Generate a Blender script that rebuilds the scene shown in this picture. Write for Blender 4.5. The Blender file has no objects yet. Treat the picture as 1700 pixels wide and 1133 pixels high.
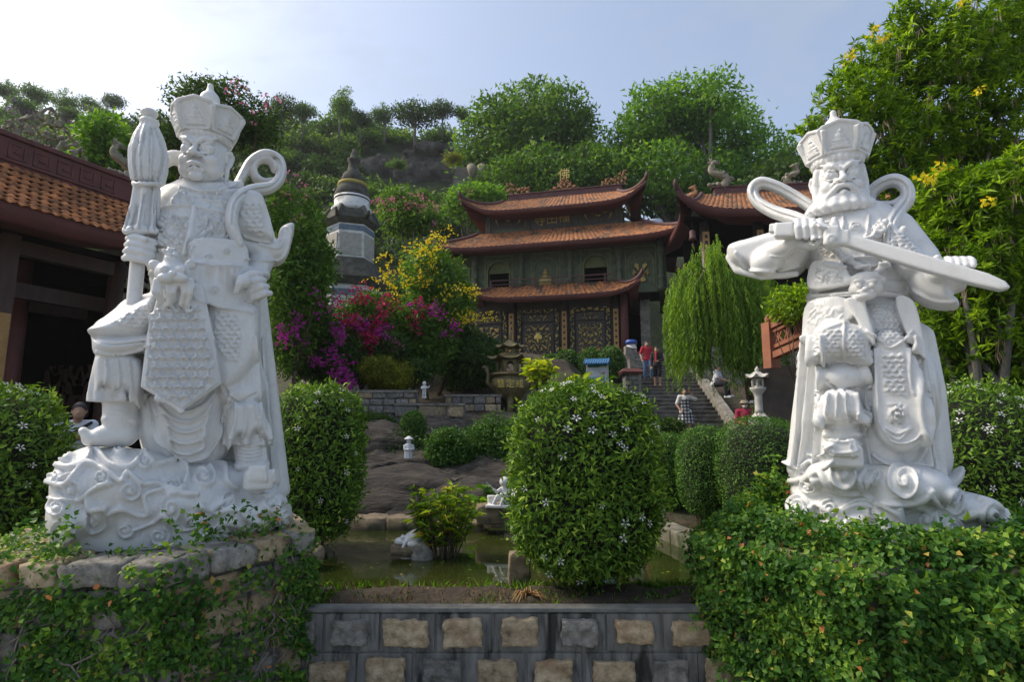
import bpy, bmesh, math, random
import numpy as np
from mathutils import Vector, Matrix, Euler
import openvdb as vdb

SC = bpy.context.scene
COL = SC.collection
PI = math.pi
# ------------------------------------------------------------------ camera
FPX = 944.4
PITCH = math.radians(8.0)
CAMZ = 1.7
cam_d = bpy.data.cameras.new('camera')
cam_d.sensor_width = 36.0
cam_d.lens = FPX / 1700 * 36
cam_d.clip_start = 0.05
cam_d.clip_end = 3000
cam = bpy.data.objects.new('camera', cam_d)
COL.objects.link(cam)
cam.location = (0, 0, CAMZ)
cam.rotation_euler = (PI / 2 + PITCH, 0, 0)
SC.camera = cam
# ------------------------------------------------------------------ light
SUN_AZ = math.radians(-76)      # measured from +Y (view direction) towards +X
SUN_EL = math.radians(45)
wd = bpy.data.worlds.new('World')
SC.world = wd
wd.use_nodes = True
_n = wd.node_tree.nodes; _l = wd.node_tree.links
_n.clear()
_out = _n.new('ShaderNodeOutputWorld'); _bg = _n.new('ShaderNodeBackground')
_sky = _n.new('ShaderNodeTexSky'); _sky.sky_type = 'NISHITA'
_sky.sun_disc = False
_sky.sun_elevation = SUN_EL
_sky.sun_rotation = SUN_AZ
_sky.air_density = 1.0
_sky.dust_density = 3.6
_sky.ozone_density = 1.0
_sky.altitude = 0
# thin high cloud: a soft veil mixed over the clear sky by direction
_tc = _n.new('ShaderNodeTexCoord')
_mp = _n.new('ShaderNodeMapping'); _mp.inputs['Scale'].default_value = (1.0, 1.0, 2.6)
_mp.inputs['Rotation'].default_value = (0.0, 0.35, 0.5)
_l.new(_tc.outputs['Generated'], _mp.inputs['Vector'])
_nz = _n.new('ShaderNodeTexNoise'); _nz.inputs['Scale'].default_value = 2.1
_nz.inputs['Detail'].default_value = 7; _nz.inputs['Roughness'].default_value = 0.58
_nz.inputs['Distortion'].default_value = 0.5
_l.new(_mp.outputs['Vector'], _nz.inputs['Vector'])
_cr = _n.new('ShaderNodeValToRGB')
_cr.color_ramp.elements[0].position = 0.52; _cr.color_ramp.elements[0].color = (0.30, 0.30, 0.30, 1)
_cr.color_ramp.elements[1].position = 0.74; _cr.color_ramp.elements[1].color = (0.72, 0.72, 0.72, 1)
_l.new(_nz.outputs['Fac'], _cr.inputs['Fac'])
_mx = _n.new('ShaderNodeMix'); _mx.data_type = 'RGBA'
_l.new(_cr.outputs['Color'], _mx.inputs['Factor'])
_l.new(_sky.outputs['Color'], _mx.inputs['A'])
_mx.inputs['B'].default_value = (2.05, 2.25, 2.5, 1)
_l.new(_mx.outputs['Result'], _bg.inputs['Color'])
_l.new(_bg.outputs['Background'], _out.inputs['Surface'])
_bg.inputs['Strength'].default_value = 0.15
_sun = bpy.data.lights.new('sun', 'SUN')
_sun.energy = 2.0
_sun.angle = math.radians(22)
_sun.color = (1.0, 0.90, 0.74)
sun = bpy.data.objects.new('sun', _sun)
COL.objects.link(sun)
_sd = Vector((math.sin(SUN_AZ) * math.cos(SUN_EL), math.cos(SUN_AZ) * math.cos(SUN_EL), math.sin(SUN_EL)))
sun.rotation_euler = _sd.to_track_quat('Z', 'Y').to_euler()
SC.view_settings.view_transform = 'Standard'
SC.view_settings.look = 'None'
SC.view_settings.gamma = 1.0
SC.view_settings.use_curve_mapping = False
SC.view_settings.exposure = 0.80

# ------------------------------------------------------------------ pixel -> place
_cp, _sp = math.cos(PITCH), math.sin(PITCH)
def ray(px, py):
    x = (px - 850) / FPX; y = (566.5 - py) / FPX
    return (x, _cp - _sp * y, _sp + _cp * y)
def at(px, py, Y):                      # the point of that pixel's ray at distance Y from the camera plane
    r = ray(px, py); t = Y / r[1]
    return Vector((r[0] * t, Y, CAMZ + r[2] * t))
def onz(px, py, z):                     # the point of that pixel's ray at height z
    r = ray(px, py); t = (z - CAMZ) / r[2]
    return Vector((r[0] * t, r[1] * t, z))
def to_px(v):                           # (N,3) world -> pixels
    v = np.asarray(v, float)
    y = v[:, 1]; z = v[:, 2] - CAMZ
    d = y * _cp + z * _sp
    u = -y * _sp + z * _cp
    return np.stack([850 + FPX * v[:, 0] / d, 566.5 - FPX * u / d], 1)
def mpp(px, py, Y):                     # metres per pixel there
    return (at(px + 1, py, Y) - at(px, py, Y)).length

# ------------------------------------------------------------------ object helpers
def link(o, parent=None):
    COL.objects.link(o)
    if parent is not None:
        o.parent = parent
    return o
def tag(o, label, cat=None, group=None, kind=None):
    if label: o['label'] = label
    if cat: o['category'] = cat
    if group: o['group'] = group
    if kind: o['kind'] = kind
    return o
def thing(name, label, cat, loc=(0, 0, 0), rz=0.0, group=None):
    o = bpy.data.objects.new(name, None)
    o.empty_display_size = 0.1
    COL.objects.link(o)
    o.location = loc; o.rotation_euler = (0, 0, rz)
    return tag(o, label, cat, group)
def structure(o):
    o['kind'] = 'structure'; return o
def copy_tree(o, parent=None):
    c = o.copy(); COL.objects.link(c)
    c.parent = parent
    for ch in list(o.children):
        copy_tree(ch, c)
    return c
def mesh_np(name, verts, faces, mat=None, parent=None, smooth=False, loc=None, tint=None):
    """verts (N,3), faces (M,k) numpy of one arity -> object"""
    verts = np.asarray(verts, np.float32); faces = np.asarray(faces, np.int32)
    me = bpy.data.meshes.new(name)
    M, k = faces.shape
    me.vertices.add(len(verts)); me.loops.add(M * k); me.polygons.add(M)
    me.vertices.foreach_set('co', verts.ravel())
    me.loops.foreach_set('vertex_index', faces.ravel())
    me.polygons.foreach_set('loop_start', np.arange(0, M * k, k, dtype=np.int32))
    me.polygons.foreach_set('loop_total', np.full(M, k, np.int32))
    if smooth:
        me.polygons.foreach_set('use_smooth', np.ones(M, bool))
    if tint is not None:
        a = me.attributes.new('tint', 'FLOAT', 'FACE')
        a.data.foreach_set('value', np.asarray(tint, np.float32))
    me.update(calc_edges=True)
    if mat: me.materials.append(mat)
    o = bpy.data.objects.new(name, me)
    if loc is not None: o.location = loc
    return link(o, parent)
def mesh_py(name, verts, faces, mat=None, parent=None, smooth=False, loc=None):
    me = bpy.data.meshes.new(name)
    me.from_pydata([tuple(v) for v in verts], [], [tuple(f) for f in faces])
    if smooth:
        for p in me.polygons: p.use_smooth = True
    if mat: me.materials.append(mat)
    o = bpy.data.objects.new(name, me)
    if loc is not None: o.location = loc
    return link(o, parent)

class MB:
    """collects simple solids that form ONE part"""
    def __init__(s): s.v = []; s.f = []; s.sm = []
    def add(s, vs, fs, smooth=False):
        n = len(s.v); s.v += [tuple(v) for v in vs]; s.f += [tuple(i + n for i in f) for f in fs]; s.sm += [smooth] * len(fs); return s
    def box(s, c, d, rz=0.0, M=None):
        x, y, z = d[0] / 2, d[1] / 2, d[2] / 2
        vs = [Vector((a * x, b * y, e * z)) for a in (-1, 1) for b in (-1, 1) for e in (-1, 1)]
        if rz:
            R = Matrix.Rotation(rz, 3, 'Z'); vs = [R @ v for v in vs]
        if M is not None: vs = [M @ v for v in vs]
        vs = [v + Vector(c) for v in vs]
        return s.add(vs, [(0, 1, 3, 2), (4, 6, 7, 5), (0, 4, 5, 1), (2, 3, 7, 6), (0, 2, 6, 4), (1, 5, 7, 3)])
    def b2(s, a, b):
        return s.box([(a[i] + b[i]) / 2 for i in range(3)], [abs(b[i] - a[i]) for i in range(3)])
    def lathe(s, prof, c=(0, 0, 0), n=16, smooth=True, sx=1, sy=1, ph=0.0, cap=True):
        vs = []; fs = []
        for r, z in prof:
            for i in range(n):
                a = 2 * PI * i / n + ph
                vs.append((c[0] + sx * r * math.cos(a), c[1] + sy * r * math.sin(a), c[2] + z))
        m = len(prof)
        for j in range(m - 1):
            for i in range(n):
                k = (i + 1) % n
                fs.append((j * n + i, j * n + k, (j + 1) * n + k, (j + 1) * n + i))
        if cap:
            fs.append(tuple(reversed(range(n)))); fs.append(tuple((m - 1) * n + i for i in range(n)))
        return s.add(vs, fs, smooth)
    def tube(s, pts, r, n=8, smooth=True, flat=None):
        """swept tube; r number or list"""
        P = [Vector(p) for p in pts]; m = len(P)
        rs = r if isinstance(r, (list, tuple)) else [r] * m
        vs = []; fs = []
        t0 = (P[1] - P[0]).normalized()
        up = Vector((0, 0, 1)) if abs(t0.z) < 0.9 else Vector((0, 1, 0))
        u = t0.cross(up).normalized()
        for j in range(m):
            t = (P[min(j + 1, m - 1)] - P[max(j - 1, 0)])
            if t.length < 1e-9: t = t0.copy()
            t.normalize()
            u = (u - t * u.dot(t))
            if u.length < 1e-6: u = t.orthogonal()
            u.normalize(); w = t.cross(u)
            for i in range(n):
                a = 2 * PI * i / n
                vs.append(P[j] + u * (rs[j] * math.cos(a)) + w * (rs[j] * math.sin(a) * (flat or 1)))
        for j in range(m - 1):
            for i in range(n):
                k = (i + 1) % n
                fs.append((j * n + i, j * n + k, (j + 1) * n + k, (j + 1) * n + i))
        fs.append(tuple(reversed(range(n)))); fs.append(tuple((m - 1) * n + i for i in range(n)))
        return s.add(vs, fs, smooth)
    def ball(s, c, r, n=10, m=7):
        prof = [(math.sin(PI * j / m), -math.cos(PI * j / m)) for j in range(m + 1)]
        rx, ry, rz = r if isinstance(r, (tuple, list)) else (r, r, r)
        prof[0] = (0.02, -1); prof[-1] = (0.02, 1)
        return s.lathe([(p[0], p[1] * rz) for p in prof], c, n, True, rx, ry)
    def prism(s, outline, y0, y1, M=None, smooth=False):
        """outline of (x,z) extruded along y from y0 to y1"""
        n = len(outline)
        vs = [Vector((p[0], y0, p[1])) for p in outline] + [Vector((p[0], y1, p[1])) for p in outline]
        if M is not None: vs = [M @ v for v in vs]
        fs = [tuple(range(n)), tuple(reversed(range(n, 2 * n)))] + [(i, i + n, (i + 1) % n + n, (i + 1) % n) for i in range(n)]
        return s.add(vs, fs, smooth)
    def build(s, name, mat, parent=None, loc=None, bevel=0.0, rz=0.0):
        me = bpy.data.meshes.new(name)
        me.from_pydata(s.v, [], s.f)
        me.polygons.foreach_set('use_smooth', s.sm)
        bm = bmesh.new(); bm.from_mesh(me)
        bmesh.ops.recalc_face_normals(bm, faces=bm.faces)
        bm.to_mesh(me); bm.free()
        if mat: me.materials.append(mat)
        o = bpy.data.objects.new(name, me)
        if loc is not None: o.location = loc
        if rz: o.rotation_euler.z = rz
        if bevel:
            b = o.modifiers.new('bevel', 'BEVEL'); b.width = bevel; b.segments = 2; b.limit_method = 'ANGLE'
        return link(o, parent)

# ------------------------------------------------------------------ materials
def _newmat(name):
    m = bpy.data.materials.new(name); m.use_nodes = True
    nt = m.node_tree; nt.nodes.clear()
    o = nt.nodes.new('ShaderNodeOutputMaterial')
    return m, nt, o
def _noise(nt, vec, scale, detail=6, rough=0.6, dist=0.0):
    n = nt.nodes.new('ShaderNodeTexNoise')
    n.inputs['Scale'].default_value = scale; n.inputs['Detail'].default_value = detail
    n.inputs['Roughness'].default_value = rough; n.inputs['Distortion'].default_value = dist
    nt.links.new(vec, n.inputs['Vector'])
    return n
def _ramp(nt, fac, stops):
    r = nt.nodes.new('ShaderNodeValToRGB'); e = r.color_ramp.elements
    e[0].position, e[0].color = stops[0][0], (*stops[0][1], 1)
    e[1].position, e[1].color = stops[-1][0], (*stops[-1][1], 1)
    for p, c in stops[1:-1]:
        x = e.new(p); x.color = (*c, 1)
    nt.links.new(fac, r.inputs['Fac'])
    return r
def _mixc(nt, fac, a, b, mode='MIX'):
    m = nt.nodes.new('ShaderNodeMix'); m.data_type = 'RGBA'; m.blend_type = mode
    for s, v in (('Factor', fac), ('A', a), ('B', b)):
        if isinstance(v, (int, float)): m.inputs[s].default_value = v
        elif isinstance(v, tuple): m.inputs[s].default_value = (*v, 1)
        else: nt.links.new(v, m.inputs[s])
    return m.outputs['Result']
def surf(name, stops, scale=6.0, rough=0.8, bump=0.3, bscale=30.0, bdist=0.02, detail=8, stain=None, sscale=1.5, metal=0.0, spec=0.5, stretch=(1, 1, 1), sss=0.0, dist=0.0, perobj=0.0):
    """generic surface: noise ramp + optional shaped stains + bump"""
    m, nt, out = _newmat(name)
    tc = nt.nodes.new('ShaderNodeTexCoord')
    mp = nt.nodes.new('ShaderNodeMapping'); mp.inputs['Scale'].default_value = stretch
    nt.links.new(tc.outputs['Object'], mp.inputs['Vector'])
    vec = mp.outputs['Vector']
    if perobj:
        oi = nt.nodes.new('ShaderNodeObjectInfo')
        va = nt.nodes.new('ShaderNodeVectorMath'); va.operation = 'SCALE'
        va.inputs[0].default_value = (37, 53, 71); nt.links.new(oi.outputs['Random'], va.inputs['Scale'])
        vb = nt.nodes.new('ShaderNodeVectorMath'); vb.operation = 'ADD'
        nt.links.new(vec, vb.inputs[0]); nt.links.new(va.outputs['Vector'], vb.inputs[1])
        vec = vb.outputs['Vector']
    n1 = _noise(nt, vec, scale, detail, 0.6, dist)
    col = _ramp(nt, n1.outputs['Fac'], stops).outputs['Color']
    if perobj:
        hs = nt.nodes.new('ShaderNodeHueSaturation')
        mr = nt.nodes.new('ShaderNodeMapRange'); mr.inputs['To Min'].default_value = 1 - perobj; mr.inputs['To Max'].default_value = 1 + perobj
        nt.links.new(oi.outputs['Random'], mr.inputs['Value']); nt.links.new(mr.outputs['Result'], hs.inputs['Value'])
        nt.links.new(col, hs.inputs['Color']); col = hs.outputs['Color']
    if stain:
        n2 = _noise(nt, vec, sscale, 7, 0.65, 0.4)
        r2 = _ramp(nt, n2.outputs['Fac'], [(stain[1], (0, 0, 0)), (stain[2], (1, 1, 1))])
        col = _mixc(nt, r2.outputs['Color'], col, stain[0])
    b = nt.nodes.new('ShaderNodeBsdfPrincipled')
    nt.links.new(col, b.inputs['Base Color'])
    b.inputs['Roughness'].default_value = rough; b.inputs['Metallic'].default_value = metal
    b.inputs['Specular IOR Level'].default_value = spec
    if sss:
        b.inputs['Subsurface Weight'].default_value = sss; b.inputs['Subsurface Radius'].default_value = (0.03, 0.025, 0.02); b.inputs['Subsurface Scale'].default_value = 0.3
    if bump:
        n3 = _noise(nt, vec, bscale, 8, 0.65)
        bp = nt.nodes.new('ShaderNodeBump'); bp.inputs['Strength'].default_value = bump; bp.inputs['Distance'].default_value = bdist
        nt.links.new(n3.outputs['Fac'], bp.inputs['Height']); nt.links.new(bp.outputs['Normal'], b.inputs['Normal'])
    nt.links.new(b.outputs['BSDF'], out.inputs['Surface'])
    return m
def leafmat(name, stops, trans=0.35, rough=0.45, spec=0.4, tcol=None):
    """leaf: colour by the per-leaf tint attribute, light passes through"""
    m, nt, out = _newmat(name)
    at_ = nt.nodes.new('ShaderNodeAttribute'); at_.attribute_name = 'tint'
    col = _ramp(nt, at_.outputs['Fac'], stops).outputs['Color']
    b = nt.nodes.new('ShaderNodeBsdfPrincipled')
    nt.links.new(col, b.inputs['Base Color']); b.inputs['Roughness'].default_value = rough
    b.inputs['Specular IOR Level'].default_value = spec
    t = nt.nodes.new('ShaderNodeBsdfTranslucent')
    tc = _mixc(nt, 1.0, col, tcol or (1.5, 1.5, 0.6), 'MULTIPLY')
    nt.links.new(tc, t.inputs['Color'])
    mx = nt.nodes.new('ShaderNodeMixShader'); mx.inputs['Fac'].default_value = trans
    nt.links.new(b.outputs['BSDF'], mx.inputs[1]); nt.links.new(t.outputs['BSDF'], mx.inputs[2])
    nt.links.new(mx.outputs['Shader'], out.inputs['Surface'])
    return m

# ------------------------------------------------------------------ leaves
def unit(v):
    return v / np.maximum(np.linalg.norm(v, axis=-1, keepdims=True), 1e-9)
def leaf_geo(pos, axis, nrm, length, width, kind='q', droop=0.15, fold=0.25):
    """pos,axis,nrm (N,3). kind 'd': flat diamond (1 quad); 'q': folded leaf (2 quads, 6 verts)"""
    N = len(pos)
    axis = unit(axis); side = unit(np.cross(axis, nrm)); nr = np.cross(side, axis)
    L = np.broadcast_to(np.asarray(length, float), (N,))[:, None]; W = np.broadcast_to(np.asarray(width, float), (N,))[:, None]
    if kind == 'd':
        v = np.stack([pos, pos + axis * L * .45 + side * W * .5, pos + axis * L - nr * L * droop, pos + axis * L * .45 - side * W * .5], 1)
        f = np.arange(N * 4).reshape(N, 4)
        return v.reshape(-1, 3), f, 1
    if kind == 't':                         # far foliage: one triangle a leaf
        v = np.stack([pos + side * W * .62, pos + axis * L * 1.15 - nr * L * droop, pos - side * W * .62], 1)
        return v.reshape(-1, 3), np.arange(N * 3).reshape(N, 3), 1
    up = nr * (W * fold)
    b = pos; t = pos + axis * L - nr * (L * droop)
    l = pos + axis * L * .42 + side * W * .5 + up; r = pos + axis * L * .42 - side * W * .5 + up
    m1 = pos + axis * L * .02; m2 = pos + axis * L * .97 - nr * (L * droop * .9)
    v = np.stack([b, l, t, r], 1).reshape(-1, 3)
    i = np.arange(N)[:, None] * 4
    f = np.concatenate([i + np.array([[0, 1, 2]]), i + np.array([[0, 2, 3]])], 1).reshape(-1, 3)
    return v, f, 2
def leaf_obj(name, pos, axis, nrm, length, width, mat, parent=None, kind='d', tint=None, rng=None, droop=0.15, fold=0.3, loc=None):
    v, f, k = leaf_geo(pos, axis, nrm, length, width, kind, droop, fold)
    if tint is None: tint = (rng or np.random.default_rng(1)).random(len(pos))
    return mesh_np(name, v, f, mat, parent, tint=np.repeat(tint, k), loc=loc)
def rnd_dir(rng, n):
    return unit(rng.normal(size=(n, 3)))
# ------------------------------------------------------------------ solid sculpting on a distance grid
class Sculpt:
    def __init__(s, lo, hi, h):
        s.lo = np.array(lo, float); s.h = h
        s.n = np.ceil((np.array(hi, float) - s.lo) / h).astype(int) + 1
        s.ax = [(s.lo[i] + h * np.arange(s.n[i])).astype(np.float32) for i in range(3)]
        s.d = np.full(s.n, 1.0, np.float32)
    def win(s, lo, hi, m=0.0):
        sl = []
        for i in range(3):
            a = int(np.floor((lo[i] - m - s.lo[i]) / s.h)); b = int(np.ceil((hi[i] + m - s.lo[i]) / s.h)) + 1
            sl.append(slice(max(a, 0), min(max(b, 1), s.n[i])))
        X = s.ax[0][sl[0]][:, None, None]; Y = s.ax[1][sl[1]][None, :, None]; Z = s.ax[2][sl[2]][None, None, :]
        return tuple(sl), X, Y, Z
    def put(s, sl, d, k, cut=False):
        a = s.d[sl]
        if a.size == 0: return
        d = np.broadcast_to(d, a.shape).astype(np.float32)
        if cut:
            d = -d
            if k > 0:
                h = np.clip(0.5 - 0.5 * (d - a) / k, 0, 1); r = a + (d - a) * (1 - h) + k * h * (1 - h)
                r = np.maximum(np.maximum(a, d), r)
            else: r = np.maximum(a, d)
        else:
            if k > 0:
                h = np.clip(0.5 + 0.5 * (a - d) / k, 0, 1); r = a * (1 - h) + d * h - k * h * (1 - h)
            else: r = np.minimum(a, d)
        s.d[sl] = r
    def chain(s, pts, rad, k=0.02, cut=False, ys=1.0, closed=False):
        pts = [np.array(p, float) for p in pts]
        if closed: pts = pts + [pts[0]]
        rad = list(rad) if isinstance(rad, (list, tuple, np.ndarray)) else [rad] * len(pts)
        if closed and len(rad) < len(pts): rad.append(rad[0])
        A = np.array(pts); m = max(rad) * max(ys, 1) + k + 2 * s.h
        sl, X, Y, Z = s.win(A.min(0), A.max(0), m)
        D = None
        for i in range(len(pts) - 1):
            a, b = pts[i], pts[i + 1]; e = b - a
            ex, ey, ez = e[0], e[1] / ys, e[2]; L = ex * ex + ey * ey + ez * ez + 1e-12
            dx, dy, dz = X - a[0], (Y - a[1]) / ys, Z - a[2]
            t = np.clip((dx * ex + dy * ey + dz * ez) / L, 0, 1)
            q = np.sqrt((dx - ex * t) ** 2 + (dy - ey * t) ** 2 + (dz - ez * t) ** 2) - (rad[i] + (rad[i + 1] - rad[i]) * t)
            D = q if D is None else np.minimum(D, q)
        s.put(sl, D, k, cut)
    def ell(s, c, r, k=0.02, R=None, cut=False):
        r = np.array([r] * 3 if np.isscalar(r) else r, float); c = np.array(c, float)
        m = r.max() + k + 2 * s.h
        sl, X, Y, Z = s.win(c - m, c + m)
        p = [X - c[0], Y - c[1], Z - c[2]]
        if R is not None:
            R = np.array(R); p = [R[0, i] * p[0] + R[1, i] * p[1] + R[2, i] * p[2] for i in range(3)]
        k0 = np.sqrt((p[0] / r[0]) ** 2 + (p[1] / r[1]) ** 2 + (p[2] / r[2]) ** 2)
        k1 = np.sqrt((p[0] / r[0] ** 2) ** 2 + (p[1] / r[1] ** 2) ** 2 + (p[2] / r[2] ** 2) ** 2)
        s.put(sl, k0 * (k0 - 1) / np.maximum(k1, 1e-6), k, cut)
    def box(s, c, half, rd=0.01, k=0.0, R=None, cut=False):
        half = np.array(half, float); c = np.array(c, float); m = np.linalg.norm(half) + k + 2 * s.h
        sl, X, Y, Z = s.win(c - m, c + m)
        p = [X - c[0], Y - c[1], Z - c[2]]
        if R is not None:
            R = np.array(R); p = [R[0, i] * p[0] + R[1, i] * p[1] + R[2, i] * p[2] for i in range(3)]
        q = [np.abs(p[i]) - (half[i] - rd) for i in range(3)]
        o = np.sqrt(sum(np.maximum(v, 0) ** 2 for v in q)); i_ = np.minimum(np.maximum(np.maximum(q[0], q[1]), q[2]), 0)
        s.put(sl, o + i_ - rd, k, cut)
    def loft(s, secs, k=0.02, fold=None, cut=False, seed=0):
        """secs: (cx,cy,z,rx,ry) sorted by z; fold=(n,amp_low,amp_high,phase) ripples round it"""
        A = np.array(sorted(secs, key=lambda q: q[2]), float)
        rm = A[:, 3:5].max()
        lo = (A[:, 0].min() - rm, A[:, 1].min() - rm, A[0, 2]); hi = (A[:, 0].max() + rm, A[:, 1].max() + rm, A[-1, 2])
        sl, X, Y, Z = s.win(lo, hi, k + 2 * s.h)
        z = s.ax[2][sl[2]]
        # smooth (cubic-ish) interpolation of sections
        zz = np.clip(z, A[0, 2], A[-1, 2])
        def ip(c):
            f = np.interp(zz, A[:, 2], A[:, c])
            w = max(int(0.03 / s.h), 1)
            if len(f) > 2 * w + 1:
                kern = np.ones(2 * w + 1) / (2 * w + 1); f = np.convolve(np.pad(f, w, mode='edge'), kern, 'valid')
            return f.astype(np.float32)[None, None, :]
        cx, cy, rx, ry = ip(0), ip(1), ip(3), ip(4)
        dx, dy = X - cx, Y - cy
        q = np.sqrt((dx / rx) ** 2 + (dy / ry) ** 2)
        d = (q - 1) * np.minimum(rx, ry) * 0.8
        if fold:
            th = np.arctan2(dy / ry, dx / rx); tz = ((zz - A[0, 2]) / max(A[-1, 2] - A[0, 2], 1e-6)).astype(np.float32)[None, None, :]
            amp = fold[1] + (fold[2] - fold[1]) * tz
            w = np.sin(fold[0] * th + fold[3]) if len(fold) > 4 else np.sin(fold[0] * th + fold[3]) * 0.6 + 0.4 * np.sin(fold[0] * 1.7 * th + fold[3] * 2.3 + 3 * tz)
            d = d - amp * w
        dz = np.maximum(A[0, 2] - Z, Z - A[-1, 2])
        s.put(sl, np.maximum(d, dz), k, cut)
    def plate(s, poly, y0, y1, rd=0.02, k=0.02, pillow=None, cut=False, warp=None):
        """poly: (x,z) outline extruded between depths y0,y1. pillow: edge width over which it swells. warp: f(x,z)->depth shift"""
        P = np.array(poly, float); lo2 = P.min(0); hi2 = P.max(0)
        wy = 0.3 if warp else 0.0
        sl, X, Y, Z = s.win((lo2[0], y0 - wy, lo2[1]), (hi2[0], y1 + wy, hi2[1]), k + 2 * s.h)
        x = X[:, 0, :]; z = Z[:, 0, :]
        x, z = np.broadcast_arrays(x, z)
        d = np.full(x.shape, 1e9, np.float32); sg = np.ones(x.shape, np.float32)
        n = len(P)
        for i in range(n):
            a, b = P[i], P[(i + 1) % n]; e = b - a
            t = np.clip(((x - a[0]) * e[0] + (z - a[1]) * e[1]) / (e @ e + 1e-12), 0, 1)
            d = np.minimum(d, np.hypot(x - a[0] - e[0] * t, z - a[1] - e[1] * t))
            c = ((a[1] <= z) & (b[1] > z)) | ((b[1] <= z) & (a[1] > z))
            if abs(e[1]) > 1e-9:
                xi = a[0] + (z - a[1]) / e[1] * e[0]
                sg = np.where(c & (x < xi), -sg, sg)
        d2 = (d * sg)[:, None, :]
        yc = (y0 + y1) / 2; hd = (y1 - y0) / 2
        yy = Y - yc
        if warp is not None: yy = yy - warp(x, z)[:, None, :]
        yy = np.abs(yy)
        if pillow:
            e = np.clip(-d2 / pillow, 0, 1); half = hd * np.sqrt(np.maximum(1 - (1 - e) ** 2, 0.0))
            D = np.maximum(d2, (yy - half) * 0.75)
        else:
            a = d2 + rd; b = yy - hd + rd
            D = np.sqrt(np.maximum(a, 0) ** 2 + np.maximum(b, 0) ** 2) + np.minimum(np.maximum(a, b), 0) - rd
        s.put(sl, D, k, cut)
    def mesh(s):
        g = vdb.FloatGrid(0.1)
        g.copyFromArray(np.clip(s.d, -4 * s.h, 4 * s.h))
        p, q = g.convertToQuads(0.0)
        v = p * s.h + s.lo
        return v.astype(np.float64), q.astype(np.int64)

def vnormals(v, q):
    n = np.zeros_like(v)
    fn = np.cross(v[q[:, 2]] - v[q[:, 0]], v[q[:, 3]] - v[q[:, 1]])
    for i in range(4): np.add.at(n, q[:, i], fn)
    return unit(n)
def smooth_mesh(v, q, it=1, lam=0.5):
    for _ in range(it):
        acc = np.zeros_like(v); cnt = np.zeros(len(v))
        for a, b in ((0, 1), (1, 2), (2, 3), (3, 0)):
            np.add.at(acc, q[:, a], v[q[:, b]]); np.add.at(acc, q[:, b], v[q[:, a]])
            np.add.at(cnt, q[:, a], 1); np.add.at(cnt, q[:, b], 1)
        v = v + lam * (acc / np.maximum(cnt, 1)[:, None] - v)
    return v

# ------------------------------------------------------------------ carved relief (heights from 2-D drawing coordinates)
def seg_dist(uv, pts, closed=False):
    pts = np.array(pts, float)
    if closed: pts = np.vstack([pts, pts[:1]])
    d = np.full(len(uv), 1e9)
    for i in range(len(pts) - 1):
        a, b = pts[i], pts[i + 1]; e = b - a
        t = np.clip(((uv - a) @ e) / (e @ e + 1e-12), 0, 1)
        d = np.minimum(d, np.hypot(uv[:, 0] - a[0] - e[0] * t, uv[:, 1] - a[1] - e[1] * t))
    return d
def in_poly(uv, P):
    P = np.array(P, float); ins = np.zeros(len(uv), bool); n = len(P)
    for i in range(n):
        a, b = P[i], P[(i + 1) % n]
        c = ((a[1] <= uv[:, 1]) & (b[1] > uv[:, 1])) | ((b[1] <= uv[:, 1]) & (a[1] > uv[:, 1]))
        if abs(b[1] - a[1]) > 1e-9:
            ins ^= c & (uv[:, 0] < a[0] + (uv[:, 1] - a[1]) / (b[1] - a[1]) * (b[0] - a[0]))
    return ins
def spline(pts, n=8, closed=False):
    P = np.array(pts, float); m = len(P); out = []
    rng = range(m if closed else m - 1)
    for i in rng:
        p0 = P[(i - 1) % m] if (closed or i > 0) else P[0]; p1 = P[i % m]; p2 = P[(i + 1) % m]
        p3 = P[(i + 2) % m] if (closed or i + 2 < m) else P[-1]
        for t in np.linspace(0, 1, n, endpoint=False):
            out.append(0.5 * ((2 * p1) + (-p0 + p2) * t + (2 * p0 - 5 * p1 + 4 * p2 - p3) * t * t + (-p0 + 3 * p1 - 3 * p2 + p3) * t ** 3))
    if not closed: out.append(P[-1])
    return np.array(out)
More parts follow.
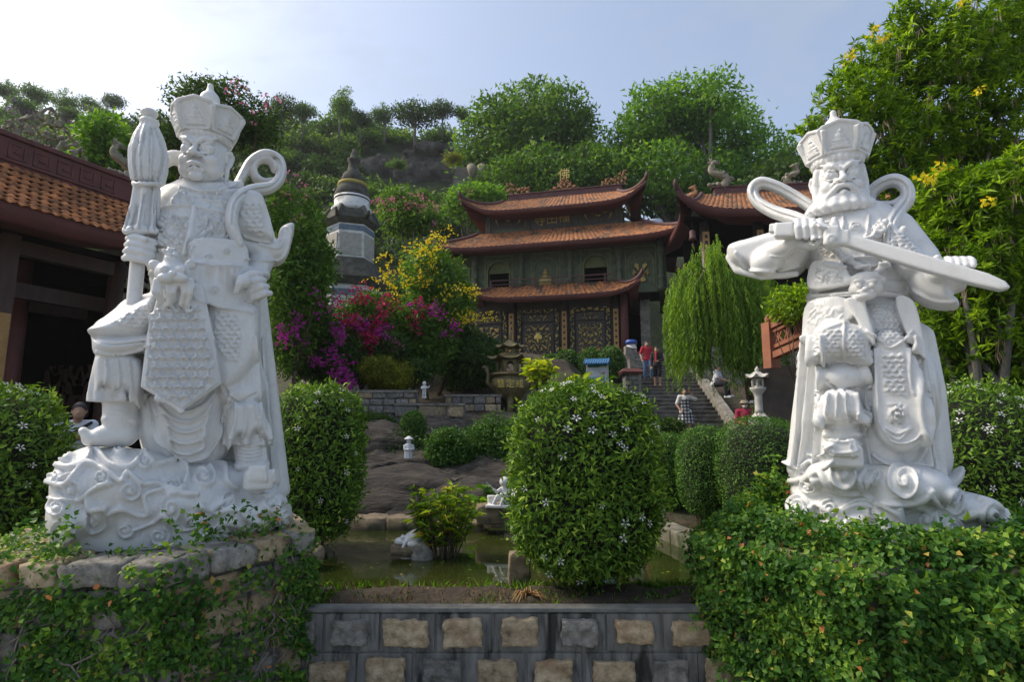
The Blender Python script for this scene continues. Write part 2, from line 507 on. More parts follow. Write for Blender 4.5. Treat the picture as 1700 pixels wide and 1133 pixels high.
class Relief:
    def __init__(s, v, q, uv=None):
        s.v = v; s.n = vnormals(v, q); s.uv = to_px(v) if uv is None else uv
        s.h = np.zeros(len(v)); s.b = np.zeros(len(v)); s.face = np.clip((-s.n[:, 1] - 0.1) / 0.25, 0, 1)
    def acc(s, i, x):
        s.h[i] = np.where(x >= 0, np.maximum(s.h[i], x), s.h[i] + x)
    def ids(s, P, m):
        P = np.array(P); lo = P.min(0) - m; hi = P.max(0) + m
        return np.where((s.uv[:, 0] > lo[0]) & (s.uv[:, 0] < hi[0]) & (s.uv[:, 1] > lo[1]) & (s.uv[:, 1] < hi[1]) & (s.face > 0))[0]
    def line(s, pts, w, h, closed=False, sm=True, flat=0.0):
        pts = spline(pts, 8, closed) if sm else np.array(pts, float)
        i = s.ids(pts, w + 1)
        if len(i) == 0: return
        d = seg_dist(s.uv[i], pts, closed and not sm)
        x = np.clip((d - flat * w) / (w * (1 - flat)), 0, 1)
        s.acc(i, h * (0.5 + 0.5 * np.cos(PI * x)))
    def spiral(s, c, r, turns=1.6, a0=0.0, sgn=1, w=3.2, h=0.016, dome=0.02):
        t = np.linspace(0, 1, 40)
        a = a0 + sgn * t * turns * 2 * PI; rr = r * (1 - 0.86 * t)
        pts = np.stack([c[0] + rr * np.cos(a), c[1] - rr * np.sin(a)], 1)
        i = s.ids(pts, w + 2)
        if len(i) == 0: return
        d = seg_dist(s.uv[i], pts)
        s.acc(i, h * (0.5 + 0.5 * np.cos(PI * np.clip(d / w, 0, 1))))
        q = np.hypot(s.uv[i, 0] - c[0], s.uv[i, 1] - c[1]) / (r + w)
        s.b[i] = np.maximum(s.b[i], dome * np.clip(1 - q ** 2, 0, 1) ** 0.6)
        q = np.hypot(s.uv[i, 0] - c[0], s.uv[i, 1] - c[1]) / (r * 0.3)
        s.acc(i, h * np.clip(1 - q ** 2, 0, 1))
    def region(s, P, fn, edge=2.0):
        i = s.ids(P, 1)
        if len(i) == 0: return
        k = in_poly(s.uv[i], P); i = i[k]
        if len(i) == 0: return
        d = seg_dist(s.uv[i], P, True)
        s.h[i] += fn(s.uv[i]) * np.clip(d / edge, 0, 1)
    def apply(s):
        return s.v + s.n * ((1.75 * s.h + s.b) * s.face)[:, None]
def pat_scales(size, h):
    def f(uv):
        b = size * 0.62; out = np.zeros(len(uv)); done = np.zeros(len(uv), bool)
        j0 = np.floor(uv[:, 1] / b)
        for dj in (-2, -1, 0, 1):                    # upper rows lie on top of lower ones; a disc hangs below its row line
            j = j0 + dj
            off = np.where(j % 2 == 0, 0.0, 0.5) * size
            i = np.round((uv[:, 0] - off) / size)
            r = np.hypot(uv[:, 0] - off - i * size, uv[:, 1] - j * b) / (size * 0.58)
            ok = (r < 1) & (~done) & (uv[:, 1] >= j * b - 1e-6)
            out = np.where(ok, h * (0.25 + 0.75 * r ** 2) * np.clip((1 - r) / 0.12, 0, 1), out); done |= ok
        return out
    return f
def pat_tri(size, h, w):
    def f(uv):
        a = size; rowh = a * 0.866; out = np.zeros(len(uv))
        for par in (0, 1):
            v = uv[:, 1] - par * rowh * 0.5; u0 = uv[:, 0] - par * a * 0.0
            j = np.round(v / rowh); off = np.where(j % 2 == 0, 0.0, 0.5) * a + par * a * 0.5
            i = np.round((u0 - off) / a)
            x = u0 - off - i * a; y = v - j * rowh
            d = np.full(len(uv), 1e9)
            for ang in (90, 210, 330):
                ex, ey = math.cos(math.radians(ang)) * a * 0.36, -math.sin(math.radians(ang)) * a * 0.36 * (1 if par == 0 else 1)
                t = np.clip((x * ex + y * ey) / (ex * ex + ey * ey), 0, 1)
                d = np.minimum(d, np.hypot(x - ex * t, y - ey * t))
            if par == 0: out = np.maximum(out, h * np.clip((w - d) / (w * 0.5), 0, 1))
        return out
    return f
def pat_worm(size, h, seed=0):
    rng = np.random.default_rng(seed); ph = rng.random(8) * 6.28
    def f(uv):
        x, y = uv[:, 0] / size, uv[:, 1] / size
        wx = x + 0.6 * np.sin(1.3 * y + ph[0]) + 0.4 * np.sin(2.1 * x + 1.7 * y + ph[1])
        wy = y + 0.6 * np.sin(1.1 * x + ph[2]) + 0.4 * np.sin(1.9 * y - 1.3 * x + ph[3])
        return h * (np.sin(3.1 * wx + ph[4]) * np.sin(3.3 * wy + ph[5]) > 0.05) * 0.6 + h * 0.4 * np.sin(4 * wx + 3 * wy)
    return f

# ------------------------------------------------------------------ carved heads
def rotz(a):
    return np.array([[math.cos(a), -math.sin(a), 0], [math.sin(a), math.cos(a), 0], [0, 0, 1.0]])
def carve_head(c, u, yaw, tilt=0.0, style=0):
    """c centre, u head unit in metres; the face looks to -Y, then turns by yaw (positive: to the image right)"""
    T = rotz(yaw) @ np.array([[1, 0, 0], [0, math.cos(tilt), -math.sin(tilt)], [0, math.sin(tilt), math.cos(tilt)]])
    c = np.array(c)
    def p(x, y, z): return c + T @ (np.array([x, y, z]) * u)
    S = Sculpt(c - 1.6 * u, c + 1.35 * u, 0.0056)
    E = lambda q, r, k=0.08, cut=False, R=T: S.ell(p(*q), np.array(r) * u if not np.isscalar(r) else r * u, k * u, R, cut)
    C = lambda pts, r, k=0.05, cut=False: S.chain([p(*q) for q in pts], [x * u for x in r] if isinstance(r, (list, tuple)) else r * u, k * u, cut)
    E((0, .12, .28), (.80, .90, .95)); E((0, -.12, -.38), (.70, .66, .62), .2)
    E((0, .3, -.9), (.55, .5, .7), .2)
    for s in (-1, 1):
        E((s * .43, -.52, -.20), (.29, .29, .27), .12)
        E((s * .50, -.34, -.52), (.27, .30, .30), .15)
        E((s * .30, -.66, .54), (.28, .2, .22), .12)
        E((s * .36, -.90, .20), (.27, .20, .19), .05, True)
        E((s * .36, -.70, .19), (.22, .175, .195), .008)
        C([(s * .08, -.88, .38), (s * .28, -.87, .53), (s * .64, -.60, .68)], [.085, .085, .05], .05)
        C([(s * .12, -.80, .15), (s * .24, -.85, .335), (s * .42, -.83, .375), (s * .63, -.62, .25)], [.03, .04, .04, .025], .012)
        C([(s * .12, -.79, .13), (s * .26, -.82, .02), (s * .44, -.79, .0), (s * .63, -.60, .17)], [.03, .04, .04, .025], .012)
        C([(s * .35 + .075 * math.cos(a), -.865, .185 + .075 * math.sin(a)) for a in np.linspace(0, 6.28, 13)], .022, .004, True)
        E((s * .15, -.93, -.09), (.12, .13, .10), .05)
        E((s * .11, -1.0, -.16), .05, .02, True)
        C([(s * .20, -.86, .0), (s * .38, -.76, -.26), (s * .44, -.62, -.52)], [.05, .07, .04], .05)
        # ear
        C([(s * .80, .0, .34), (s * .90, .12, .42), (s * .93, .26, .28), (s * .88, .22, .0), (s * .82, .08, -.22), (s * .82, .05, -.55)], [.07, .08, .09, .09, .09, .085], .03)
        E((s * .80, .1, .15), (.07, .16, .2), .03)
        if style == 0:
            R0 = [(s * .84 , .05 + .13 * math.cos(a), -.78 + .14 * math.sin(a)) for a in np.linspace(0, 2 * PI, 13)]
            C(R0, .045, .02)
    C([(0, -.80, .34), (0, -.95, .12), (0, -1.05, -.05)], [.085, .10, .14], .06)
    E((0, -.78, .44), (.10, .12, .12), .06)
    E((0, -.66, .66), (.17, .16, .16), .06)
    if style == 0:
        C([(-.36, -.66, -.60), (-.18, -.88, -.44), (0, -.94, -.40), (.18, -.88, -.44), (.36, -.66, -.60)], [.05, .085, .085, .085, .05], .05)
        C([(-.26, -.72, -.66), (0, -.84, -.58), (.26, -.72, -.66)], [.06, .09, .06], .04)
        C([(-.33, -.80, -.585), (-.15, -.96, -.49), (0, -1.0, -.475), (.15, -.96, -.49), (.33, -.80, -.585)], .022, .012, True)
        E((0, -.66, -.84), (.27, .2, .18), .1)
    else:
        # moustache, tight mouth, collar beard
        C([(0, -.98, -.28), (-.2, -.96, -.32), (-.42, -.84, -.52), (-.62, -.74, -.72), (-.78, -.66, -.76)], [.09, .11, .11, .10, .05], .03)
        C([(0, -.98, -.28), (.2, -.96, -.32), (.42, -.84, -.52), (.62, -.74, -.72), (.78, -.66, -.76)], [.09, .11, .11, .10, .05], .03)
        C([(-.26, -.90, -.60), (-.1, -.99, -.46), (.1, -.99, -.46), (.26, -.90, -.60)], .022, .012, True)
        C([(-.24, -.82, -.64), (0, -.92, -.56), (.24, -.82, -.64)], [.08, .13, .08], .03)
        for j, a in enumerate(np.linspace(-2.15, 2.15, 15)):
            x, y = .98 * math.sin(a), -.88 * math.cos(a)
            C([(x * .72, y * .72 - .05, -.55), (x * .95, y * .98, -.80 - .03 * (j % 2)), (x * 1.13, y * 1.12, -.98), (x * 1.08, y * 1.08, -1.12)], [.16, .19, .15, .12], .09)
        E((0, -.3, -1.0), (1.0, .8, .26), .1)
        for s in (-1, 1):
            C([(s * .72, -.2, .55), (s * .82, -.12, .0), (s * .80, -.2, -.5)], [.16, .15, .16], .06)
    # hair roll under the crown
    for a in np.linspace(0, 2 * PI, 26, endpoint=False):
        E((.78 * math.sin(a), .08 - .83 * math.cos(a), .86 + (.04 if style else .0)), (.15, .15, .19), .03)
    E((0, .08, .95), (.86, .9, .3), .05)
    v, q = S.mesh()
    return v, q, p, T
# ------------------------------------------------------------------ the two marble guardians
def marble_mat():
    m, nt, out = _newmat('white_marble')
    tc = nt.nodes.new('ShaderNodeTexCoord'); vec = tc.outputs['Object']
    n1 = _noise(nt, vec, 2.2, 8, 0.62, 1.6)
    col = _ramp(nt, n1.outputs['Fac'], [(0.32, (0.60, 0.61, 0.612)), (0.46, (0.67, 0.676, 0.672)), (0.7, (0.70, 0.705, 0.69))]).outputs['Color']
    # grey veins
    n2 = _noise(nt, vec, 1.3, 9, 0.7, 3.0)
    r2 = _ramp(nt, n2.outputs['Fac'], [(0.47, (0, 0, 0)), (0.495, (.22, .22, .22)), (0.52, (0, 0, 0))])
    col = _mixc(nt, r2.outputs['Color'], col, (0.42, 0.43, 0.44))
    # rain streaks
    mp = nt.nodes.new('ShaderNodeMapping'); mp.inputs['Scale'].default_value = (1, 1, .07); nt.links.new(vec, mp.inputs['Vector'])
    n3 = _noise(nt, mp.outputs['Vector'], 13, 5, 0.6)
    r3 = _ramp(nt, n3.outputs['Fac'], [(0.56, (0, 0, 0)), (0.74, (.30, .30, .30))])
    col = _mixc(nt, r3.outputs['Color'], col, (0.40, 0.39, 0.35))
    n4 = _noise(nt, vec, 3.5, 7, 0.65, .4)
    r4 = _ramp(nt, n4.outputs['Fac'], [(0.58, (0, 0, 0)), (0.78, (.4, .4, .4))])
    col = _mixc(nt, r4.outputs['Color'], col, (0.50, 0.47, 0.39))
    b = nt.nodes.new('ShaderNodeBsdfPrincipled'); nt.links.new(col, b.inputs['Base Color'])
    b.inputs['Roughness'].default_value = 0.38; b.inputs['Specular IOR Level'].default_value = 0.45
    n5 = _noise(nt, vec, 70, 6, 0.6); bp = nt.nodes.new('ShaderNodeBump'); bp.inputs['Strength'].default_value = 0.18; bp.inputs['Distance'].default_value = 0.004
    nt.links.new(n5.outputs['Fac'], bp.inputs['Height']); nt.links.new(bp.outputs['Normal'], b.inputs['Normal'])
    nt.links.new(b.outputs['BSDF'], out.inputs['Surface'])
    return m
MARBLE = marble_mat()
# each figure is carved in a frame turned to face along the line from the camera to it, then set in place
class FR: pass
FR.az = 0.0; FR.D = 4.4
def frame(px, Y):
    r = ray(px, 800); X = r[0] / r[1] * Y
    FR.az = math.atan2(X, Y); FR.D = math.hypot(X, Y); FR.c, FR.s = math.cos(FR.az), math.sin(FR.az)
    global SP
    SP = float(Pn(px + 1, 520)[0] - Pn(px, 520)[0])
def Pn(px, py, dy=0.0):
    r = ray(px, py)
    x = r[0] * FR.c - r[1] * FR.s; y = r[0] * FR.s + r[1] * FR.c
    t = (FR.D + dy) / y
    return np.array([x * t, y * t, CAMZ + r[2] * t])
def to_world(v):
    v = np.asarray(v)
    return np.stack([v[:, 0] * FR.c + v[:, 1] * FR.s, -v[:, 0] * FR.s + v[:, 1] * FR.c, v[:, 2]], 1)
def poly_xz(pts, dy, sm=True):
    if sm: pts = spline(pts, 4, True)
    return [(p[0], p[2]) for p in (Pn(x, y, dy) for x, y in pts)]
def lofts(secs):
    """(px,py,dy,rx_px,ry_px)"""
    return [(*(Pn(a, b, c)), d * SP, e * SP) for a, b, c, d, e in secs]
def fist(S, c, u, ax, fw, thumb=1, k=0.02, n=4, hole=0.0):
    """closed hand: c centre, ax along the knuckle row, fw towards the front of the curled fingers, u hand width"""
    c = np.array(c); ax = np.array(ax, float) / np.linalg.norm(ax); fw = np.array(fw, float) / np.linalg.norm(fw); up = np.cross(ax, fw)
    S.ell(c - fw * u * .1, (u * .48,) * 3, k)
    for i in range(n):
        o = c + ax * u * (i - (n - 1) / 2) * .29
        L = (.92, 1.05, 1.0, .88)[i % 4]
        S.chain([o + up * u * .44 - fw * u * .2, o + up * u * .46 + fw * u * .26 * L, o + up * u * .16 + fw * u * .52 * L, o - up * u * .30 + fw * u * .50 * L, o - up * u * .48 + fw * u * .18],
                [u * .15, u * .165, u * .16, u * .16, u * .13], 0.004)
    t = c + ax * u * .52 * thumb
    S.chain([t - up * u * .3 - fw * u * .1, t + fw * u * .40 - up * u * .2, t - ax * u * .12 * thumb + fw * u * .62 + up * u * .22], [u * .18, u * .16, u * .13], 0.012)

def petal_mesh(w, h, t):
    """one crown leaf: framed pentagonal slab with a small seated figure in relief; local x across, z up, face to -y"""
    S = Sculpt((-w * .75, -t * 2.2, -0.02), (w * .75, t * 1.6, h * 1.12), 0.0062)
    out = [(-w * .36, 0), (w * .36, 0), (w * .56, h * .72), (w * .42, h * .86), (0, h), (-w * .42, h * .86), (-w * .56, h * .72)]
    inn = [(x * .78, h * .07 + z * .83) for x, z in out]
    S.plate(out, -t, t, 0.008, 0.0)
    S.plate(inn, -t * 1.6, -t * .45, 0.004, 0.004, cut=True)
    for i, (bw, z) in enumerate(((.46, .16), (.38, .22), (.42, .28))):
        S.box((0, -t * .7, h * z), (w * bw * .5, t * .55, h * .03), 0.003, 0.002)
    S.ell((0, -t * .7, h * .36), (w * .19, t * .75, h * .06), 0.004)
    S.ell((0, -t * .7, h * .47), (w * .12, t * .7, h * .12), 0.006)
    S.ell((0, -t * .75, h * .62), (w * .065, t * .7, h * .055), 0.003)
    S.ell((0, -t * .7, h * .69), (w * .03, t * .5, h * .03), 0.003)
    return S.mesh()

def crown(parent, p, T, u, style):
    base = p(0, .08, .92)
    v, q = petal_mesh(*((0.292, 0.262, 0.02) if style == 0 else (0.30, 0.265, 0.02)))
    me = None; n = 6
    for i in range(n):
        a = 2 * PI * i / n
        R = T @ rotz(a)
        tilt = math.radians(16 if style == 0 else 11)
        tl = np.array([[1, 0, 0], [0, math.cos(tilt), -math.sin(tilt)], [0, math.sin(tilt), math.cos(tilt)]])
        M = np.eye(4); M[:3, :3] = R @ tl
        M[:3, 3] = base + R @ np.array([0, -.88 * u, 0]) + T @ np.array([0, 0, (.10 if style else .0) * u])
        if me is None:
            o = mesh_np('crown_petal', v, q, MARBLE, parent, True); me = o.data
        else:
            o = link(bpy.data.objects.new('crown_petal', me), parent)
        s = 1.0 if i == 0 else 0.93
        o.matrix_local = Matrix([list(r) for r in M]) @ Matrix.Diagonal((1, 1, s, 1))
    S = Sculpt(base - 1.3 * u, base + np.array([1.3 * u, 1.3 * u, 2.3 * u]), 0.008)
    ring = lambda r, z, m=40: [p(r * math.sin(a), .08 - r * 1.03 * math.cos(a), z) for a in np.linspace(0, 2 * PI, m, endpoint=False)]
    S.chain(ring(.88, .97), .055 * u, 0.0, closed=True)
    S.chain(ring(.90, 1.08), .075 * u, 0.01, closed=True)
    t = [(0.76, .95), (0.80, 1.4), (0.74, 1.75), (.4, 2.0), (.34, 2.2)]
    S.loft([(*(p(0, .1, z)), r * u, r * u) for r, z in t], 0.01)
    bz = 2.3 if style == 0 else 2.15
    for z, r in ((bz + .06, .30), (bz + .2, .34), (bz + .36, .30)):
        S.ell(p(0, .15, z), (r * u, r * u, .2 * u), .04)
    S.chain([p(0, .15, bz + .4), p(0, .15, bz + .62), p(0, .15, bz + .85)], [.22 * u, .12 * u, .115 * u], .05)
    v, q = S.mesh()
    mesh_np('crown_band', v, q, MARBLE, parent, True)

BODY_H = 0.0092
def statue_root(label, px):
    b = Pn(px, 905)
    g = thing('guardian_statue', label, 'statue', tuple(to_world(b[None])[0]), -FR.az)
    def F(name, S, rel=None, sm=1):
        v, q = S.mesh()
        if sm: v = smooth_mesh(v, q, sm, 0.4)
        if rel:
            r = Relief(v, q, to_px(to_world(v))); rel(r); v = r.apply()
        o = mesh_np(name, v - b, q, MARBLE, g, True)
        if len(q) > 40000:
            d = o.modifiers.new('reduce', 'DECIMATE'); d.ratio = 0.5
        return o
    return g, -b, F
def ribbon(S, pts, r, ys=2.0, k=0.02):
    P = spline([[*Pn(*q)] for q in pts], 6)
    rr = np.interp(np.linspace(0, 1, len(P)), np.linspace(0, 1, len(r)), r) * SP if isinstance(r, (list, tuple)) else r * SP
    S.chain(list(P), list(rr) if not np.isscalar(rr) else rr, k, ys=ys)

def statue_left():
    frame(292, 4.45)
    g, inv, F = statue_root('white marble guardian statue holding a furled umbrella, foot raised on carved clouds', 292)
    # ---------------- cloud rock
    lo = Pn(70, 930, 0) + np.array([-.1, -.85, -.1]); hi = Pn(500, 720, 0) + np.array([.15, .85, .1])
    S = Sculpt(lo, hi, BODY_H * 1.1)
    zb = Pn(290, 905, -.55)[2]
    def L(px, py, dy, rx, ry, rz, k=.06): S.ell(Pn(px, py, dy), (rx * SP, ry * SP, rz * SP), k)
    base = [(289, 905, 0, 176, 115), (288, 880, 0, 182, 118), (287, 850, 0, 186, 116), (287, 822, 0, 184, 108), (285, 800, 0, 172, 95)]
    S.loft(lofts(base), .03)
    L(165, 798, -.05, 66, 95, 58); L(132, 850, -.1, 38, 90, 50); L(215, 810, -.22, 75, 75, 66)
    L(300, 830, -.15, 95, 100, 48); L(400, 845, -.12, 82, 105, 38); L(175, 775, 0, 66, 92, 36); L(440, 850, 0, 48, 90, 32)
    L(330, 800, .0, 125, 100, 44); L(250, 790, -.1, 70, 80, 40)
    Z2 = lambda x, y: (60 + x / 2.635, 500 + y / 2.635)
    def rel(r):
        sp = [(123, 813, 25, 1), (216, 815, 17, -1), (284, 811, 17, -1), (155, 862, 29, -1), (286, 845, 20, 1), (265, 890, 18, -1), (375, 886, 21, -1), (378, 836, 17, 1),
              (337, 794, 20, -1), (449, 838, 16, 1), (101, 845, 15, 1), (110, 756, 15, 1), (198, 748, 12, -1), (470, 862, 14, 1), (110, 880, 18, 1), (320, 868, 14, 1), (210, 880, 15, -1),
              (430, 878, 15, 1), (172, 795, 13, -1), (240, 770, 13, 1), (95, 795, 12, -1), (415, 812, 12, -1)]
        for x, y, R, sg in sp:
            r.spiral((x, y), R, 1.7, PI / 2 if sg > 0 else PI / 3, sg, 4.2, 0.019, 0.016)
        W = [[(95, 720), (160, 730), (225, 700), (250, 648), (320, 715), (400, 735), (440, 705)],
             [(70, 790), (150, 800), (215, 715), (300, 740), (370, 790), (400, 755), (460, 800), (530, 800), (600, 850), (650, 820)],
             [(330, 920), (380, 905), (450, 930), (495, 925), (470, 850), (560, 830), (640, 850), (700, 850)],
             [(440, 1000), (520, 960), (570, 930), (640, 1000), (720, 960), (790, 890), (850, 880)],
             [(720, 900), (800, 930), (880, 920), (940, 960), (990, 1000), (1040, 960)],
             [(630, 700), (660, 760), (650, 800)], [(760, 690), (820, 720), (830, 790), (870, 820)],
             [(480, 620), (470, 680), (520, 720), (600, 700)], [(960, 845), (1010, 870), (1050, 850), (1090, 880)],
             [(80, 860), (140, 880), (200, 870), (250, 830), (330, 800)], [(230, 850), (250, 900), (310, 900)],
             [(700, 1060), (760, 1000), (850, 960), (930, 990), (1000, 960)]]
        for w in W: r.line([Z2(*a) for a in w], 5.5, 0.022, flat=.45)
    F('cloud_base', S, rel)
    # ---------------- figure: robe, torso, legs and arms
    lo = Pn(130, 830, 0) + np.array([-.1, -.75, -.25]); hi = Pn(500, 290, 0) + np.array([.1, .6, .12])
    S = Sculpt(lo, hi, BODY_H)
    torso = [(348, 300, .03, 40, 42), (346, 316, .03, 62, 50), (345, 330, .02, 88, 62), (340, 352, .0, 94, 70), (332, 385, -.03, 86, 80), (328, 420, -.05, 82, 88), (329, 445, -.04, 82, 86),
             (335, 470, .0, 86, 78), (342, 505, .02, 94, 74), (338, 545, .03, 100, 72), (330, 570, .05, 100, 68)]
    S.loft(lofts(torso), .03)
    # under robe with hanging folds
    S.loft(lofts([(312, 770, -.10, 50, 30), (310, 755, -.12, 66, 44), (310, 720, -.13, 76, 56), (312, 680, -.1, 80, 62), (318, 620, -.05, 86, 66), (325, 560, 0, 92, 68)]), .03, (9, .012, .004, .6))
    # long cape behind, falling to the right
    S.loft(lofts([(392, 820, .14, 86, 44), (388, 790, .15, 82, 44), (382, 720, .15, 78, 46), (375, 640, .14, 72, 48), (372, 560, .12, 70, 52), (372, 470, .1, 64, 55)]), .03, (7, .02, .008, 1.1))
    S.chain([Pn(432, 470, .1), Pn(446, 600, .1), Pn(456, 700, .1), Pn(468, 815, .08)], [10 * SP, 12 * SP, 14 * SP, 16 * SP], .03)
    S.chain([Pn(420, 560, .0), Pn(440, 680, .0), Pn(455, 800, .02)], [8 * SP, 9 * SP, 11 * SP], .02)
    # raised thigh (image left) with tasset, knee drape, shin skirt, boot
    S.chain([Pn(310, 530, 0), Pn(240, 535, -.12), Pn(190, 556, -.2)], [66 * SP, 50 * SP, 34 * SP], .04)
    S.plate(poly_xz([(260, 490), (225, 505), (190, 525), (148, 545), (150, 556), (185, 566), (240, 562), (262, 530)], -.3), FR.D - .46, FR.D - .10, k=.03, pillow=.10)
    S.plate(poly_xz([(158, 562), (152, 572), (156, 588), (175, 596), (215, 592), (262, 580), (262, 555), (200, 560)], -.3), FR.D - .47, FR.D - .06, k=.02, pillow=.08)
    S.loft(lofts([(198, 668, -.2, 42, 40), (196, 655, -.2, 42, 40), (196, 625, -.2, 36, 36), (198, 590, -.2, 32, 34)]), .01, (8, .028, .006, .3))
    S.plate(poly_xz([(165, 590), (160, 640), (166, 655), (178, 643), (192, 660), (206, 648), (222, 668), (236, 676), (238, 600)], -.2), FR.D - .40, FR.D - .12, k=.015, pillow=.05)
    S.chain([Pn(200, 640, -.2), Pn(200, 700, -.2)], [27 * SP, 26 * SP], .01)
    S.chain([Pn(178, 697, -.2), Pn(222, 700, -.2)], [9 * SP, 9 * SP], .01, ys=2.6)
    S.chain([Pn(206, 722, -.2), Pn(170, 725, -.22), Pn(148, 730, -.22)], [22 * SP, 18 * SP, 11 * SP], .02, ys=1.15)
    S.chain([Pn(150, 728, -.22), Pn(138, 716, -.22)], [9 * SP, 7 * SP], .02, ys=2)
    # standing leg (image right)
    S.chain([Pn(370, 540, -.1), Pn(392, 610, -.2), Pn(408, 650, -.22)], [52 * SP, 42 * SP, 34 * SP], .03)
    S.plate(poly_xz([(345, 505), (338, 560), (350, 610), (364, 650), (395, 640), (425, 600), (432, 540), (420, 505)], -.25), FR.D - .42, FR.D - .1, k=.03, pillow=.1)
    S.ell(Pn(395, 655, -.27), (36 * SP, 30 * SP, 22 * SP), .02)
    S.loft(lofts([(410, 738, -.22, 40, 36), (408, 720, -.22, 38, 34), (402, 690, -.24, 30, 30), (398, 662, -.25, 28, 30)]), .012, (7, .028, .004, 1.0))
    S.plate(poly_xz([(380, 675), (374, 720), (377, 748), (386, 735), (396, 722), (410, 734), (424, 715), (436, 726), (448, 738), (440, 690), (425, 668)], -.25), FR.D - .42, FR.D - .2, k=.015, pillow=.05)
    S.chain([Pn(412, 715, -.22), Pn(420, 780, -.22)], [30 * SP, 28 * SP], .01)
    S.chain([Pn(395, 775, -.24), Pn(440, 772, -.24)], [9 * SP, 9 * SP], .01, ys=2.4)
    S.chain([Pn(424, 790, -.15), Pn(428, 800, -.42)], [24 * SP, 22 * SP], .02)
    S.box(Pn(429, 797, -.5), (25 * SP, 18 * SP, 18 * SP), .03, .02); S.box(Pn(429, 786, -.56), (17 * SP, 6 * SP, 14 * SP), .02, .02)
    # apron slab
    S.plate(poly_xz([(268, 480), (246, 560), (236, 645), (302, 684), (366, 640), (352, 560), (335, 480)], -.36, False), FR.D - .50, FR.D - .32, .012, .02, warp=lambda x, z: -.10 + .9 * (x - Pn(302, 600)[0]) ** 2 + .05 * (z - Pn(302, 600)[2]))
    # lower jacket flap
    S.plate(poly_xz([(318, 445), (320, 500), (335, 508), (420, 528), (434, 505), (425, 455), (412, 445)], -.3), FR.D - .48, FR.D - .14, .012, .02, warp=lambda x, z: 1.2 * (x - Pn(335, 480)[0]) ** 2)
    S.plate(poly_xz([(320, 402), (316, 432), (318, 445), (405, 450), (408, 405), (360, 400)], -.38), FR.D - .50, FR.D - .3, .01, .015, warp=lambda x, z: .04 + 1.2 * (x - Pn(335, 480)[0]) ** 2)
    # belt
    S.chain([Pn(255, 455, -.2), Pn(285, 452, -.4), Pn(330, 450, -.44), Pn(375, 452, -.38), Pn(405, 456, -.24), Pn(418, 460, -.05)], 9 * SP, .012)
    S.loft(lofts([(331, 459, -.02, 87, 84), (331, 447, -.02, 87, 84)]), .004)
    # bearded mask at the belt
    m = -.60
    S.ell(Pn(287, 455, m), (28 * SP, 24 * SP, 22 * SP), .02)
    S.ell(Pn(286, 432, m - .02), (13 * SP, 13 * SP, 13 * SP), .02); S.ell(Pn(282, 420, m), (9 * SP, 9 * SP, 8 * SP), .02)
    for s in (-1, 1):
        S.ell(Pn(287 + s * 14, 448, m - .09), (8 * SP,) * 3, .008); S.ell(Pn(287 + s * 12, 462, m - .1), (13 * SP, 10 * SP, 8 * SP), .01)
        S.ell(Pn(287 + s * 30, 440, m + .02), (10 * SP, 8 * SP, 9 * SP), .01)
    S.ell(Pn(286, 455, m - .12), (7 * SP, 8 * SP, 6 * SP), .008)
    rg = random.Random(4)
    for i in range(8):
        x = 260 + i * 8; w = rg.uniform(-7, 7)
        S.chain([Pn(x, 466, m - .05), Pn(x + w, 485, m - .06), Pn(x * .8 + 58 + w * .3, 497 + rg.uniform(0, 10), m - .02), Pn(x * .7 + 86 + w * 2, 505 + rg.uniform(0, 12), m + .02)], [5.5 * SP, 5 * SP, 4.2 * SP, 2.5 * SP], .004)
    # arm (image right): pauldron, sleeve, forearm, fist with a jewel
    S.chain([Pn(412, 345, 0), Pn(436, 412, 0)], [36 * SP, 30 * SP], .03)
    S.plate(poly_xz([(398, 318), (382, 345), (378, 375), (392, 395), (425, 404), (452, 404), (446, 365), (438, 330), (420, 318)], -.12), FR.D - .28, FR.D + .1, k=.02, pillow=.1)
    S.plate(poly_xz([(392, 398), (400, 425), (430, 437), (462, 440), (478, 425), (489, 380), (482, 371), (466, 378), (455, 400)], -.05), FR.D - .2, FR.D + .16, k=.02, pillow=.09)
    S.chain([Pn(440, 415, -.05), Pn(428, 452, -.18)], [28 * SP, 21 * SP], .015)
    S.chain([Pn(412, 450, -.2), Pn(440, 458, -.2)], [10 * SP, 10 * SP], .01, ys=2.1)
    fist(S, Pn(424, 480, -.34), 46 * SP, (0.45, 0, -.9), (-.35, -.93, 0), -1, .02)
    S.ell(Pn(404, 467, -.48), (13 * SP, 12 * SP, 13 * SP), .006); S.chain([Pn(398, 472, -.5), Pn(392, 486, -.48)], [8 * SP, 5 * SP], .01)
    # arm (image left) reaching the staff
    S.chain([Pn(290, 345, .02), Pn(262, 400, -.02), Pn(250, 420, -.1)], [40 * SP, 30 * SP, 24 * SP], .03)
    S.plate(poly_xz([(285, 330), (262, 370), (252, 430), (250, 470), (275, 480), (310, 440), (315, 350)], -.1), FR.D - .28, FR.D + .1, k=.03, pillow=.12)
    fist(S, Pn(233, 418, -.26), 42 * SP, (0.08, 0, 1), (-.15, -1, 0), 1, .02)
    S.chain([Pn(262, 420, -.1), Pn(248, 420, -.2)], [24 * SP, 19 * SP], .02)
    # collar
    for yy, rx, rr in ((306, 50, 9), (316, 62, 7)):
        S.chain([Pn(348 + rx * math.sin(a), yy + 4 * math.cos(a), .03 - .26 * (rx / 60) * math.cos(a)) for a in np.linspace(-1.6, 1.6, 14)], rr * SP, .012)
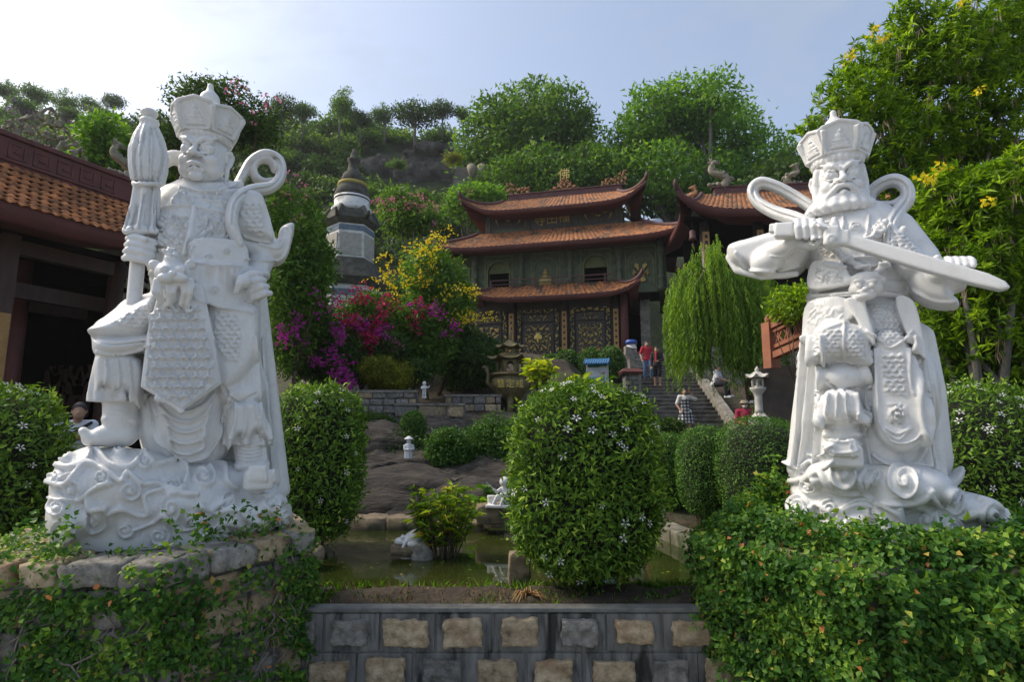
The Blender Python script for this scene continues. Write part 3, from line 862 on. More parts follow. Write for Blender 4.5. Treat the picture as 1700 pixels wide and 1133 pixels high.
    def rel(r):
        r.region([(250, 520), (242, 640), (302, 676), (360, 636), (348, 560), (335, 505), (268, 505)], pat_tri(18.5, .022, 2.5), 9)
        r.line([(252, 520), (243, 641), (302, 676), (359, 636), (345, 555)], 2.2, .012, sm=False)
        r.line([(258, 520), (252, 633), (302, 663), (349, 630), (336, 555)], 2.0, .012, sm=False)
        r.region([(355, 515), (352, 560), (372, 600), (395, 602), (402, 560), (396, 522)], pat_scales(12, .014), 3)
        r.region([(405, 335), (396, 355), (412, 385), (440, 398), (438, 362), (430, 335)], pat_scales(12, .014), 3)
        r.region([(250, 500), (225, 512), (180, 538), (235, 548), (258, 525)], pat_scales(11, .012), 3)
        r.line([(400, 325), (388, 350), (392, 382), (420, 396), (450, 402)], 2.5, .014); r.line([(432, 330), (444, 365), (450, 400)], 2.5, .014)
        r.region([(262, 352), (258, 420), (300, 432), (312, 400), (318, 360)], pat_worm(7.5, .016, 1), 4)
        r.region([(330, 352), (322, 398), (362, 394), (400, 398), (385, 352)], pat_worm(7.5, .016, 2), 4)
        r.line([(322, 350), (316, 390), (308, 420)], 6, .02, flat=.5); r.line([(262, 350), (300, 342), (345, 350), (385, 358)], 3, .016)
        for x, y in ((292, 338), (318, 333), (345, 330), (372, 336), (306, 325), (360, 322)): r.spiral((x, y), 8, 1.5, x * .1, 1 if x < 340 else -1, 2.2, .012, .006)
        r.line([(300, 312), (330, 318), (365, 316), (392, 306)], 3, .014)
        r.line([(300, 342), (290, 330), (300, 320)], 2.5, .012); r.line([(345, 348), (352, 335), (375, 338), (388, 352)], 2.5, .012)
        r.spiral((345, 428), 7, 1.4, 0, 1, 2, .01, .004); r.spiral((375, 415), 6, 1.4, 0, -1, 2, .01, .004); r.spiral((355, 482), 8, 1.5, 0, 1, 2, .01, .004); r.spiral((400, 500), 7, 1.5, 0, -1, 2, .01, .004)
        r.line([(322, 408), (320, 436), (402, 442)], 2, .010); r.line([(325, 465), (326, 498), (420, 520)], 2, .010)
        for k_ in range(5):
            y0 = 672 + k_ * 17
            r.line([(262 + k_ * 5, y0 - 14), (285, y0 + 4), (310, y0 + 12), (335, y0 + 3), (352 - k_ * 5, y0 - 18)], 5.0, .022)
        r.line([(242, 655), (255, 700), (268, 735), (310, 763), (350, 748), (372, 700), (382, 655)], 4, .018)
        r.line([(262, 690), (250, 660)], 4, .014)
        for a, b, c_ in (((176, 600), (178, 625), (172, 645)), ((196, 600), (198, 630), (194, 655)), ((214, 600), (218, 635), (222, 665)), ((392, 672), (390, 700), (384, 728)), ((408, 675), (408, 705), (404, 725)), ((424, 675), (430, 700), (432, 722))):
            r.line([a, b, c_], 4, .018)
        for j in range(6): r.line([(182, 655 + j * 6), (200, 657 + j * 6), (216, 654 + j * 6)], 1.8, .006)
        for j in range(6): r.line([(394, 732 + j * 6), (412, 736 + j * 6), (436, 732 + j * 6)], 1.8, .006)
        for x0 in (438, 450): r.line([(x0 - 16, 560), (x0 - 6, 680), (x0 + 4, 800)], 3, .015)
        r.line([(160, 583), (200, 588), (255, 572)], 2.5, .012); r.line([(152, 560), (185, 572), (240, 568)], 3, -.012)
        r.line([(370, 640), (392, 668), (425, 655)], 3, -.012)
        r.line([(405, 430), (440, 434), (470, 425), (482, 382)], 2.5, .012); r.line([(430, 405), (462, 412), (474, 385)], 3, .012)
    F('robed_figure', S, rel)
    # ---------------- scarf
    lo = Pn(255, 420, 0) + np.array([-.2, -.55, -.05]); hi = Pn(490, 235, 0) + np.array([.2, .4, .2])
    S = Sculpt(lo, hi, 0.0105)
    ribbon(S, [(322, 290, .18), (305, 268, .16), (288, 262, .1), (272, 270, .05), (262, 290, .02)], [15, 15, 14, 12, 8], 1.5)
    ribbon(S, [(452, 300, .10), (437, 303, .12), (423, 293, .13), (421, 276, .13), (433, 264, .12), (449, 267, .11), (456, 280, .10)], [6, 8, 8.5, 8.5, 8.5, 8.5, 8], 2.4, .004)
    ribbon(S, [(392, 312, .12), (404, 290, .16), (418, 268, .15), (441, 257, .12), (463, 268, .10), (466, 293, .07), (450, 311, .0), (415, 318, -.12), (391, 336, -.26), (384, 372, -.34), (398, 408, -.34)], [9, 10, 10, 10, 10.5, 11, 11, 11.5, 12, 12, 9], 2.2, .004)
    def rel(r):
        C1 = [(420, 300), (440, 302), (458, 284), (446, 262), (428, 262)]
        r.line([(404, 290), (418, 268), (441, 257), (463, 268), (466, 293), (450, 311), (415, 318), (391, 336), (384, 372)], 3.5, -.012)
    F('scarf', S, rel)
    # ---------------- furled umbrella on its staff
    lo = Pn(190, 510, 0) + np.array([-.05, -.5, -.05]); hi = Pn(290, 170, 0) + np.array([.1, .2, .1])
    S = Sculpt(lo, hi, 0.0105)
    dU = -.24
    S.chain([Pn(247, 240, dU), Pn(222, 505, dU)], [12 * SP, 12 * SP], 0)
    S.ell(Pn(248, 188, dU), (15 * SP, 15 * SP, 9 * SP), .01); S.ell(Pn(248, 203, dU), (17 * SP, 17 * SP, 9 * SP), .008)
    S.loft(lofts([(245, 305, dU, 24, 24), (246, 285, dU, 29, 29), (247, 255, dU, 31, 31), (248, 228, dU, 24, 24), (248, 208, dU, 14, 14)]), .01, (12, .010, .006, 0, 1))
    S.chain([Pn(245 + 23 * math.sin(a), 305, dU + .115 * math.cos(a)) for a in np.linspace(0, 2 * PI, 24)], 4.5 * SP, .005)
    S.loft(lofts([(234, 388, dU, 22, 22), (236, 375, dU, 22, 22), (240, 345, dU, 20, 20), (244, 308, dU, 21, 21)]), .008, (7, .030, .006, .8, 1))
    S.chain([Pn(210 + i * 12, 384 - 3 * (i % 2), dU - .08) for i in range(5)], [7 * SP, 8 * SP, 8 * SP, 8 * SP, 6 * SP], .02)
    def rel(r):
        for i in range(-2, 3): r.line([(248 + i * 5, 212), (247 + i * 12, 255), (245 + i * 9, 300)], 3, -.014)
        for i in range(-2, 3): r.line([(244 + i * 8, 310), (238 + i * 10, 345), (232 + i * 13, 380)], 3, -.016)
    F('furled_umbrella', S, rel)
    # ---------------- head and crown
    HU = 51 * SP
    v, q, p, T = carve_head(Pn(340, 268, -.12), HU, math.radians(-24), math.radians(3), 0)
    v = smooth_mesh(v, q, 1, .3)
    mesh_np('head', v + inv, q, MARBLE, g, True)
    crown(g, lambda x, y, z: p(x, y, z) + inv, T, HU, 0)
    return g

def statue_right():
    frame(1440, 4.5)
    g, inv, F = statue_root('white marble bearded guardian statue drawing a long sword across its chest', 1440)
    # ---------------- cloud rock
    lo = Pn(1280, 925, 0) + np.array([-.1, -.75, -.1]); hi = Pn(1700, 760, 0) + np.array([.1, .85, .15])
    S = Sculpt(lo, hi, BODY_H)
    def L(px, py, dy, rx, ry, rz, k=.06): S.ell(Pn(px, py, dy), (rx * SP, ry * SP, rz * SP), k)
    S.loft(lofts([(1425, 915, 0, 84, 80), (1428, 880, 0, 108, 95), (1432, 840, 0, 124, 105), (1434, 800, 0, 128, 100), (1434, 775, .05, 120, 90)]), .04)
    L(1403, 790, -.25, 62, 70, 30); L(1500, 805, -.22, 72, 75, 38); L(1340, 850, -.1, 34, 60, 40); L(1420, 880, -.2, 62, 70, 36); L(1585, 838, -.02, 58, 60, 24); L(1535, 860, -.08, 50, 60, 30)
    L(1640, 858, .05, 34, 40, 18); L(1600, 880, .1, 60, 60, 30)
    S.plate(poly_xz([(1540, 800), (1575, 788), (1600, 774), (1602, 795), (1585, 815), (1570, 835), (1545, 835)], 0), FR.D - .1, FR.D + .22, k=.03, pillow=.07)
    S.chain([Pn(1478, 830, -.45), Pn(1480, 900, -.42)], [16 * SP, 12 * SP], .05)
    def rel(r):
        for x, y, R, sg in [(1403, 788, 24, 1), (1503, 800, 30, 1), (1327, 843, 16, 1), (1420, 877, 22, -1), (1586, 834, 22, 1), (1537, 862, 18, -1), (1640, 855, 15, 1), (1345, 808, 15, -1), (1380, 845, 15, 1), (1450, 848, 14, -1), (1350, 885, 15, 1), (1505, 885, 15, 1), (1575, 875, 15, -1), (1450, 795, 12, -1)]:
            r.spiral((x, y), R, 1.7, PI / 2 if sg > 0 else PI / 3, sg, 4.6, .02, .018)
        for w in [[(1310, 800), (1335, 798), (1360, 785), (1372, 800), (1390, 815), (1430, 818), (1436, 800)], [(1432, 785), (1425, 800), (1440, 825), (1480, 838), (1525, 832), (1545, 815)],
                  [(1310, 870), (1330, 862), (1355, 838), (1380, 850)], [(1385, 880), (1400, 850), (1430, 838), (1460, 850), (1478, 880)], [(1392, 850), (1425, 830), (1465, 838), (1490, 860), (1495, 890)],
                  [(1540, 818), (1560, 840), (1590, 858), (1625, 850)], [(1625, 830), (1650, 840), (1668, 860), (1640, 875), (1622, 850)], [(1500, 850), (1520, 840), (1545, 850), (1560, 880)], [(1462, 850), (1470, 880), (1460, 905)], [(1490, 845), (1495, 880), (1505, 905)],
                  [(1320, 895), (1345, 900), (1370, 880), (1390, 900)]]:
            r.line(w, 6.0, .02, flat=.35)
    F('cloud_base', S, rel)
    # ---------------- figure
    lo = Pn(1190, 800, 0) + np.array([-.05, -.75, -.25]); hi = Pn(1630, 335, 0) + np.array([.1, .6, .1])
    S = Sculpt(lo, hi, BODY_H)
    S.loft(lofts([(1400, 325, .02, 44, 46), (1405, 345, .02, 58, 52), (1408, 358, .02, 78, 56), (1412, 375, .0, 90, 66), (1418, 410, -.02, 86, 74), (1421, 450, -.02, 84, 76), (1423, 490, 0, 86, 72), (1425, 530, .02, 92, 74), (1428, 580, .03, 98, 76)]), .03)
    S.loft(lofts([(1434, 800, .02, 126, 80), (1433, 780, .02, 127, 82), (1432, 740, .02, 122, 84), (1430, 650, .0, 112, 84), (1427, 570, .0, 100, 80), (1424, 500, .02, 86, 72)]), .03, (9, .02, .004, .4))
    # long outer robe edges
    for pts in ([(1345, 520), (1338, 600), (1326, 700), (1320, 780)], [(1362, 620), (1352, 700), (1340, 740), (1335, 770)], [(1505, 520), (1528, 620), (1545, 710), (1556, 790)], [(1450, 560), (1452, 640), (1446, 700), (1455, 745)], [(1500, 560), (1520, 640), (1540, 700)]):
        S.chain([Pn(x, y, -.2 if 1340 < x < 1500 else -.12) for x, y in pts], [10 * SP, 13 * SP, 14 * SP, 15 * SP][:len(pts)], .03)
    # front panel with rounded hem
    S.plate(poly_xz([(1452, 560), (1446, 640), (1448, 705), (1470, 742), (1505, 752), (1536, 735), (1541, 690), (1522, 630), (1500, 560)], -.32), FR.D - .46, FR.D - .2, k=.02, pillow=.05)
    # forward leg
    S.chain([Pn(1400, 540, -.15), Pn(1397, 620, -.28), Pn(1397, 660, -.28)], [52 * SP, 42 * SP, 36 * SP], .03)
    S.plate(poly_xz([(1356, 545), (1344, 598), (1360, 609), (1398, 600), (1436, 611), (1447, 600), (1440, 555), (1400, 535)], -.35), FR.D - .58, FR.D - .2, k=.02, pillow=.12)
    S.ell(Pn(1397, 628, -.36), (43 * SP, 38 * SP, 27 * SP), .015)
    S.loft(lofts([(1398, 704, -.32, 42, 36), (1398, 690, -.33, 39, 35), (1397, 670, -.34, 33, 31), (1396, 650, -.34, 27, 30)]), .01, (8, .025, .004, .3))
    S.plate(poly_xz([(1372, 650), (1362, 690), (1352, 706), (1366, 705), (1378, 695), (1396, 702), (1412, 692), (1428, 704), (1438, 698), (1428, 670), (1420, 650)], -.42), FR.D - .56, FR.D - .36, k=.015, pillow=.05)
    S.chain([Pn(1398, 690, -.3), Pn(1398, 748, -.3)], [31 * SP, 30 * SP], .01)
    S.chain([Pn(1372, 722, -.32), Pn(1425, 722, -.32)], [8 * SP, 8 * SP], .01, ys=3); S.chain([Pn(1372, 740, -.32), Pn(1425, 738, -.32)], [8 * SP, 8 * SP], .01, ys=3)
    S.chain([Pn(1400, 755, -.3), Pn(1400, 762, -.52)], [26 * SP, 24 * SP], .02); S.box(Pn(1400, 758, -.58), (30 * SP, 16 * SP, 19 * SP), .03, .02); S.box(Pn(1400, 745, -.66), (22 * SP, 6 * SP, 14 * SP), .02, .02)
    # other leg mostly under cloth
    S.chain([Pn(1530, 560, -.05), Pn(1545, 650, -.02), Pn(1552, 760, 0)], [20 * SP, 22 * SP, 24 * SP], .08); S.ell(Pn(1548, 665, -.05), (16 * SP, 20 * SP, 20 * SP), .02)
    S.ell(Pn(1450, 540, -.18), (62 * SP, 52 * SP, 52 * SP), .05); S.ell(Pn(1480, 640, -.16), (70 * SP, 50 * SP, 90 * SP), .06)
    # waist flaps
    S.plate(poly_xz([(1342, 500), (1330, 548), (1334, 562), (1372, 545), (1415, 532), (1408, 500)], -.32), FR.D - .44, FR.D - .16, .012, .015, warp=lambda x, z: 1.3 * (x - Pn(1420, 500)[0]) ** 2)
    S.plate(poly_xz([(1405, 500), (1420, 530), (1448, 575), (1452, 560), (1440, 520), (1432, 500)], -.4), FR.D - .50, FR.D - .36, .01, .012)
    S.plate(poly_xz([(1485, 500), (1505, 560), (1535, 600), (1530, 560), (1515, 505)], -.3), FR.D - .42, FR.D - .1, .01, .015)
    # belt and lion mask
    S.chain([Pn(1350, 492, -.2), Pn(1385, 490, -.36), Pn(1425, 487, -.42), Pn(1465, 488, -.38), Pn(1495, 492, -.22)], 5 * SP, .006)
    S.loft(lofts([(1423, 501, 0, 90, 77), (1423, 482, 0, 90, 77)]), .004)
    S.plate(poly_xz([(1345, 438), (1343, 478), (1410, 476), (1410, 458), (1395, 440), (1365, 434)], -.36), FR.D - .44, FR.D - .28, .01, .015, warp=lambda x, z: 1.3 * (x - Pn(1420, 500)[0]) ** 2)
    m = -.45
    S.ell(Pn(1437, 480, m), (27 * SP, 18 * SP, 20 * SP), .02); S.ell(Pn(1437, 492, m - .06), (16 * SP, 14 * SP, 8 * SP), .01); S.ell(Pn(1437, 462, m), (24 * SP, 14 * SP, 12 * SP), .02)
    for s in (-1, 1):
        S.ell(Pn(1437 + s * 11, 474, m - .085), (5 * SP,) * 3, .006); S.ell(Pn(1437 + s * 12, 467, m - .075), (9 * SP, 7 * SP, 4 * SP), .006); S.ell(Pn(1437 + s * 26, 466, m + .02), (8 * SP, 7 * SP, 8 * SP), .01)
        S.ell(Pn(1437 + s * 8, 485, m - .09), (7 * SP, 6 * SP, 5 * SP), .006)
    S.ell(Pn(1437, 480, m - .11), (6 * SP, 6 * SP, 5 * SP), .006)
    # chest lapels
    for pts in ([(1340, 372), (1372, 400), (1400, 430), (1440, 448)], [(1500, 380), (1482, 410), (1470, 440), (1452, 455)], [(1385, 365), (1395, 395), (1440, 402), (1462, 385), (1470, 368)]):
        S.chain([Pn(x, y, -.30 - .08 * (1 - abs(x - 1420) / 90)) for x, y in pts], 6 * SP, .015)
    # arm on the image left: wide sleeve, forearm, fist
    S.chain([Pn(1345, 388, 0), Pn(1300, 420, -.06), Pn(1262, 432, -.12)], [34 * SP, 34 * SP, 26 * SP], .03)
    S.plate(poly_xz([(1345, 375), (1295, 386), (1245, 400), (1214, 410), (1209, 428), (1222, 449), (1265, 460), (1318, 458), (1345, 430)], -.1), FR.D - .34, FR.D + .14, k=.03, pillow=.11)
    S.chain([Pn(1222, 408, -.2), Pn(1211, 428, -.2), Pn(1224, 449, -.22), Pn(1265, 459, -.25), Pn(1322, 455, -.25)], [7 * SP, 8 * SP, 8 * SP, 8 * SP, 6 * SP], .012)
    S.chain([Pn(1230, 404, -.22), Pn(1250, 420, -.3), Pn(1280, 405, -.32)], [6 * SP, 5 * SP, 5 * SP], .015)
    S.chain([Pn(1262, 432, -.26), Pn(1318, 402, -.46)], [25 * SP, 17 * SP], .015)
    S.chain([Pn(1268, 438, -.3), Pn(1282, 430, -.33)], [26 * SP, 24 * SP], .008)
    hc = Pn(1342, 388, -.50)
    S.ell(hc + np.array([0, .05, 0]), (26 * SP, 16 * SP, 20 * SP), .02)
    for i in range(4):
        x = 1324 + i * 12.5
        S.chain([Pn(x - 2, 402, -.50), Pn(x - 1, 374, -.53), Pn(x, 368, -.58), Pn(x + 1, 378, -.63), Pn(x + 2, 394, -.62)], [6.5 * SP, 7 * SP, 7.4 * SP, 7.2 * SP, 6 * SP], .004)
    S.chain([Pn(1318, 402, -.46), Pn(1345, 408, -.55), Pn(1366, 402, -.6)], [12 * SP, 9 * SP, 7 * SP], .012)
    # arm on the image right: sleeve and open hand laid on the blade
    S.chain([Pn(1482, 385, 0), Pn(1525, 430, -.05), Pn(1548, 458, -.15)], [40 * SP, 33 * SP, 26 * SP], .03)
    S.plate(poly_xz([(1470, 370), (1500, 392), (1535, 425), (1545, 450), (1515, 470), (1480, 450)], -.15), FR.D - .36, FR.D + .05, k=.02, pillow=.09)
    S.plate(poly_xz([(1505, 440), (1508, 480), (1528, 504), (1560, 514), (1590, 513), (1590, 500), (1582, 490), (1603, 480), (1600, 466), (1565, 455), (1540, 445)], -.15), FR.D - .34, FR.D + .06, k=.02, pillow=.08)
    S.chain([Pn(1540, 462, -.2), Pn(1572, 448, -.42)], [22 * SP, 15 * SP], .015)
    S.ell(Pn(1576, 442, -.47), (22 * SP, 17 * SP, 10 * SP), .012)
    for i in range(4):
        x = 1570 + i * 12
        S.chain([Pn(x, 438, -.46), Pn(x + 3, 431, -.50), Pn(x + 8, 434, -.56), Pn(x + 10, 441, -.58)], [6 * SP, 6.5 * SP, 6 * SP, 5 * SP], .004)
    S.chain([Pn(1556, 446, -.44), Pn(1548, 436, -.5), Pn(1556, 428, -.52)], [8 * SP, 7 * SP, 5.5 * SP], .008)
    for yy, rx, rr in ((352, 56, 8),):
        S.chain([Pn(1405 + rx * math.sin(a), yy + 4 * math.cos(a), .03 - .26 * (rx / 60) * math.cos(a)) for a in np.linspace(-1.6, 1.6, 14)], rr * SP, .012)
    def rel(r):
        r.region([(1352, 552), (1350, 594), (1396, 592), (1398, 545), (1370, 548)], pat_scales(10.5, .012), 3); r.region([(1404, 545), (1404, 592), (1438, 600), (1436, 562), (1420, 545)], pat_scales(10.5, .012), 3)
        r.line([(1401, 538), (1401, 600)], 3.5, .014); r.line([(1346, 600), (1362, 608), (1398, 598), (1436, 610), (1446, 600)], 4, .014)
        r.region([(1440, 505), (1458, 565), (1476, 575), (1502, 560), (1486, 505)], pat_scales(8.5, .012), 3); r.line([(1440, 550), (1462, 566), (1478, 578), (1500, 565), (1515, 550)], 4, .014)
        r.region([(1462, 585), (1466, 655), (1505, 660), (1503, 585)], pat_scales(13, .018), 3)
        r.line([(1456, 580), (1458, 660), (1462, 705), (1485, 735), (1520, 730), (1530, 700), (1512, 640), (1506, 580)], 3.5, .016)
        r.spiral((1488, 690), 13, 1.5, 0, 1, 3, .016, .02); r.region([(1472, 668), (1470, 705), (1500, 712), (1508, 672)], pat_worm(6, .012, 5), 3)
        for k_ in range(2): r.line([(1466 + k_ * 6, 712), (1490, 730 - k_ * 9), (1512 - k_ * 4, 712)], 4, .016)
        for x0, x1, x2 in ((1336, 1326, 1316), (1350, 1342, 1328), (1366, 1362, 1350), (1520, 1538, 1552), (1510, 1528, 1540)):
            r.line([(x0, 560), (x1, 690), (x2, 775)], 6, .030)
        for q in ([(1448, 585), (1440, 660), (1436, 720), (1445, 770)], [(1545, 640), (1550, 700), (1545, 770)], [(1530, 600), (1542, 680), (1530, 750), (1515, 775)], [(1450, 755), (1480, 772), (1520, 770), (1556, 780)], [(1306, 768), (1325, 778), (1345, 766), (1362, 778), (1380, 768)], [(1430, 610), (1440, 640), (1442, 700)]): r.line(q, 5.5, .028)
        r.line([(1340, 755), (1365, 758), (1380, 740)], 4, .018); r.line([(1312, 770), (1340, 786), (1368, 776)], 4, .018)
        r.line([(1372, 632), (1390, 648), (1420, 645)], 3, -.014); r.line([(1380, 640), (1398, 652)], 3, -.012)
        for x in (1376, 1390, 1404, 1420): r.line([(x, 655), (x + (x - 1398) * .25, 695)], 3.5, .016)
        for y in (712, 730, 748): r.line([(1372, y), (1398, y + 5), (1425, y)], 2.2, .010)
        r.line([(1388, 735), (1398, 728), (1410, 735), (1416, 760)], 2.2, .010); r.line([(1384, 738), (1384, 768)], 2.2, .01)
        r.region([(1482, 380), (1478, 410), (1510, 432), (1534, 428), (1510, 395)], pat_scales(10, .012), 3); r.region([(1444, 372), (1440, 395), (1470, 400), (1478, 378)], pat_scales(10, .012), 3)
        r.region([(1352, 444), (1352, 470), (1402, 470), (1392, 448)], pat_worm(6, .010, 7), 3)
        r.region([(1345, 510), (1336, 548), (1372, 538), (1402, 528), (1400, 508)], pat_worm(9, .006, 9), 3)
        for x, y, q in ((1458, 378, 11), (1376, 378, 10), (1440, 420, 9), (1478, 400, 9), (1352, 400, 8), (1420, 378, 8)): r.spiral((x, y), q, 1.6, x * .1, 1 if x < 1420 else -1, 2.4, .014, .008)
        r.line([(1398, 358), (1404, 380), (1412, 398)], 3, .014); r.line([(1442, 358), (1440, 380), (1436, 396)], 3, .014)
        r.line([(1352, 372), (1378, 388), (1392, 420)], 4, .014); r.line([(1400, 362), (1402, 385), (1425, 398), (1450, 392), (1460, 366)], 3.5, .014); r.region([(1360, 392), (1356, 425), (1386, 430), (1384, 400)], pat_worm(6, .012, 15), 3)
        r.line([(1370, 440), (1420, 445), (1470, 438)], 4, .014); r.line([(1395, 448), (1402, 432), (1440, 428), (1470, 432), (1474, 450)], 4, .016)
        r.line([(1340, 500), (1380, 492), (1425, 488)], 2, -.008); r.line([(1222, 420), (1240, 446), (1290, 448), (1325, 440)], 4, .016); r.line([(1280, 425), (1300, 425), (1315, 412)], 2, .008)
        r.line([(1515, 480), (1550, 498), (1585, 500)], 3, .012); r.line([(1340, 562), (1375, 546), (1412, 534)], 2.5, .01)
    F('robed_figure', S, rel)
    # ---------------- scarf
    lo = Pn(1228, 450, 0) + np.array([-.25, -.5, -.05]); hi = Pn(1530, 275, 0) + np.array([.25, .4, .2])
    S = Sculpt(lo, hi, 0.0095)
    ribbon(S, [(1348, 345, .12), (1318, 326, .14), (1290, 311, .12), (1264, 304, .1), (1250, 316, .08), (1258, 336, .05), (1285, 352, .0), (1318, 362, -.08), (1345, 372, -.18)], [12, 12, 12, 12, 12, 12, 13, 13, 11], 2.0, .006)
    ribbon(S, [(1440, 345, .12), (1446, 322, .14), (1464, 306, .12), (1486, 300, .1), (1504, 311, .08), (1506, 332, .06), (1492, 350, .0), (1480, 372, -.18), (1478, 405, -.28), (1486, 430, -.3)], [12, 12, 12, 12, 12, 13, 13, 12, 11, 8], 2.0, .006)
    ribbon(S, [(1442, 345, .13), (1460, 344, .12), (1482, 343, .1), (1500, 333, .09)], [12, 11, 11, 11], 2.0, .006)
    def rel(r):
        r.line([(1348, 345), (1318, 326), (1290, 311), (1264, 304), (1250, 316), (1258, 336), (1285, 352), (1330, 366)], 4.5, -.014)
        r.line([(1446, 322), (1464, 306), (1486, 300), (1504, 311), (1506, 332), (1492, 350), (1480, 372), (1478, 405)], 4.5, -.014); r.line([(1450, 345), (1480, 343)], 4, -.012)
    F('scarf', S, rel)
    # ---------------- sword
    lo = Pn(1270, 500, 0) + np.array([-.05, -.85, -.05]); hi = Pn(1690, 350, 0) + np.array([.1, .0, .05]); lo[2] -= .2; hi[2] += .1
    S = Sculpt(lo, hi, 0.0095)
    w = lambda x, z: 0 * x
    S.plate(poly_xz([(1394, 386), (1480, 409), (1560, 432), (1640, 456), (1668, 469), (1677, 480), (1660, 484), (1620, 475), (1540, 453), (1460, 428), (1390, 404)], -.6, False), FR.D - .645, FR.D - .555, .012, 0)
    S.chain([Pn(1300, 382, -.57), Pn(1385, 394, -.6)], [11 * SP, 11 * SP], .01)
    Rr = np.array([[.99, 0, .13], [0, 1, 0], [-.13, 0, .99]])
    S.box(Pn(1303, 384, -.57), (17 * SP, 15 * SP, 14 * SP), .008, 0, Rr); S.box(Pn(1286, 380, -.57), (9 * SP, 9 * SP, 9 * SP), .008, 0, Rr)
    S.box(Pn(1381, 394, -.6), (13 * SP, 16 * SP, 19 * SP), .02, .01, Rr); S.box(Pn(1402, 396, -.6), (9 * SP, 13 * SP, 14 * SP), .02, .01, Rr)
    F('sword', S, lambda r: r.spiral((1380, 398), 8, 1.5, 0, 1, 2.2, .01, .004))
    HU = 52.5 * SP
    v, q, p, T = carve_head(Pn(1393, 309, -.10), HU, math.radians(9), math.radians(3), 1)
    v = smooth_mesh(v, q, 1, .3)
    mesh_np('head', v + inv, q, MARBLE, g, True)
    crown(g, lambda x, y, z: p(x, y, z) + inv, T, HU, 1)
    return g

statue_left()
statue_right()
# ------------------------------------------------------------------ setting: ground, wall, pedestals, pond
WALL_Y = 4.45
WZ = 0.20                                   # pond water level
def nz(x, y, f=1.0, seed=0.0):              # cheap smooth noise, numpy
    return (np.sin(1.7 * f * x + 1.3 * np.sin(1.1 * f * y + seed) + seed) + np.sin(2.3 * f * y + 1.7 * np.sin(0.9 * f * x + 2 * seed)) +
            0.5 * np.sin(4.1 * f * x + 2.2 * f * y + seed * 3) + 0.5 * np.sin(3.7 * f * y - 3.1 * f * x + seed)) / 3.0
POND = [onz(430, 985, WZ), onz(560, 984, WZ), onz(860, 984, WZ), onz(1225, 984, WZ), onz(1206, 938, WZ), onz(1085, 880, WZ), onz(850, 878, WZ), onz(700, 872, WZ), onz(560, 878, WZ), onz(380, 885, WZ)]
CREST = [(-900, 200), (-300, 180), (0, 174), (80, 176), (160, 196), (260, 190), (330, 175), (420, 190), (480, 200), (560, 196), (700, 198), (800, 215), (900, 250), (960, 300), (1040, 330), (1200, 330), (1500, 330), (2600, 300)]
HY0, HY1 = 36.0, 64.0
_cx = np.array([at(a, b, HY1).x for a, b in CREST]); _cz = np.array([at(a, b, HY1).z - 2.4 for a, b in CREST])
def ground_z(X, Y):
    X = np.asarray(X, float); Y = np.asarray(Y, float)
    prof_c = np.interp(Y, [-60, 4.46, 4.52, 5.2, 5.3, 8.35, 8.45, 9.6, 12.5, 16.5, 17.2, 24, 27, 34, 36], [-.3, -.3, .24, .22, -.15, -.15, .22, .5, 1.35, 1.85, 2.2, 4.2, 4.85, 4.9, 5.2])
    prof_l = np.interp(Y, [-60, 4.46, 4.52, 14, 20, 30, 36], [-.3, -.3, .27, .35, 1.4, 4.6, 5.6])
    prof_r = np.interp(Y, [-60, 4.46, 4.52, 8.5, 14, 19, 26, 30, 36], [-.3, -.3, .27, .27, .55, .95, 4.0, 4.6, 5.2])
    w_l = np.clip((-X - 3.2) / 1.6, 0, 1); w_r = np.clip((X - 1.9 - 0.05 * np.clip(Y - 6, 0, 9)) / 1.0, 0, 1)
    z = prof_c * (1 - w_l) * (1 - w_r) + prof_l * w_l + prof_r * w_r
    # pond basin stays open on its whole width
    inp = in_poly(np.stack([X.ravel(), Y.ravel()], 1), [(p.x, p.y) for p in POND]).reshape(X.shape)
    z = np.where(inp, -.15, z)
    soft = np.clip((Y - 9) / 6, 0, 1)
    z = z + soft * 0.10 * nz(X, Y, 0.7, 1.0)
    # hill
    crest = np.interp(X * HY1 / np.maximum(Y, 20), _cx, _cz)
    t = np.clip((Y - HY0) / (HY1 - HY0), 0, 1)
    hill = 5.2 + (crest - 5.2) * (0.75 * t + 0.25 * t * t * (3 - 2 * t)) + (1.1 * nz(X, Y, 0.13, 2.0) + .8 * nz(X, Y, .4, 5.0)) * t
    back = np.clip((Y - HY1) / 80, 0, 1)
    hill = hill - back * 22
    return np.where(Y > HY0, np.maximum(hill, z), z)
def axis(*segs):
    o = []
    for a, b, st in segs: o += list(np.arange(a, b, st))
    return np.array(o + [segs[-1][1]])
SOIL = surf('garden_soil', [(0.3, (0.022, 0.016, 0.010)), (0.55, (0.06, 0.042, 0.026)), (0.75, (0.10, 0.075, 0.045))], scale=5, rough=0.95, bump=0.9, bscale=14, bdist=0.05,
            stain=((0.035, 0.06, 0.018), 0.52, 0.66), sscale=0.9)
gx = axis((-420, -60, 30), (-60, -14, 3.5), (-14, -5, .6), (-5, 7, .12), (7, 14, .6), (14, 60, 3.5), (60, 420, 30))
gy = axis((-60, 3, 7), (3, 4.4, .2), (4.4, 4.6, .02), (4.6, 14, .12), (14, 36, .5), (36, 70, 1.4), (70, 150, 8), (150, 600, 50))
GX, GY = np.meshgrid(gx, gy, indexing='ij')
GZ = ground_z(GX, GY)
_i = np.arange(len(gx) - 1)[:, None] * len(gy) + np.arange(len(gy) - 1)[None, :]
_f = np.stack([_i, _i + len(gy), _i + len(gy) + 1, _i + 1], -1).reshape(-1, 4)
ground = structure(mesh_np('ground', np.stack([GX, GY, GZ], -1).reshape(-1, 3), _f, SOIL, None, True))
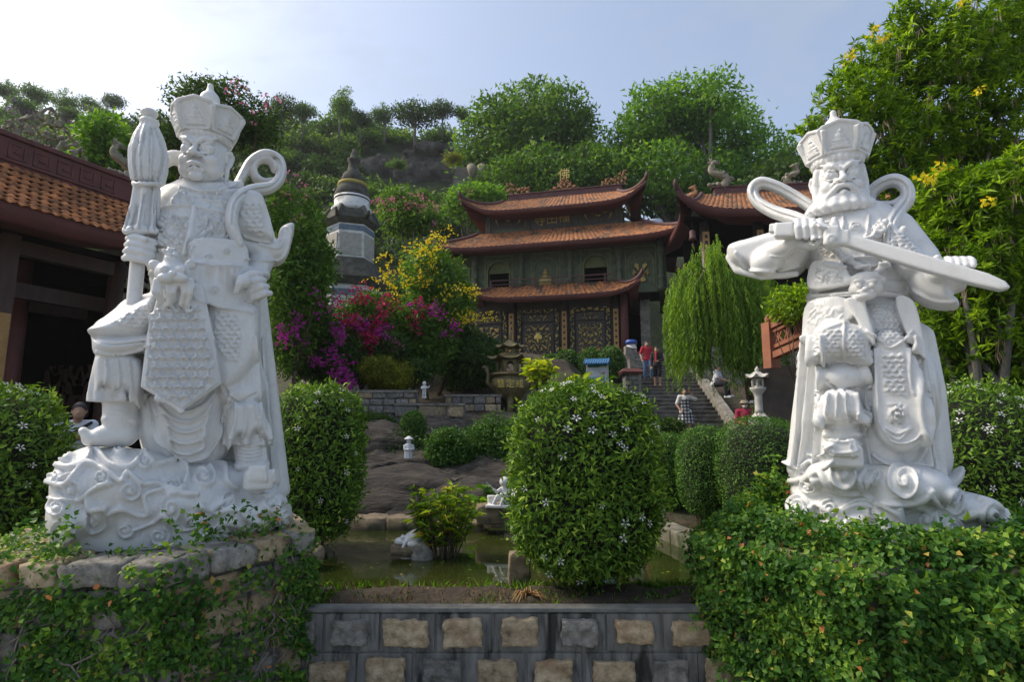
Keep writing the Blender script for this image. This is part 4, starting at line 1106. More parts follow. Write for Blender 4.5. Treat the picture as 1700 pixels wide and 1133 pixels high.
HILLG = surf('hill_undergrowth', [(0.3, (0.018, 0.03, 0.010)), (0.6, (0.045, 0.07, 0.02)), (0.8, (0.09, 0.10, 0.04))], scale=0.5, rough=0.95, bump=1.0, bscale=2.5, bdist=0.5, stain=((0.10, 0.085, 0.06), 0.60, 0.7), sscale=0.12)
ground.data.materials.append(HILLG)
_cy = (GY[:-1, :-1] > HY0 - 3).reshape(-1)
ground.data.polygons.foreach_set('material_index', _cy.astype(np.int32))

PAVE = surf('pale_bounce_paving', [(0.3, (0.20, 0.19, 0.17)), (0.7, (0.34, 0.325, 0.29))], scale=1.5, rough=0.9, bump=0.3, bscale=20, stain=((0.16, 0.15, 0.13), .55, .7), sscale=.6)
path = structure(mesh_py('path', [(-40, -50, -.29), (40, -50, -.29), (40, 4.44, -.29), (-40, 4.44, -.29)], [(0, 1, 2, 3)], PAVE))  # unseen path, added pale so it bounces fill light onto wall and statues
# water
def water_mat():
    m, nt, out = _newmat('pond_water')
    b = nt.nodes.new('ShaderNodeBsdfPrincipled')
    tc = nt.nodes.new('ShaderNodeTexCoord')
    n = _noise(nt, tc.outputs['Object'], 0.9, 4, 0.5)
    c = _ramp(nt, n.outputs['Fac'], [(0.35, (0.020, 0.030, 0.006)), (0.65, (0.042, 0.048, 0.012))])
    nt.links.new(c.outputs['Color'], b.inputs['Base Color'])
    b.inputs['Roughness'].default_value = 0.035; b.inputs['IOR'].default_value = 1.33; b.inputs['Specular IOR Level'].default_value = 0.7
    n2 = _noise(nt, tc.outputs['Object'], 5, 3, 0.5)
    bp = nt.nodes.new('ShaderNodeBump'); bp.inputs['Strength'].default_value = 0.05; bp.inputs['Distance'].default_value = 0.02
    nt.links.new(n2.outputs['Fac'], bp.inputs['Height']); nt.links.new(bp.outputs['Normal'], b.inputs['Normal'])
    nt.links.new(b.outputs['BSDF'], out.inputs['Surface'])
    return m
structure(mesh_py('pond_water', [(p.x, p.y, WZ) for p in POND], [tuple(range(len(POND)))], water_mat()))

# ------------------------------------------------------------------ rough stones
def noise_disp(v, amp, f, seed=0):
    x, y, z = v[:, 0], v[:, 1], v[:, 2]
    s = seed * 1.7
    return amp * (np.sin(f * x + 2.1 * np.sin(.8 * f * y + s) + s) * np.sin(f * 1.1 * z + 1.3 * s) + .6 * np.sin(1.9 * f * y + 1.7 * np.sin(1.3 * f * z + s)) + .45 * np.sin(2.7 * f * z + 2.3 * f * x + s) + .3 * np.sin(5.1 * f * x - 4.3 * f * y + s) + .25 * np.sin(6.3 * f * z + 5.2 * f * y + 2 * s))
_bs = {}
def sub_box(n):
    if n in _bs: return _bs[n]
    bm = bmesh.new(); bmesh.ops.create_cube(bm, size=2)
    bmesh.ops.subdivide_edges(bm, edges=bm.edges[:], cuts=n, use_grid_fill=True)
    bm.verts.ensure_lookup_table()
    v = np.array([q.co[:] for q in bm.verts]); f = np.array([[q.index for q in p.verts] for p in bm.faces]); bm.free()
    _bs[n] = (v, f); return _bs[n]
def rough_block(name, c, half, mat, parent, seed, rnd=0.25, amp=0.012, n=4, rz=0.0, M=None, smooth=True):
    v, f = sub_box(n)
    w = v / np.maximum(np.linalg.norm(v, axis=1, keepdims=True), 1e-6) * 1.25
    v = v * (1 - rnd) + w * rnd
    v = v * np.array(half)
    nrm = unit(v / np.array(half) ** 2)
    rg = np.random.default_rng(abs(int(seed)))
    sk = rg.normal(0, .06, (3, 3)); v = v + v @ sk * 0.6
    v = v + nrm * noise_disp(v, amp, 1.6 / max(min(half) * 1.0, .02), seed)[:, None]
    if M is not None: v = v @ np.array(M).T
    if rz: v = v @ rotz(rz).T
    return mesh_np(name, v, f, mat, parent, smooth, loc=c)
STONE = surf('tan_granite', [(0.25, (0.12, 0.09, 0.055)), (0.45, (0.34, 0.265, 0.165)), (0.6, (0.44, 0.35, 0.23)), (0.8, (0.58, 0.49, 0.35))], scale=16, rough=0.9, bump=0.9, bscale=45, bdist=0.02, perobj=0.3,
             stain=((0.33, 0.20, 0.11), 0.52, 0.68), sscale=2.5)
STONE_G = surf('grey_granite', [(0.25, (0.09, 0.085, 0.075)), (0.5, (0.24, 0.225, 0.20)), (0.8, (0.40, 0.385, 0.35))], scale=16, rough=0.9, bump=0.9, bscale=45, bdist=0.02, perobj=0.25,
               stain=((0.10, 0.10, 0.085), 0.52, 0.7), sscale=3)
STONE_Y = surf('yellow_granite', [(0.25, (0.20, 0.15, 0.07)), (0.5, (0.42, 0.33, 0.16)), (0.8, (0.55, 0.47, 0.28))], scale=14, rough=0.9, bump=0.8, bscale=45, bdist=0.02)
CEMENT = surf('grey_cement', [(0.3, (0.085, 0.083, 0.077)), (0.5, (0.16, 0.157, 0.146)), (0.72, (0.27, 0.265, 0.245))], scale=4, rough=0.88, bump=0.4, bscale=40, bdist=0.01, stretch=(2.2, 1, .6),
              stain=((0.03, 0.03, 0.027), 0.50, 0.62), sscale=2.6)
COPING = surf('wall_coping', [(0.3, (0.08, 0.08, 0.075)), (0.7, (0.20, 0.20, 0.185))], scale=6, rough=0.9, bump=0.4, bscale=30)
# ------------------------------------------------------------------ the low wall in front
wall = thing('garden_wall', 'low grey cement wall with rough tan stones set in rows, in front of the pond', 'wall', (0, WALL_Y, 0))
cw = at(726, 1050, WALL_Y).x - at(632, 1050, WALL_Y).x
ztop = at(850, 1010, WALL_Y).z
zr1 = at(850, 1084, WALL_Y).z
rh = ztop - 0.035 - zr1
MB().b2((-6, 0.014, -.35), (6, .12, ztop - .03)).build('core', CEMENT, wall)
MB().b2((-6.0, -.012, ztop - .03), (6.0, .10, ztop)).build('coping', COPING, wall, bevel=.006)
x0 = at(632, 1050, WALL_Y).x
rg = random.Random(11)
def wall_row(ztopr, h, off, i0, i1):
    for i in range(i0, i1):
        a = x0 + off + i * cw + rg.uniform(-.012, .012); b = a + cw
        o = MB().b2((a + .010, 0, ztopr - h + .009), (b - .010, .06, ztopr - .007)).build('cement_panel', CEMENT, wall, bevel=.004)
        mt = rg.choices([STONE, STONE_G], [.65, .35])[0]
        w_ = cw * rg.uniform(.29, .37); hh = h * rg.uniform(.28, .36)
        rough_block('stone', ((a + b) / 2 + rg.uniform(-.015, .015), -.002, ztopr - h / 2 + rg.uniform(-.006, .012)), (w_, .040, hh), mt, wall, rg.randint(0, 9999), .06, .009, 9)
wall_row(ztop - .035, rh, 0, -9, 9)
wall_row(ztop - .035 - rh, rh, -cw * .42, -9, 9)

# ------------------------------------------------------------------ hexagonal pedestals
def pedestal(px, Y, ztop, label, R=1.3, seed=0, bare=True):
    frame(px, Y)
    c = to_world(np.array([[0, FR.D, 0]]))[0]
    g = thing('pedestal', label, 'pedestal', (c[0], c[1], 0), -FR.az)
    hexp = lambda r: [(r * math.sin(k * PI / 3), -r * math.cos(k * PI / 3)) for k in range(6)]
    H = hexp(R * .93)
    m = MB(); n = 6; z0, z1 = -.35, ztop - .13
    m.add([(x, y, z0) for x, y in H] + [(x, y, z1) for x, y in H], [tuple(range(n)), tuple(range(2 * n - 1, n - 1, -1))] + [(i, (i + 1) % n, (i + 1) % n + n, i + n) for i in range(n)])
    m.build('core', CEMENT, g)
    H2 = hexp(R * .90)
    m = MB(); z0, z1 = ztop - .13, ztop - .03
    m.add([(x, y, z0) for x, y in H2] + [(x, y, z1) for x, y in H2], [tuple(range(n)), tuple(range(2 * n - 1, n - 1, -1))] + [(i, (i + 1) % n, (i + 1) % n + n, i + n) for i in range(n)])
    m.build('cap_bed', SOIL, g)
    rgp = random.Random(seed)
    for k in range(6):
        A = Vector((*hexp(R)[k], 0)); B = Vector((*hexp(R)[(k + 1) % 6], 0)); e = B - A; L = e.length; ang = math.atan2(e.y, e.x)
        nrm = Vector((e.y, -e.x, 0)).normalized()
        t = 0.0
        while t < L - .05:
            w = min(rgp.uniform(.24, .46), L - t)
            if L - t - w < .15: w = L - t
            p = A + e.normalized() * (t + w / 2) - nrm * .20
            mt = rgp.choices([STONE, STONE_G, STONE_Y], [.4, .4, .2])[0]
            rough_block('cap_stone', (p.x, p.y, ztop - .068 + rgp.uniform(-.008, .008)), (w / 2 - .012, .20, .066), mt, g, rgp.randint(0, 9999), .07, .007, 6, rz=ang)
            t += w
        if k in (0, 5, 1, 4):
            A = Vector((*H[k], 0)); B = Vector((*H[(k + 1) % 6], 0)); e = B - A; L = e.length; ang = math.atan2(e.y, e.x); nrm = Vector((e.y, -e.x, 0)).normalized()
            z = ztop - .15; row = 0
            while z > -.3:
                hh = rgp.uniform(.17, .23); t = rgp.uniform(-.2, 0)
                while t < L:
                    w = rgp.uniform(.22, .38); a0 = max(t, 0); a1 = min(t + w, L)
                    if a1 - a0 > .08:
                        p = A + e.normalized() * ((a0 + a1) / 2)
                        mt = rgp.choices([STONE, STONE_G], [.4, .6])[0]
                        rough_block('face_stone', (p.x, p.y, z - hh / 2), ((a1 - a0) / 2 - .014, .035, hh / 2 - .014), mt, g, rgp.randint(0, 9999), .15, .008, 4, rz=ang)
                    t += w
                z -= hh
    return g
frame(292, 4.45); ZL = Pn(292, 905, -.5)[2]
pedestal(280, 4.45, ZL + .01, 'hexagonal stone pedestal with creeping fig over rough blocks, under the umbrella guardian', 1.14, seed=3)
frame(1440, 4.5); ZR = Pn(1440, 907, -.4)[2]
pedestal(1445, 4.5, ZR + .01, 'hexagonal stone pedestal buried in creeping fig under the sword guardian', 1.18, seed=5)

# ------------------------------------------------------------------ temple buildings
TILE = surf('orange_roof_tile', [(0.30, (0.05, 0.028, 0.018)), (0.44, (0.20, 0.078, 0.028)), (0.58, (0.36, 0.14, 0.045)), (0.75, (0.44, 0.20, 0.075))], scale=5.5, rough=0.85, bump=0.5, bscale=20, bdist=0.03,
            stain=((0.045, 0.038, 0.028), 0.50, 0.64), sscale=1.7)
FASCIA = surf('maroon_painted_concrete', [(0.3, (0.085, 0.026, 0.024)), (0.7, (0.14, 0.042, 0.036))], scale=3, rough=0.7, bump=0.15, bscale=20, stain=((0.05, 0.02, 0.02), .55, .75))
RIDGE = surf('purple_brown_ridge', [(0.3, (0.06, 0.028, 0.03)), (0.7, (0.13, 0.055, 0.052))], scale=3, rough=0.75, bump=0.2, bscale=18)
DARKW = surf('dark_lacquered_wall', [(0.3, (0.026, 0.022, 0.019)), (0.7, (0.06, 0.048, 0.038))], scale=4, rough=0.55, bump=0.2, bscale=25)
GREENW = surf('dark_green_stone_wall', [(0.3, (0.05, 0.068, 0.042)), (0.7, (0.115, 0.14, 0.08))], scale=3, rough=0.7, bump=0.3, bscale=20)
GREENC = surf('olive_green_panel', [(0.3, (0.09, 0.115, 0.045)), (0.7, (0.18, 0.21, 0.085))], scale=4, rough=0.7, bump=0.2, bscale=25)
GOLD = surf('gilded_carving', [(0.3, (0.22, 0.15, 0.035)), (0.7, (0.52, 0.40, 0.13))], scale=12, rough=0.5, bump=0.2, bscale=40, metal=0.25)
GOLDB = surf('bright_gilding', [(0.3, (0.55, 0.40, 0.08)), (0.7, (0.75, 0.6, 0.2))], scale=12, rough=0.4, bump=0.1, bscale=40, metal=0.2)
TERRA = surf('terracotta_carving', [(0.3, (0.30, 0.13, 0.06)), (0.7, (0.52, 0.27, 0.14))], scale=8, rough=0.8, bump=0.3, bscale=30)
PLAQ = surf('ochre_plaque', [(0.3, (0.30, 0.16, 0.045)), (0.7, (0.42, 0.24, 0.08))], scale=8, rough=0.6, bump=0.1, bscale=30)
BLACK = surf('black_paint', [(0.3, (0.010, 0.009, 0.008)), (0.7, (0.02, 0.018, 0.016))], scale=8, rough=0.6, bump=0.1)
DARKIN = surf('painted_interior_shade', [(0.3, (0.005, 0.0045, 0.004)), (0.7, (0.012, 0.010, 0.009))], scale=2, rough=0.95, bump=0.0, spec=0.05)  # shade of the deep interiors put into a near-black wall colour
GREYST = surf('weathered_grey_carving', [(0.3, (0.12, 0.11, 0.08)), (0.7, (0.34, 0.31, 0.22))], scale=9, rough=0.9, bump=0.4, bscale=30)
BRICKG = surf('grey_stone_blocks', [(0.3, (0.13, 0.12, 0.10)), (0.7, (0.30, 0.28, 0.24))], scale=5, rough=0.9, bump=0.5, bscale=25, stain=((.06, .06, .05), .52, .7))

def curved_roof(parent, Lr, Br, Le, Be, zt, ze, up=0.8, ribs=.26, rows=10, name='tiled_roof', conc=1.5, th=.16, tile=TILE, sides=(0, 1, 2, 3), out=0.35, samp=4, fh=.22):
    """hipped roof with flying corners centred on the parent's origin: half sizes at ridge (Lr,Br) and at the eave (Le,Be)"""
    def pt(side, s, t):
        a = Lr + (Le - Lr) * t; b = Br + (Be - Br) * t
        z = zt + (ze - zt) * (1 - (1 - t) ** conc)
        c = abs(s) ** 9 * t ** 1.6
        z += up * c + up * .10 * abs(s) ** 2 * t
        k = out * c
        if side == 0: return Vector((s * (a + k), -(b + k), z))
        if side == 1: return Vector((a + k, s * (b + k), z))
        if side == 2: return Vector((-s * (a + k), b + k, z))
        return Vector((-(a + k), -s * (b + k), z))
    for sd in sides:
        Ls = 2 * (Le if sd in (0, 2) else Be)
        n = max(int(Ls / ribs) * samp, 8)
        V = []; F = []
        for j in range(rows + 1):
            t = j / rows
            for i in range(n + 1):
                s = -1 + 2 * i / n
                s = math.copysign(1 - (1 - abs(s)) ** 1.0, s)
                p = pt(sd, s, t)
                p.z += 0.045 * abs(math.sin(PI * i / samp)) + 0.02 * ((j * 2 % 2))
                V.append(p)
        for j in range(rows):
            for i in range(n):
                k = j * (n + 1) + i
                F.append((k, k + n + 1, k + n + 2, k + 1))
        o = mesh_py('tile_slope', V, F, tile, parent, False)
        # fascia and soffit
        m = 40
        V = []; F = []
        for i in range(m + 1):
            s = -1 + 2 * i / m
            p = pt(sd, s, 1.0); q = pt(sd, s, .93); r = pt(sd, s, .55)
            V += [p + Vector((0, 0, .015)), p - Vector((0, 0, fh)), q - Vector((0, 0, fh)), Vector((r.x, r.y, min(r.z, p.z + .1) - .30)) ]
        for i in range(m):
            k = i * 4
            for a, b in ((0, 1), (1, 2), (2, 3)): F.append((k + a, k + 4 + a, k + 4 + b, k + b))
        mesh_py('eave_fascia', V, F, FASCIA, parent, True)
    # hip ridges
    for sx, sy in ((1, -1), (-1, -1), (1, 1), (-1, 1)):
        P = []
        for j in range(13):
            t = j / 12
            side = 0 if sy < 0 else 2
            p = pt(side, sx if side == 0 else -sx, t); P.append(p + Vector((0, 0, .07)))
        e = (P[-1] - P[-2]).normalized()
        P.append(P[-1] + Vector((e.x * .12, e.y * .12, .16))); P.append(P[-1] + Vector((e.x * .02, e.y * .02, .14)))
        if (sy < 0 and 0 in sides) or (sx > 0 and 1 in sides) or (sx < 0 and 3 in sides):
            MB().tube(P, [.10] * 10 + [.11, .12, .12, .09, .05], 8).build('hip_ridge', RIDGE, parent)
    return pt

def arabesque(w, h, n=44, seed=0, thr=0.25, depth=.05, sym=True, env=None, fq=1.0):
    """pierced scroll-work relief: (verts, faces) of a symmetrical pattern, local x across, z up, front to -y"""
    rng = np.random.default_rng(seed); ph = rng.random(12) * 6.28
    nx = n; ny = max(int(n * h / w), 4)
    xs = np.linspace(-.5, .5, nx); zs = np.linspace(0, 1, ny)
    X, Z = np.meshgrid(xs, zs, indexing='ij')
    U = np.abs(X) if sym else X
    w_, h_ = w, h; w, h = w * fq, h * fq
    a = U * w * 9 + .9 * np.sin(Z * h * 7 + ph[0]) + .6 * np.sin(U * w * 13 + Z * h * 5 + ph[1]); b = Z * h * 9 + .9 * np.sin(U * w * 8 + ph[2]) + .5 * np.sin(Z * h * 12 - U * w * 6 + ph[3])
    H = np.sin(a + ph[4]) * np.sin(b + ph[5]) + .5 * np.sin(1.9 * a - 1.2 * b + ph[6])
    w, h = w_, h_
    E = np.ones_like(H) if env is None else env(X, Z)
    keep = (H > thr - .0) & (E > 0)
    V = []; F = []; idx = {}
    def vid(i, j):
        if (i, j) not in idx:
            idx[(i, j)] = len(V); d = depth * min(max((H[i, j] - thr) * 1.6, .15), 1.0)
            V.append((X[i, j] * w, -d, Z[i, j] * h))
        return idx[(i, j)]
    for i in range(nx - 1):
        for j in range(ny - 1):
            if keep[i, j] and keep[i + 1, j] and keep[i, j + 1] and keep[i + 1, j + 1]:
                F.append((vid(i, j), vid(i + 1, j), vid(i + 1, j + 1), vid(i, j + 1)))
    return V, F
def carving(name, w, h, mat, parent, loc, rz=0.0, **k):
    V, F = arabesque(w, h, **k)
    o = mesh_py(name, V, F, mat, parent, True, loc)
    o.rotation_euler.z = rz
    m = o.modifiers.new('solid', 'SOLIDIFY'); m.thickness = .05; m.offset = -1
    o['kind'] = 'stuff'
    return o
def text_obj(body, size, mat, parent, loc, rx=PI / 2, rz=0.0, ext=.02, name='lettering'):
    c = bpy.data.curves.new('lettering', 'FONT'); c.body = body; c.size = size; c.extrude = ext; c.align_x = 'CENTER'; c.align_y = 'CENTER'
    t = bpy.data.objects.new('lettering', c); COL.objects.link(t)
    dg = bpy.context.evaluated_depsgraph_get()
    me = bpy.data.meshes.new_from_object(t.evaluated_get(dg)); bpy.data.objects.remove(t); bpy.data.curves.remove(c)
    me.materials.clear(); me.materials.append(mat)
    o = link(bpy.data.objects.new(name, me), parent); o.location = loc; o.rotation_euler = (rx, 0, rz)
    return o

# ---------- main hall: its front is turned 14 degrees, the right end nearer
TA = math.radians(14); TY = 30.0
TO = at(937, 590, TY)
_tu = (math.cos(TA), -math.sin(TA)); _tv = (math.sin(TA), math.cos(TA))
def tl(px, py, off=0.0):
    """pixel -> hall coordinates (along the front, depth, height) on the plane `off` behind the front"""
    r = ray(px, py)
    # point o + t r ; (p - TO).tv = off
    t = (off + TO.x * _tv[0] + TO.y * _tv[1]) / (r[0] * _tv[0] + r[1] * _tv[1])
    x, y = r[0] * t, r[1] * t
    return ((x - TO.x) * _tu[0] + (y - TO.y) * _tu[1], off, CAMZ + r[2] * t)
hall = thing('temple_hall', 'three-tiered temple hall with orange tiled roofs and dark carved gilded walls', 'temple', (TO.x, TO.y, 0), -TA)
ZP = 4.85
def U(px, off=0.0, py=500): return tl(px, py, off)[0]
def ZZ(py, off=0.0, px=937): return tl(px, py, off)[2]
# platform
MB().b2((U(735) - .6, -2.2, ZP - 1.6), (U(1100) + .6, 9.5, ZP)).build('platform', BRICKG, hall)
# ground floor
u0, u1 = U(760), U(1024)
z1 = ZZ(498)
MB().b2((u0, .12, ZP), (u1, 7.5, z1 + .5)).build('ground_floor_wall', DARKW, hall)
pil = [U(850), U(937), U(1022)]
dw = pil[1] - pil[0]; pil = [pil[0] - dw] + pil
for i, p in enumerate(pil):
    MB().lathe([(.24, ZP), (.24, z1 + .3)], (p, .1, 0), 14).build('column', DARKW, hall)
    pq = MB().b2((p - .13, -.19, ZP + .1), (p + .13, -.13, ZZ(518))).build('couplet_plaque', PLAQ, hall, bevel=.01)
    m = MB(); zz = ZZ(524)
    while zz > ZP + .3:
        m.box((p, -.2, zz), (.10, .02, .13)); zz -= .32
    m.build('plaque_lettering', BLACK, pq)['kind'] = 'stuff'
for i in range(3):
    a, b = pil[i] + .30, pil[i + 1] - .30; w = b - a; c = (a + b) / 2; zt = ZZ(512)
    pn = MB().b2((a, .0, ZP), (a + .22, .12, zt)).b2((b - .22, .0, ZP), (b, .12, zt)).b2((a + .22, .0, zt - .22), (b - .22, .12, zt)).build('door_frame', BLACK, hall)
    for sx in (a + .11, b - .11):
        carving('frame_scroll', .2, zt - ZP - .1, GOLD, hall, (sx, -.01, ZP), n=13, seed=31 + i, thr=.1, sym=False, depth=.03, fq=1.9)
    carving('frame_scroll', w - .3, .2, GOLD, hall, (c, -.01, zt - .21), n=90, seed=41 + i, thr=.1, depth=.03, fq=1.9)
    MB().b2((a + .3, .04, ZP + .1), (b - .3, .119, ZP + 2.05)).build('door_panel', DARKW, hall, bevel=.02)
    MB().b2((a + .3, .04, ZP + 2.15), (b - .3, .119, ZP + 2.6)).build('top_panel', DARKW, hall, bevel=.02)
    carving('gilded_cloud_carving', w - .9, 1.7, GOLD, hall, (c, .03, ZP + .25), n=90, seed=50 + i, thr=.1, depth=.06, fq=1.9)
    carving('gilded_cloud_carving', w - 1.3, .28, GOLD, hall, (c, .03, ZP + 2.24), n=60, seed=60 + i, thr=.05, depth=.05, fq=1.8)
    if i == 1:
        MB().ball((c, -.02, ZP + 1.35), (.16, .06, .2)).tube([(c, -.04, ZP + 1.0), (c, -.04, ZP + 1.25)], .04).ball((c - .15, -.02, ZP + 1.3), (.08, .05, .12)).ball((c + .15, -.02, ZP + 1.3), (.08, .05, .12)).build('gilded_lotus', GOLDB, hall)
# side porch on the right
up1 = U(1030)
MB().b2((U(1062), .5, ZP), (U(1078), 6, z1 + .3)).build('porch_wall', BRICKG, hall)
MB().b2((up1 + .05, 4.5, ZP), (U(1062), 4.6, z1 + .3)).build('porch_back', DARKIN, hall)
MB().lathe([(.2, ZP), (.2, z1 + .3)], (U(1036), -.2, 0), 14).build('porch_column', FASCIA, hall)
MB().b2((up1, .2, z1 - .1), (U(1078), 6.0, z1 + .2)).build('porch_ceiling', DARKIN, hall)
# first roof (porch roof of the ground floor)
def roof_on(uc, v, zt, ze, Lr, Br, Le, Be, **k):
    r = bpy.data.objects.new('roof', None); link(r, hall); r.location = (uc, v, 0)
    curved_roof(r, Lr, Br, Le, Be, zt, ze, **k); return r
eo = -1.25
ul, ur = U(780, eo), U(1058, eo)
ze = tl(914, 491, eo)[2]
roof_on((ul + ur) / 2, 3.0, tl(914, 473, -.25)[2], ze, (ur - ul) / 2 - 1.0, 3.25, (ur - ul) / 2, 4.25, up=.62, sides=(0, 1, 3), fh=.22, out=.2)
# rail
zr = tl(930, 466, -.35)[2]
rb = MB(); rb.b2((ul + .9, -.42, zr + .16), (ur - 1.1, -.36, zr + .22)); rb.b2((ul + .9, -.41, zr - .06), (ur - 1.1, -.37, zr - .02))
rb.build('balcony_rail', RIDGE, hall)
k = ul + .9
while k < ur - 1.0:
    MB().b2((k - .04, -.43, zr - .5), (k + .04, -.35, zr + .24)).build('rail_post', RIDGE, hall); k += 1.25
# second storey
o2 = .4
w0, w1 = U(748, o2, 440), U(1106, o2, 440); zb, zt = ze + .3, tl(914, 402, -1.0)[2] + .02
arch = [(U(828, o2, 455), 'window'), (U(906, o2, 455), 'figure'), (U(989, o2, 455), 'window'), (U(1064, o2, 455), 'tree'), (U(762, o2, 455), 'tree')]
aw = .62; az0, az1 = tl(930, 474, o2)[2] - .25, tl(930, 445, o2)[2]
def arch_out(c, w, z0, z1, n=12):
    return [(c - w, z0), (c + w, z0)] + [(c + w * math.cos(a), z1 + w * .95 * math.sin(a)) for a in np.linspace(0, PI, n)]
# wall with real openings: strips between and above the arches
xs = sorted([a[0] for a in arch])
cut = [x for x, kd in arch if kd == 'window']
m = MB(); prev = w0
for x in sorted(cut):
    m.b2((prev, o2, zb), (x - aw, o2 + .35, zt)); prev = x + aw
    A = [(x + aw * math.cos(a), az1 + aw * .95 * math.sin(a)) for a in np.linspace(0, PI, 13)]
    for q in range(12):
        (xa, za), (xb, zb2) = A[q], A[q + 1]
        m.add([(xa, o2, za), (xb, o2, zb2), (xb, o2, zt), (xa, o2, zt), (xa, o2 + .35, za), (xb, o2 + .35, zb2), (xb, o2 + .35, zt), (xa, o2 + .35, zt)], [(0, 1, 2, 3), (7, 6, 5, 4), (0, 4, 5, 1)])
    m.b2((x - aw, o2, zb), (x + aw, o2 + .35, az0))
m.b2((prev, o2, zb), (w1, o2 + .35, zt))
m.build('upper_wall', GREENW, hall)
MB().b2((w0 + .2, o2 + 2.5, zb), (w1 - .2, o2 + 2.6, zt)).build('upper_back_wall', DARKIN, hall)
MB().b2((w1 - .35, o2 + .35, zb), (w1, 7.0, zt)).build('upper_side_wall', GREENW, hall)
MB().b2((w0, o2 + .35, zb), (w0 + .3, 7.0, zt)).build('upper_side_wall', GREENW, hall)
for x, kd in arch:
    out = arch_out(x, aw * 1.12, az0, az1); inn = arch_out(x, aw, az0, az1)
    V = [(a, o2 - .07, b) for a, b in out] + [(a, o2 - .07, b) for a, b in inn] + [(a, o2, b) for a, b in out] + [(a, o2, b) for a, b in inn]; n = len(out)
    F = []
    for i in range(1, n):
        j = (i + 1) % n
        if i == n - 1: j = 0
        F += [(i, j, j + n, i + n), (i, i + 2 * n, j + 2 * n, j), (i + n, j + n, j + 3 * n, i + 3 * n)]
    fr = mesh_py('arch_frame', V, F, GREENC, hall)
    b = aw * 1.32
    MB().b2((x - b, o2 - .04, az0 - .05), (x - b + .07, o2, az1 + aw + .25)).b2((x + b - .07, o2 - .04, az0 - .05), (x + b, o2, az1 + aw + .25)).b2((x - b, o2 - .04, az1 + aw + .25), (x + b, o2, az1 + aw + .32)).build('panel_frame', GREENC, hall)
    if kd == 'window':
        MB().add([(p[0], o2 + .2, p[1]) for p in [(x + aw * math.cos(a), az1 + aw * .95 * math.sin(a)) for a in np.linspace(0, PI, 13)]], [tuple(range(13))]).build('fanlight', GREENC, hall)
        MB().b2((x - aw, o2 + .18, az1 - .05), (x + aw, o2 + .26, az1 + .02)).build('transom', GREENC, hall)
    elif kd == 'figure':
        MB().ball((x, o2 - .05, az0 + .2), (.52, .2, .22)).ball((x, o2 - .05, az0 + .55), (.28, .18, .4)).ball((x, o2 - .08, az0 + .98), (.15, .14, .19)).ball((x, o2 - .08, az0 + 1.17), (.07, .07, .06)).ball((x - .27, o2 - .08, az0 + .5), (.1, .1, .3)).ball((x + .27, o2 - .08, az0 + .5), (.1, .1, .3)).build('seated_buddha_relief', GOLD, hall)
    else:
        carving('gilded_tree_relief', .9, 1.45, GOLD, hall, (x, o2 - .02, az0), n=40, seed=int(abs(x) * 10) + 3, thr=.05, depth=.1, env=lambda X, Z: 1 - (X * 2.1) ** 2 - (Z - .45) ** 2 * 3.4)
for px in (790, 866, 947, 1028, 1097):
    x = U(px, o2, 440)
    pr = [(.2, zb), (.2, zb + .25), (.16, zb + .3), (.15, zb + .6), (.2, zb + .66), (.2, zb + .74), (.15, zb + .8), (.15, zb + 1.25), (.19, zb + 1.3), (.19, zb + 1.38), (.15, zb + 1.45), (.15, zb + 1.95), (.2, zb + 2.0), (.22, zb + 2.2), (.22, zt)]
    MB().lathe(pr, (x, o2 - .14, 0), 14).build('ringed_column', GREENW, hall)
# second roof
e2 = -1.0
ul2, ur2 = U(722, e2, 400), U(1128, e2, 380); ze2 = tl(914, 402, e2)[2]
roof_on((ul2 + ur2) / 2, 3.2, tl(914, 380.5, 1.0)[2], ze2, (ur2 - ul2) / 2 - 1.9, 2.2, (ur2 - ul2) / 2, 4.2, up=.30, sides=(0, 1, 3), fh=.26, conc=1.2)
# third storey
o3 = 1.3
a3, b3 = U(806, o3, 365), U(1034, o3, 360); z3, t3 = ze2 + .4, tl(914, 343, .1)[2] + .12
MB().b2((a3, o3, z3), (b3, 5.2, t3)).build('attic_wall', GREENW, hall)
for px in (812, 877, 957, 1028):
    MB().b2((U(px, o3, 360) - .12, o3 - .1, z3), (U(px, o3, 360) + .12, o3, t3)).build('attic_pilaster', DARKW, hall)
zc = tl(917, 366, o3)[2]
for pa, pb in ((818, 870), (965, 1022)):
    a, b = U(pa, o3, 362), U(pb, o3, 362); c = (a + b) / 2; zz = tl((pa + pb) / 2, 368 if pa < 900 else 359, o3)[2]
    MB().b2((a, o3 - .03, zz - .45), (b, o3, zz + .55)).build('attic_panel', DARKW, hall)
    carving('gilded_cloud_carving', (b - a) * .8, .45, GOLD, hall, (c, o3 - .035, zz - .2), n=40, seed=71, thr=.1, depth=.04)
a, b = U(884, o3, 362), U(950, o3, 362)
zs = tl(917, 366, o3)[2]
sb = MB().b2((a, o3 - .08, zs - .5), (b, o3 - .01, zs + .5)).build('name_board', DARKW, hall, bevel=.02)
for i, ch in enumerate('寺田福'):
    text_obj(ch, .72, GOLD, hall, (a + (b - a) * (.2 + .3 * i), o3 - .1, zs - .02 + .05 * i), ext=.02, name='board_character')
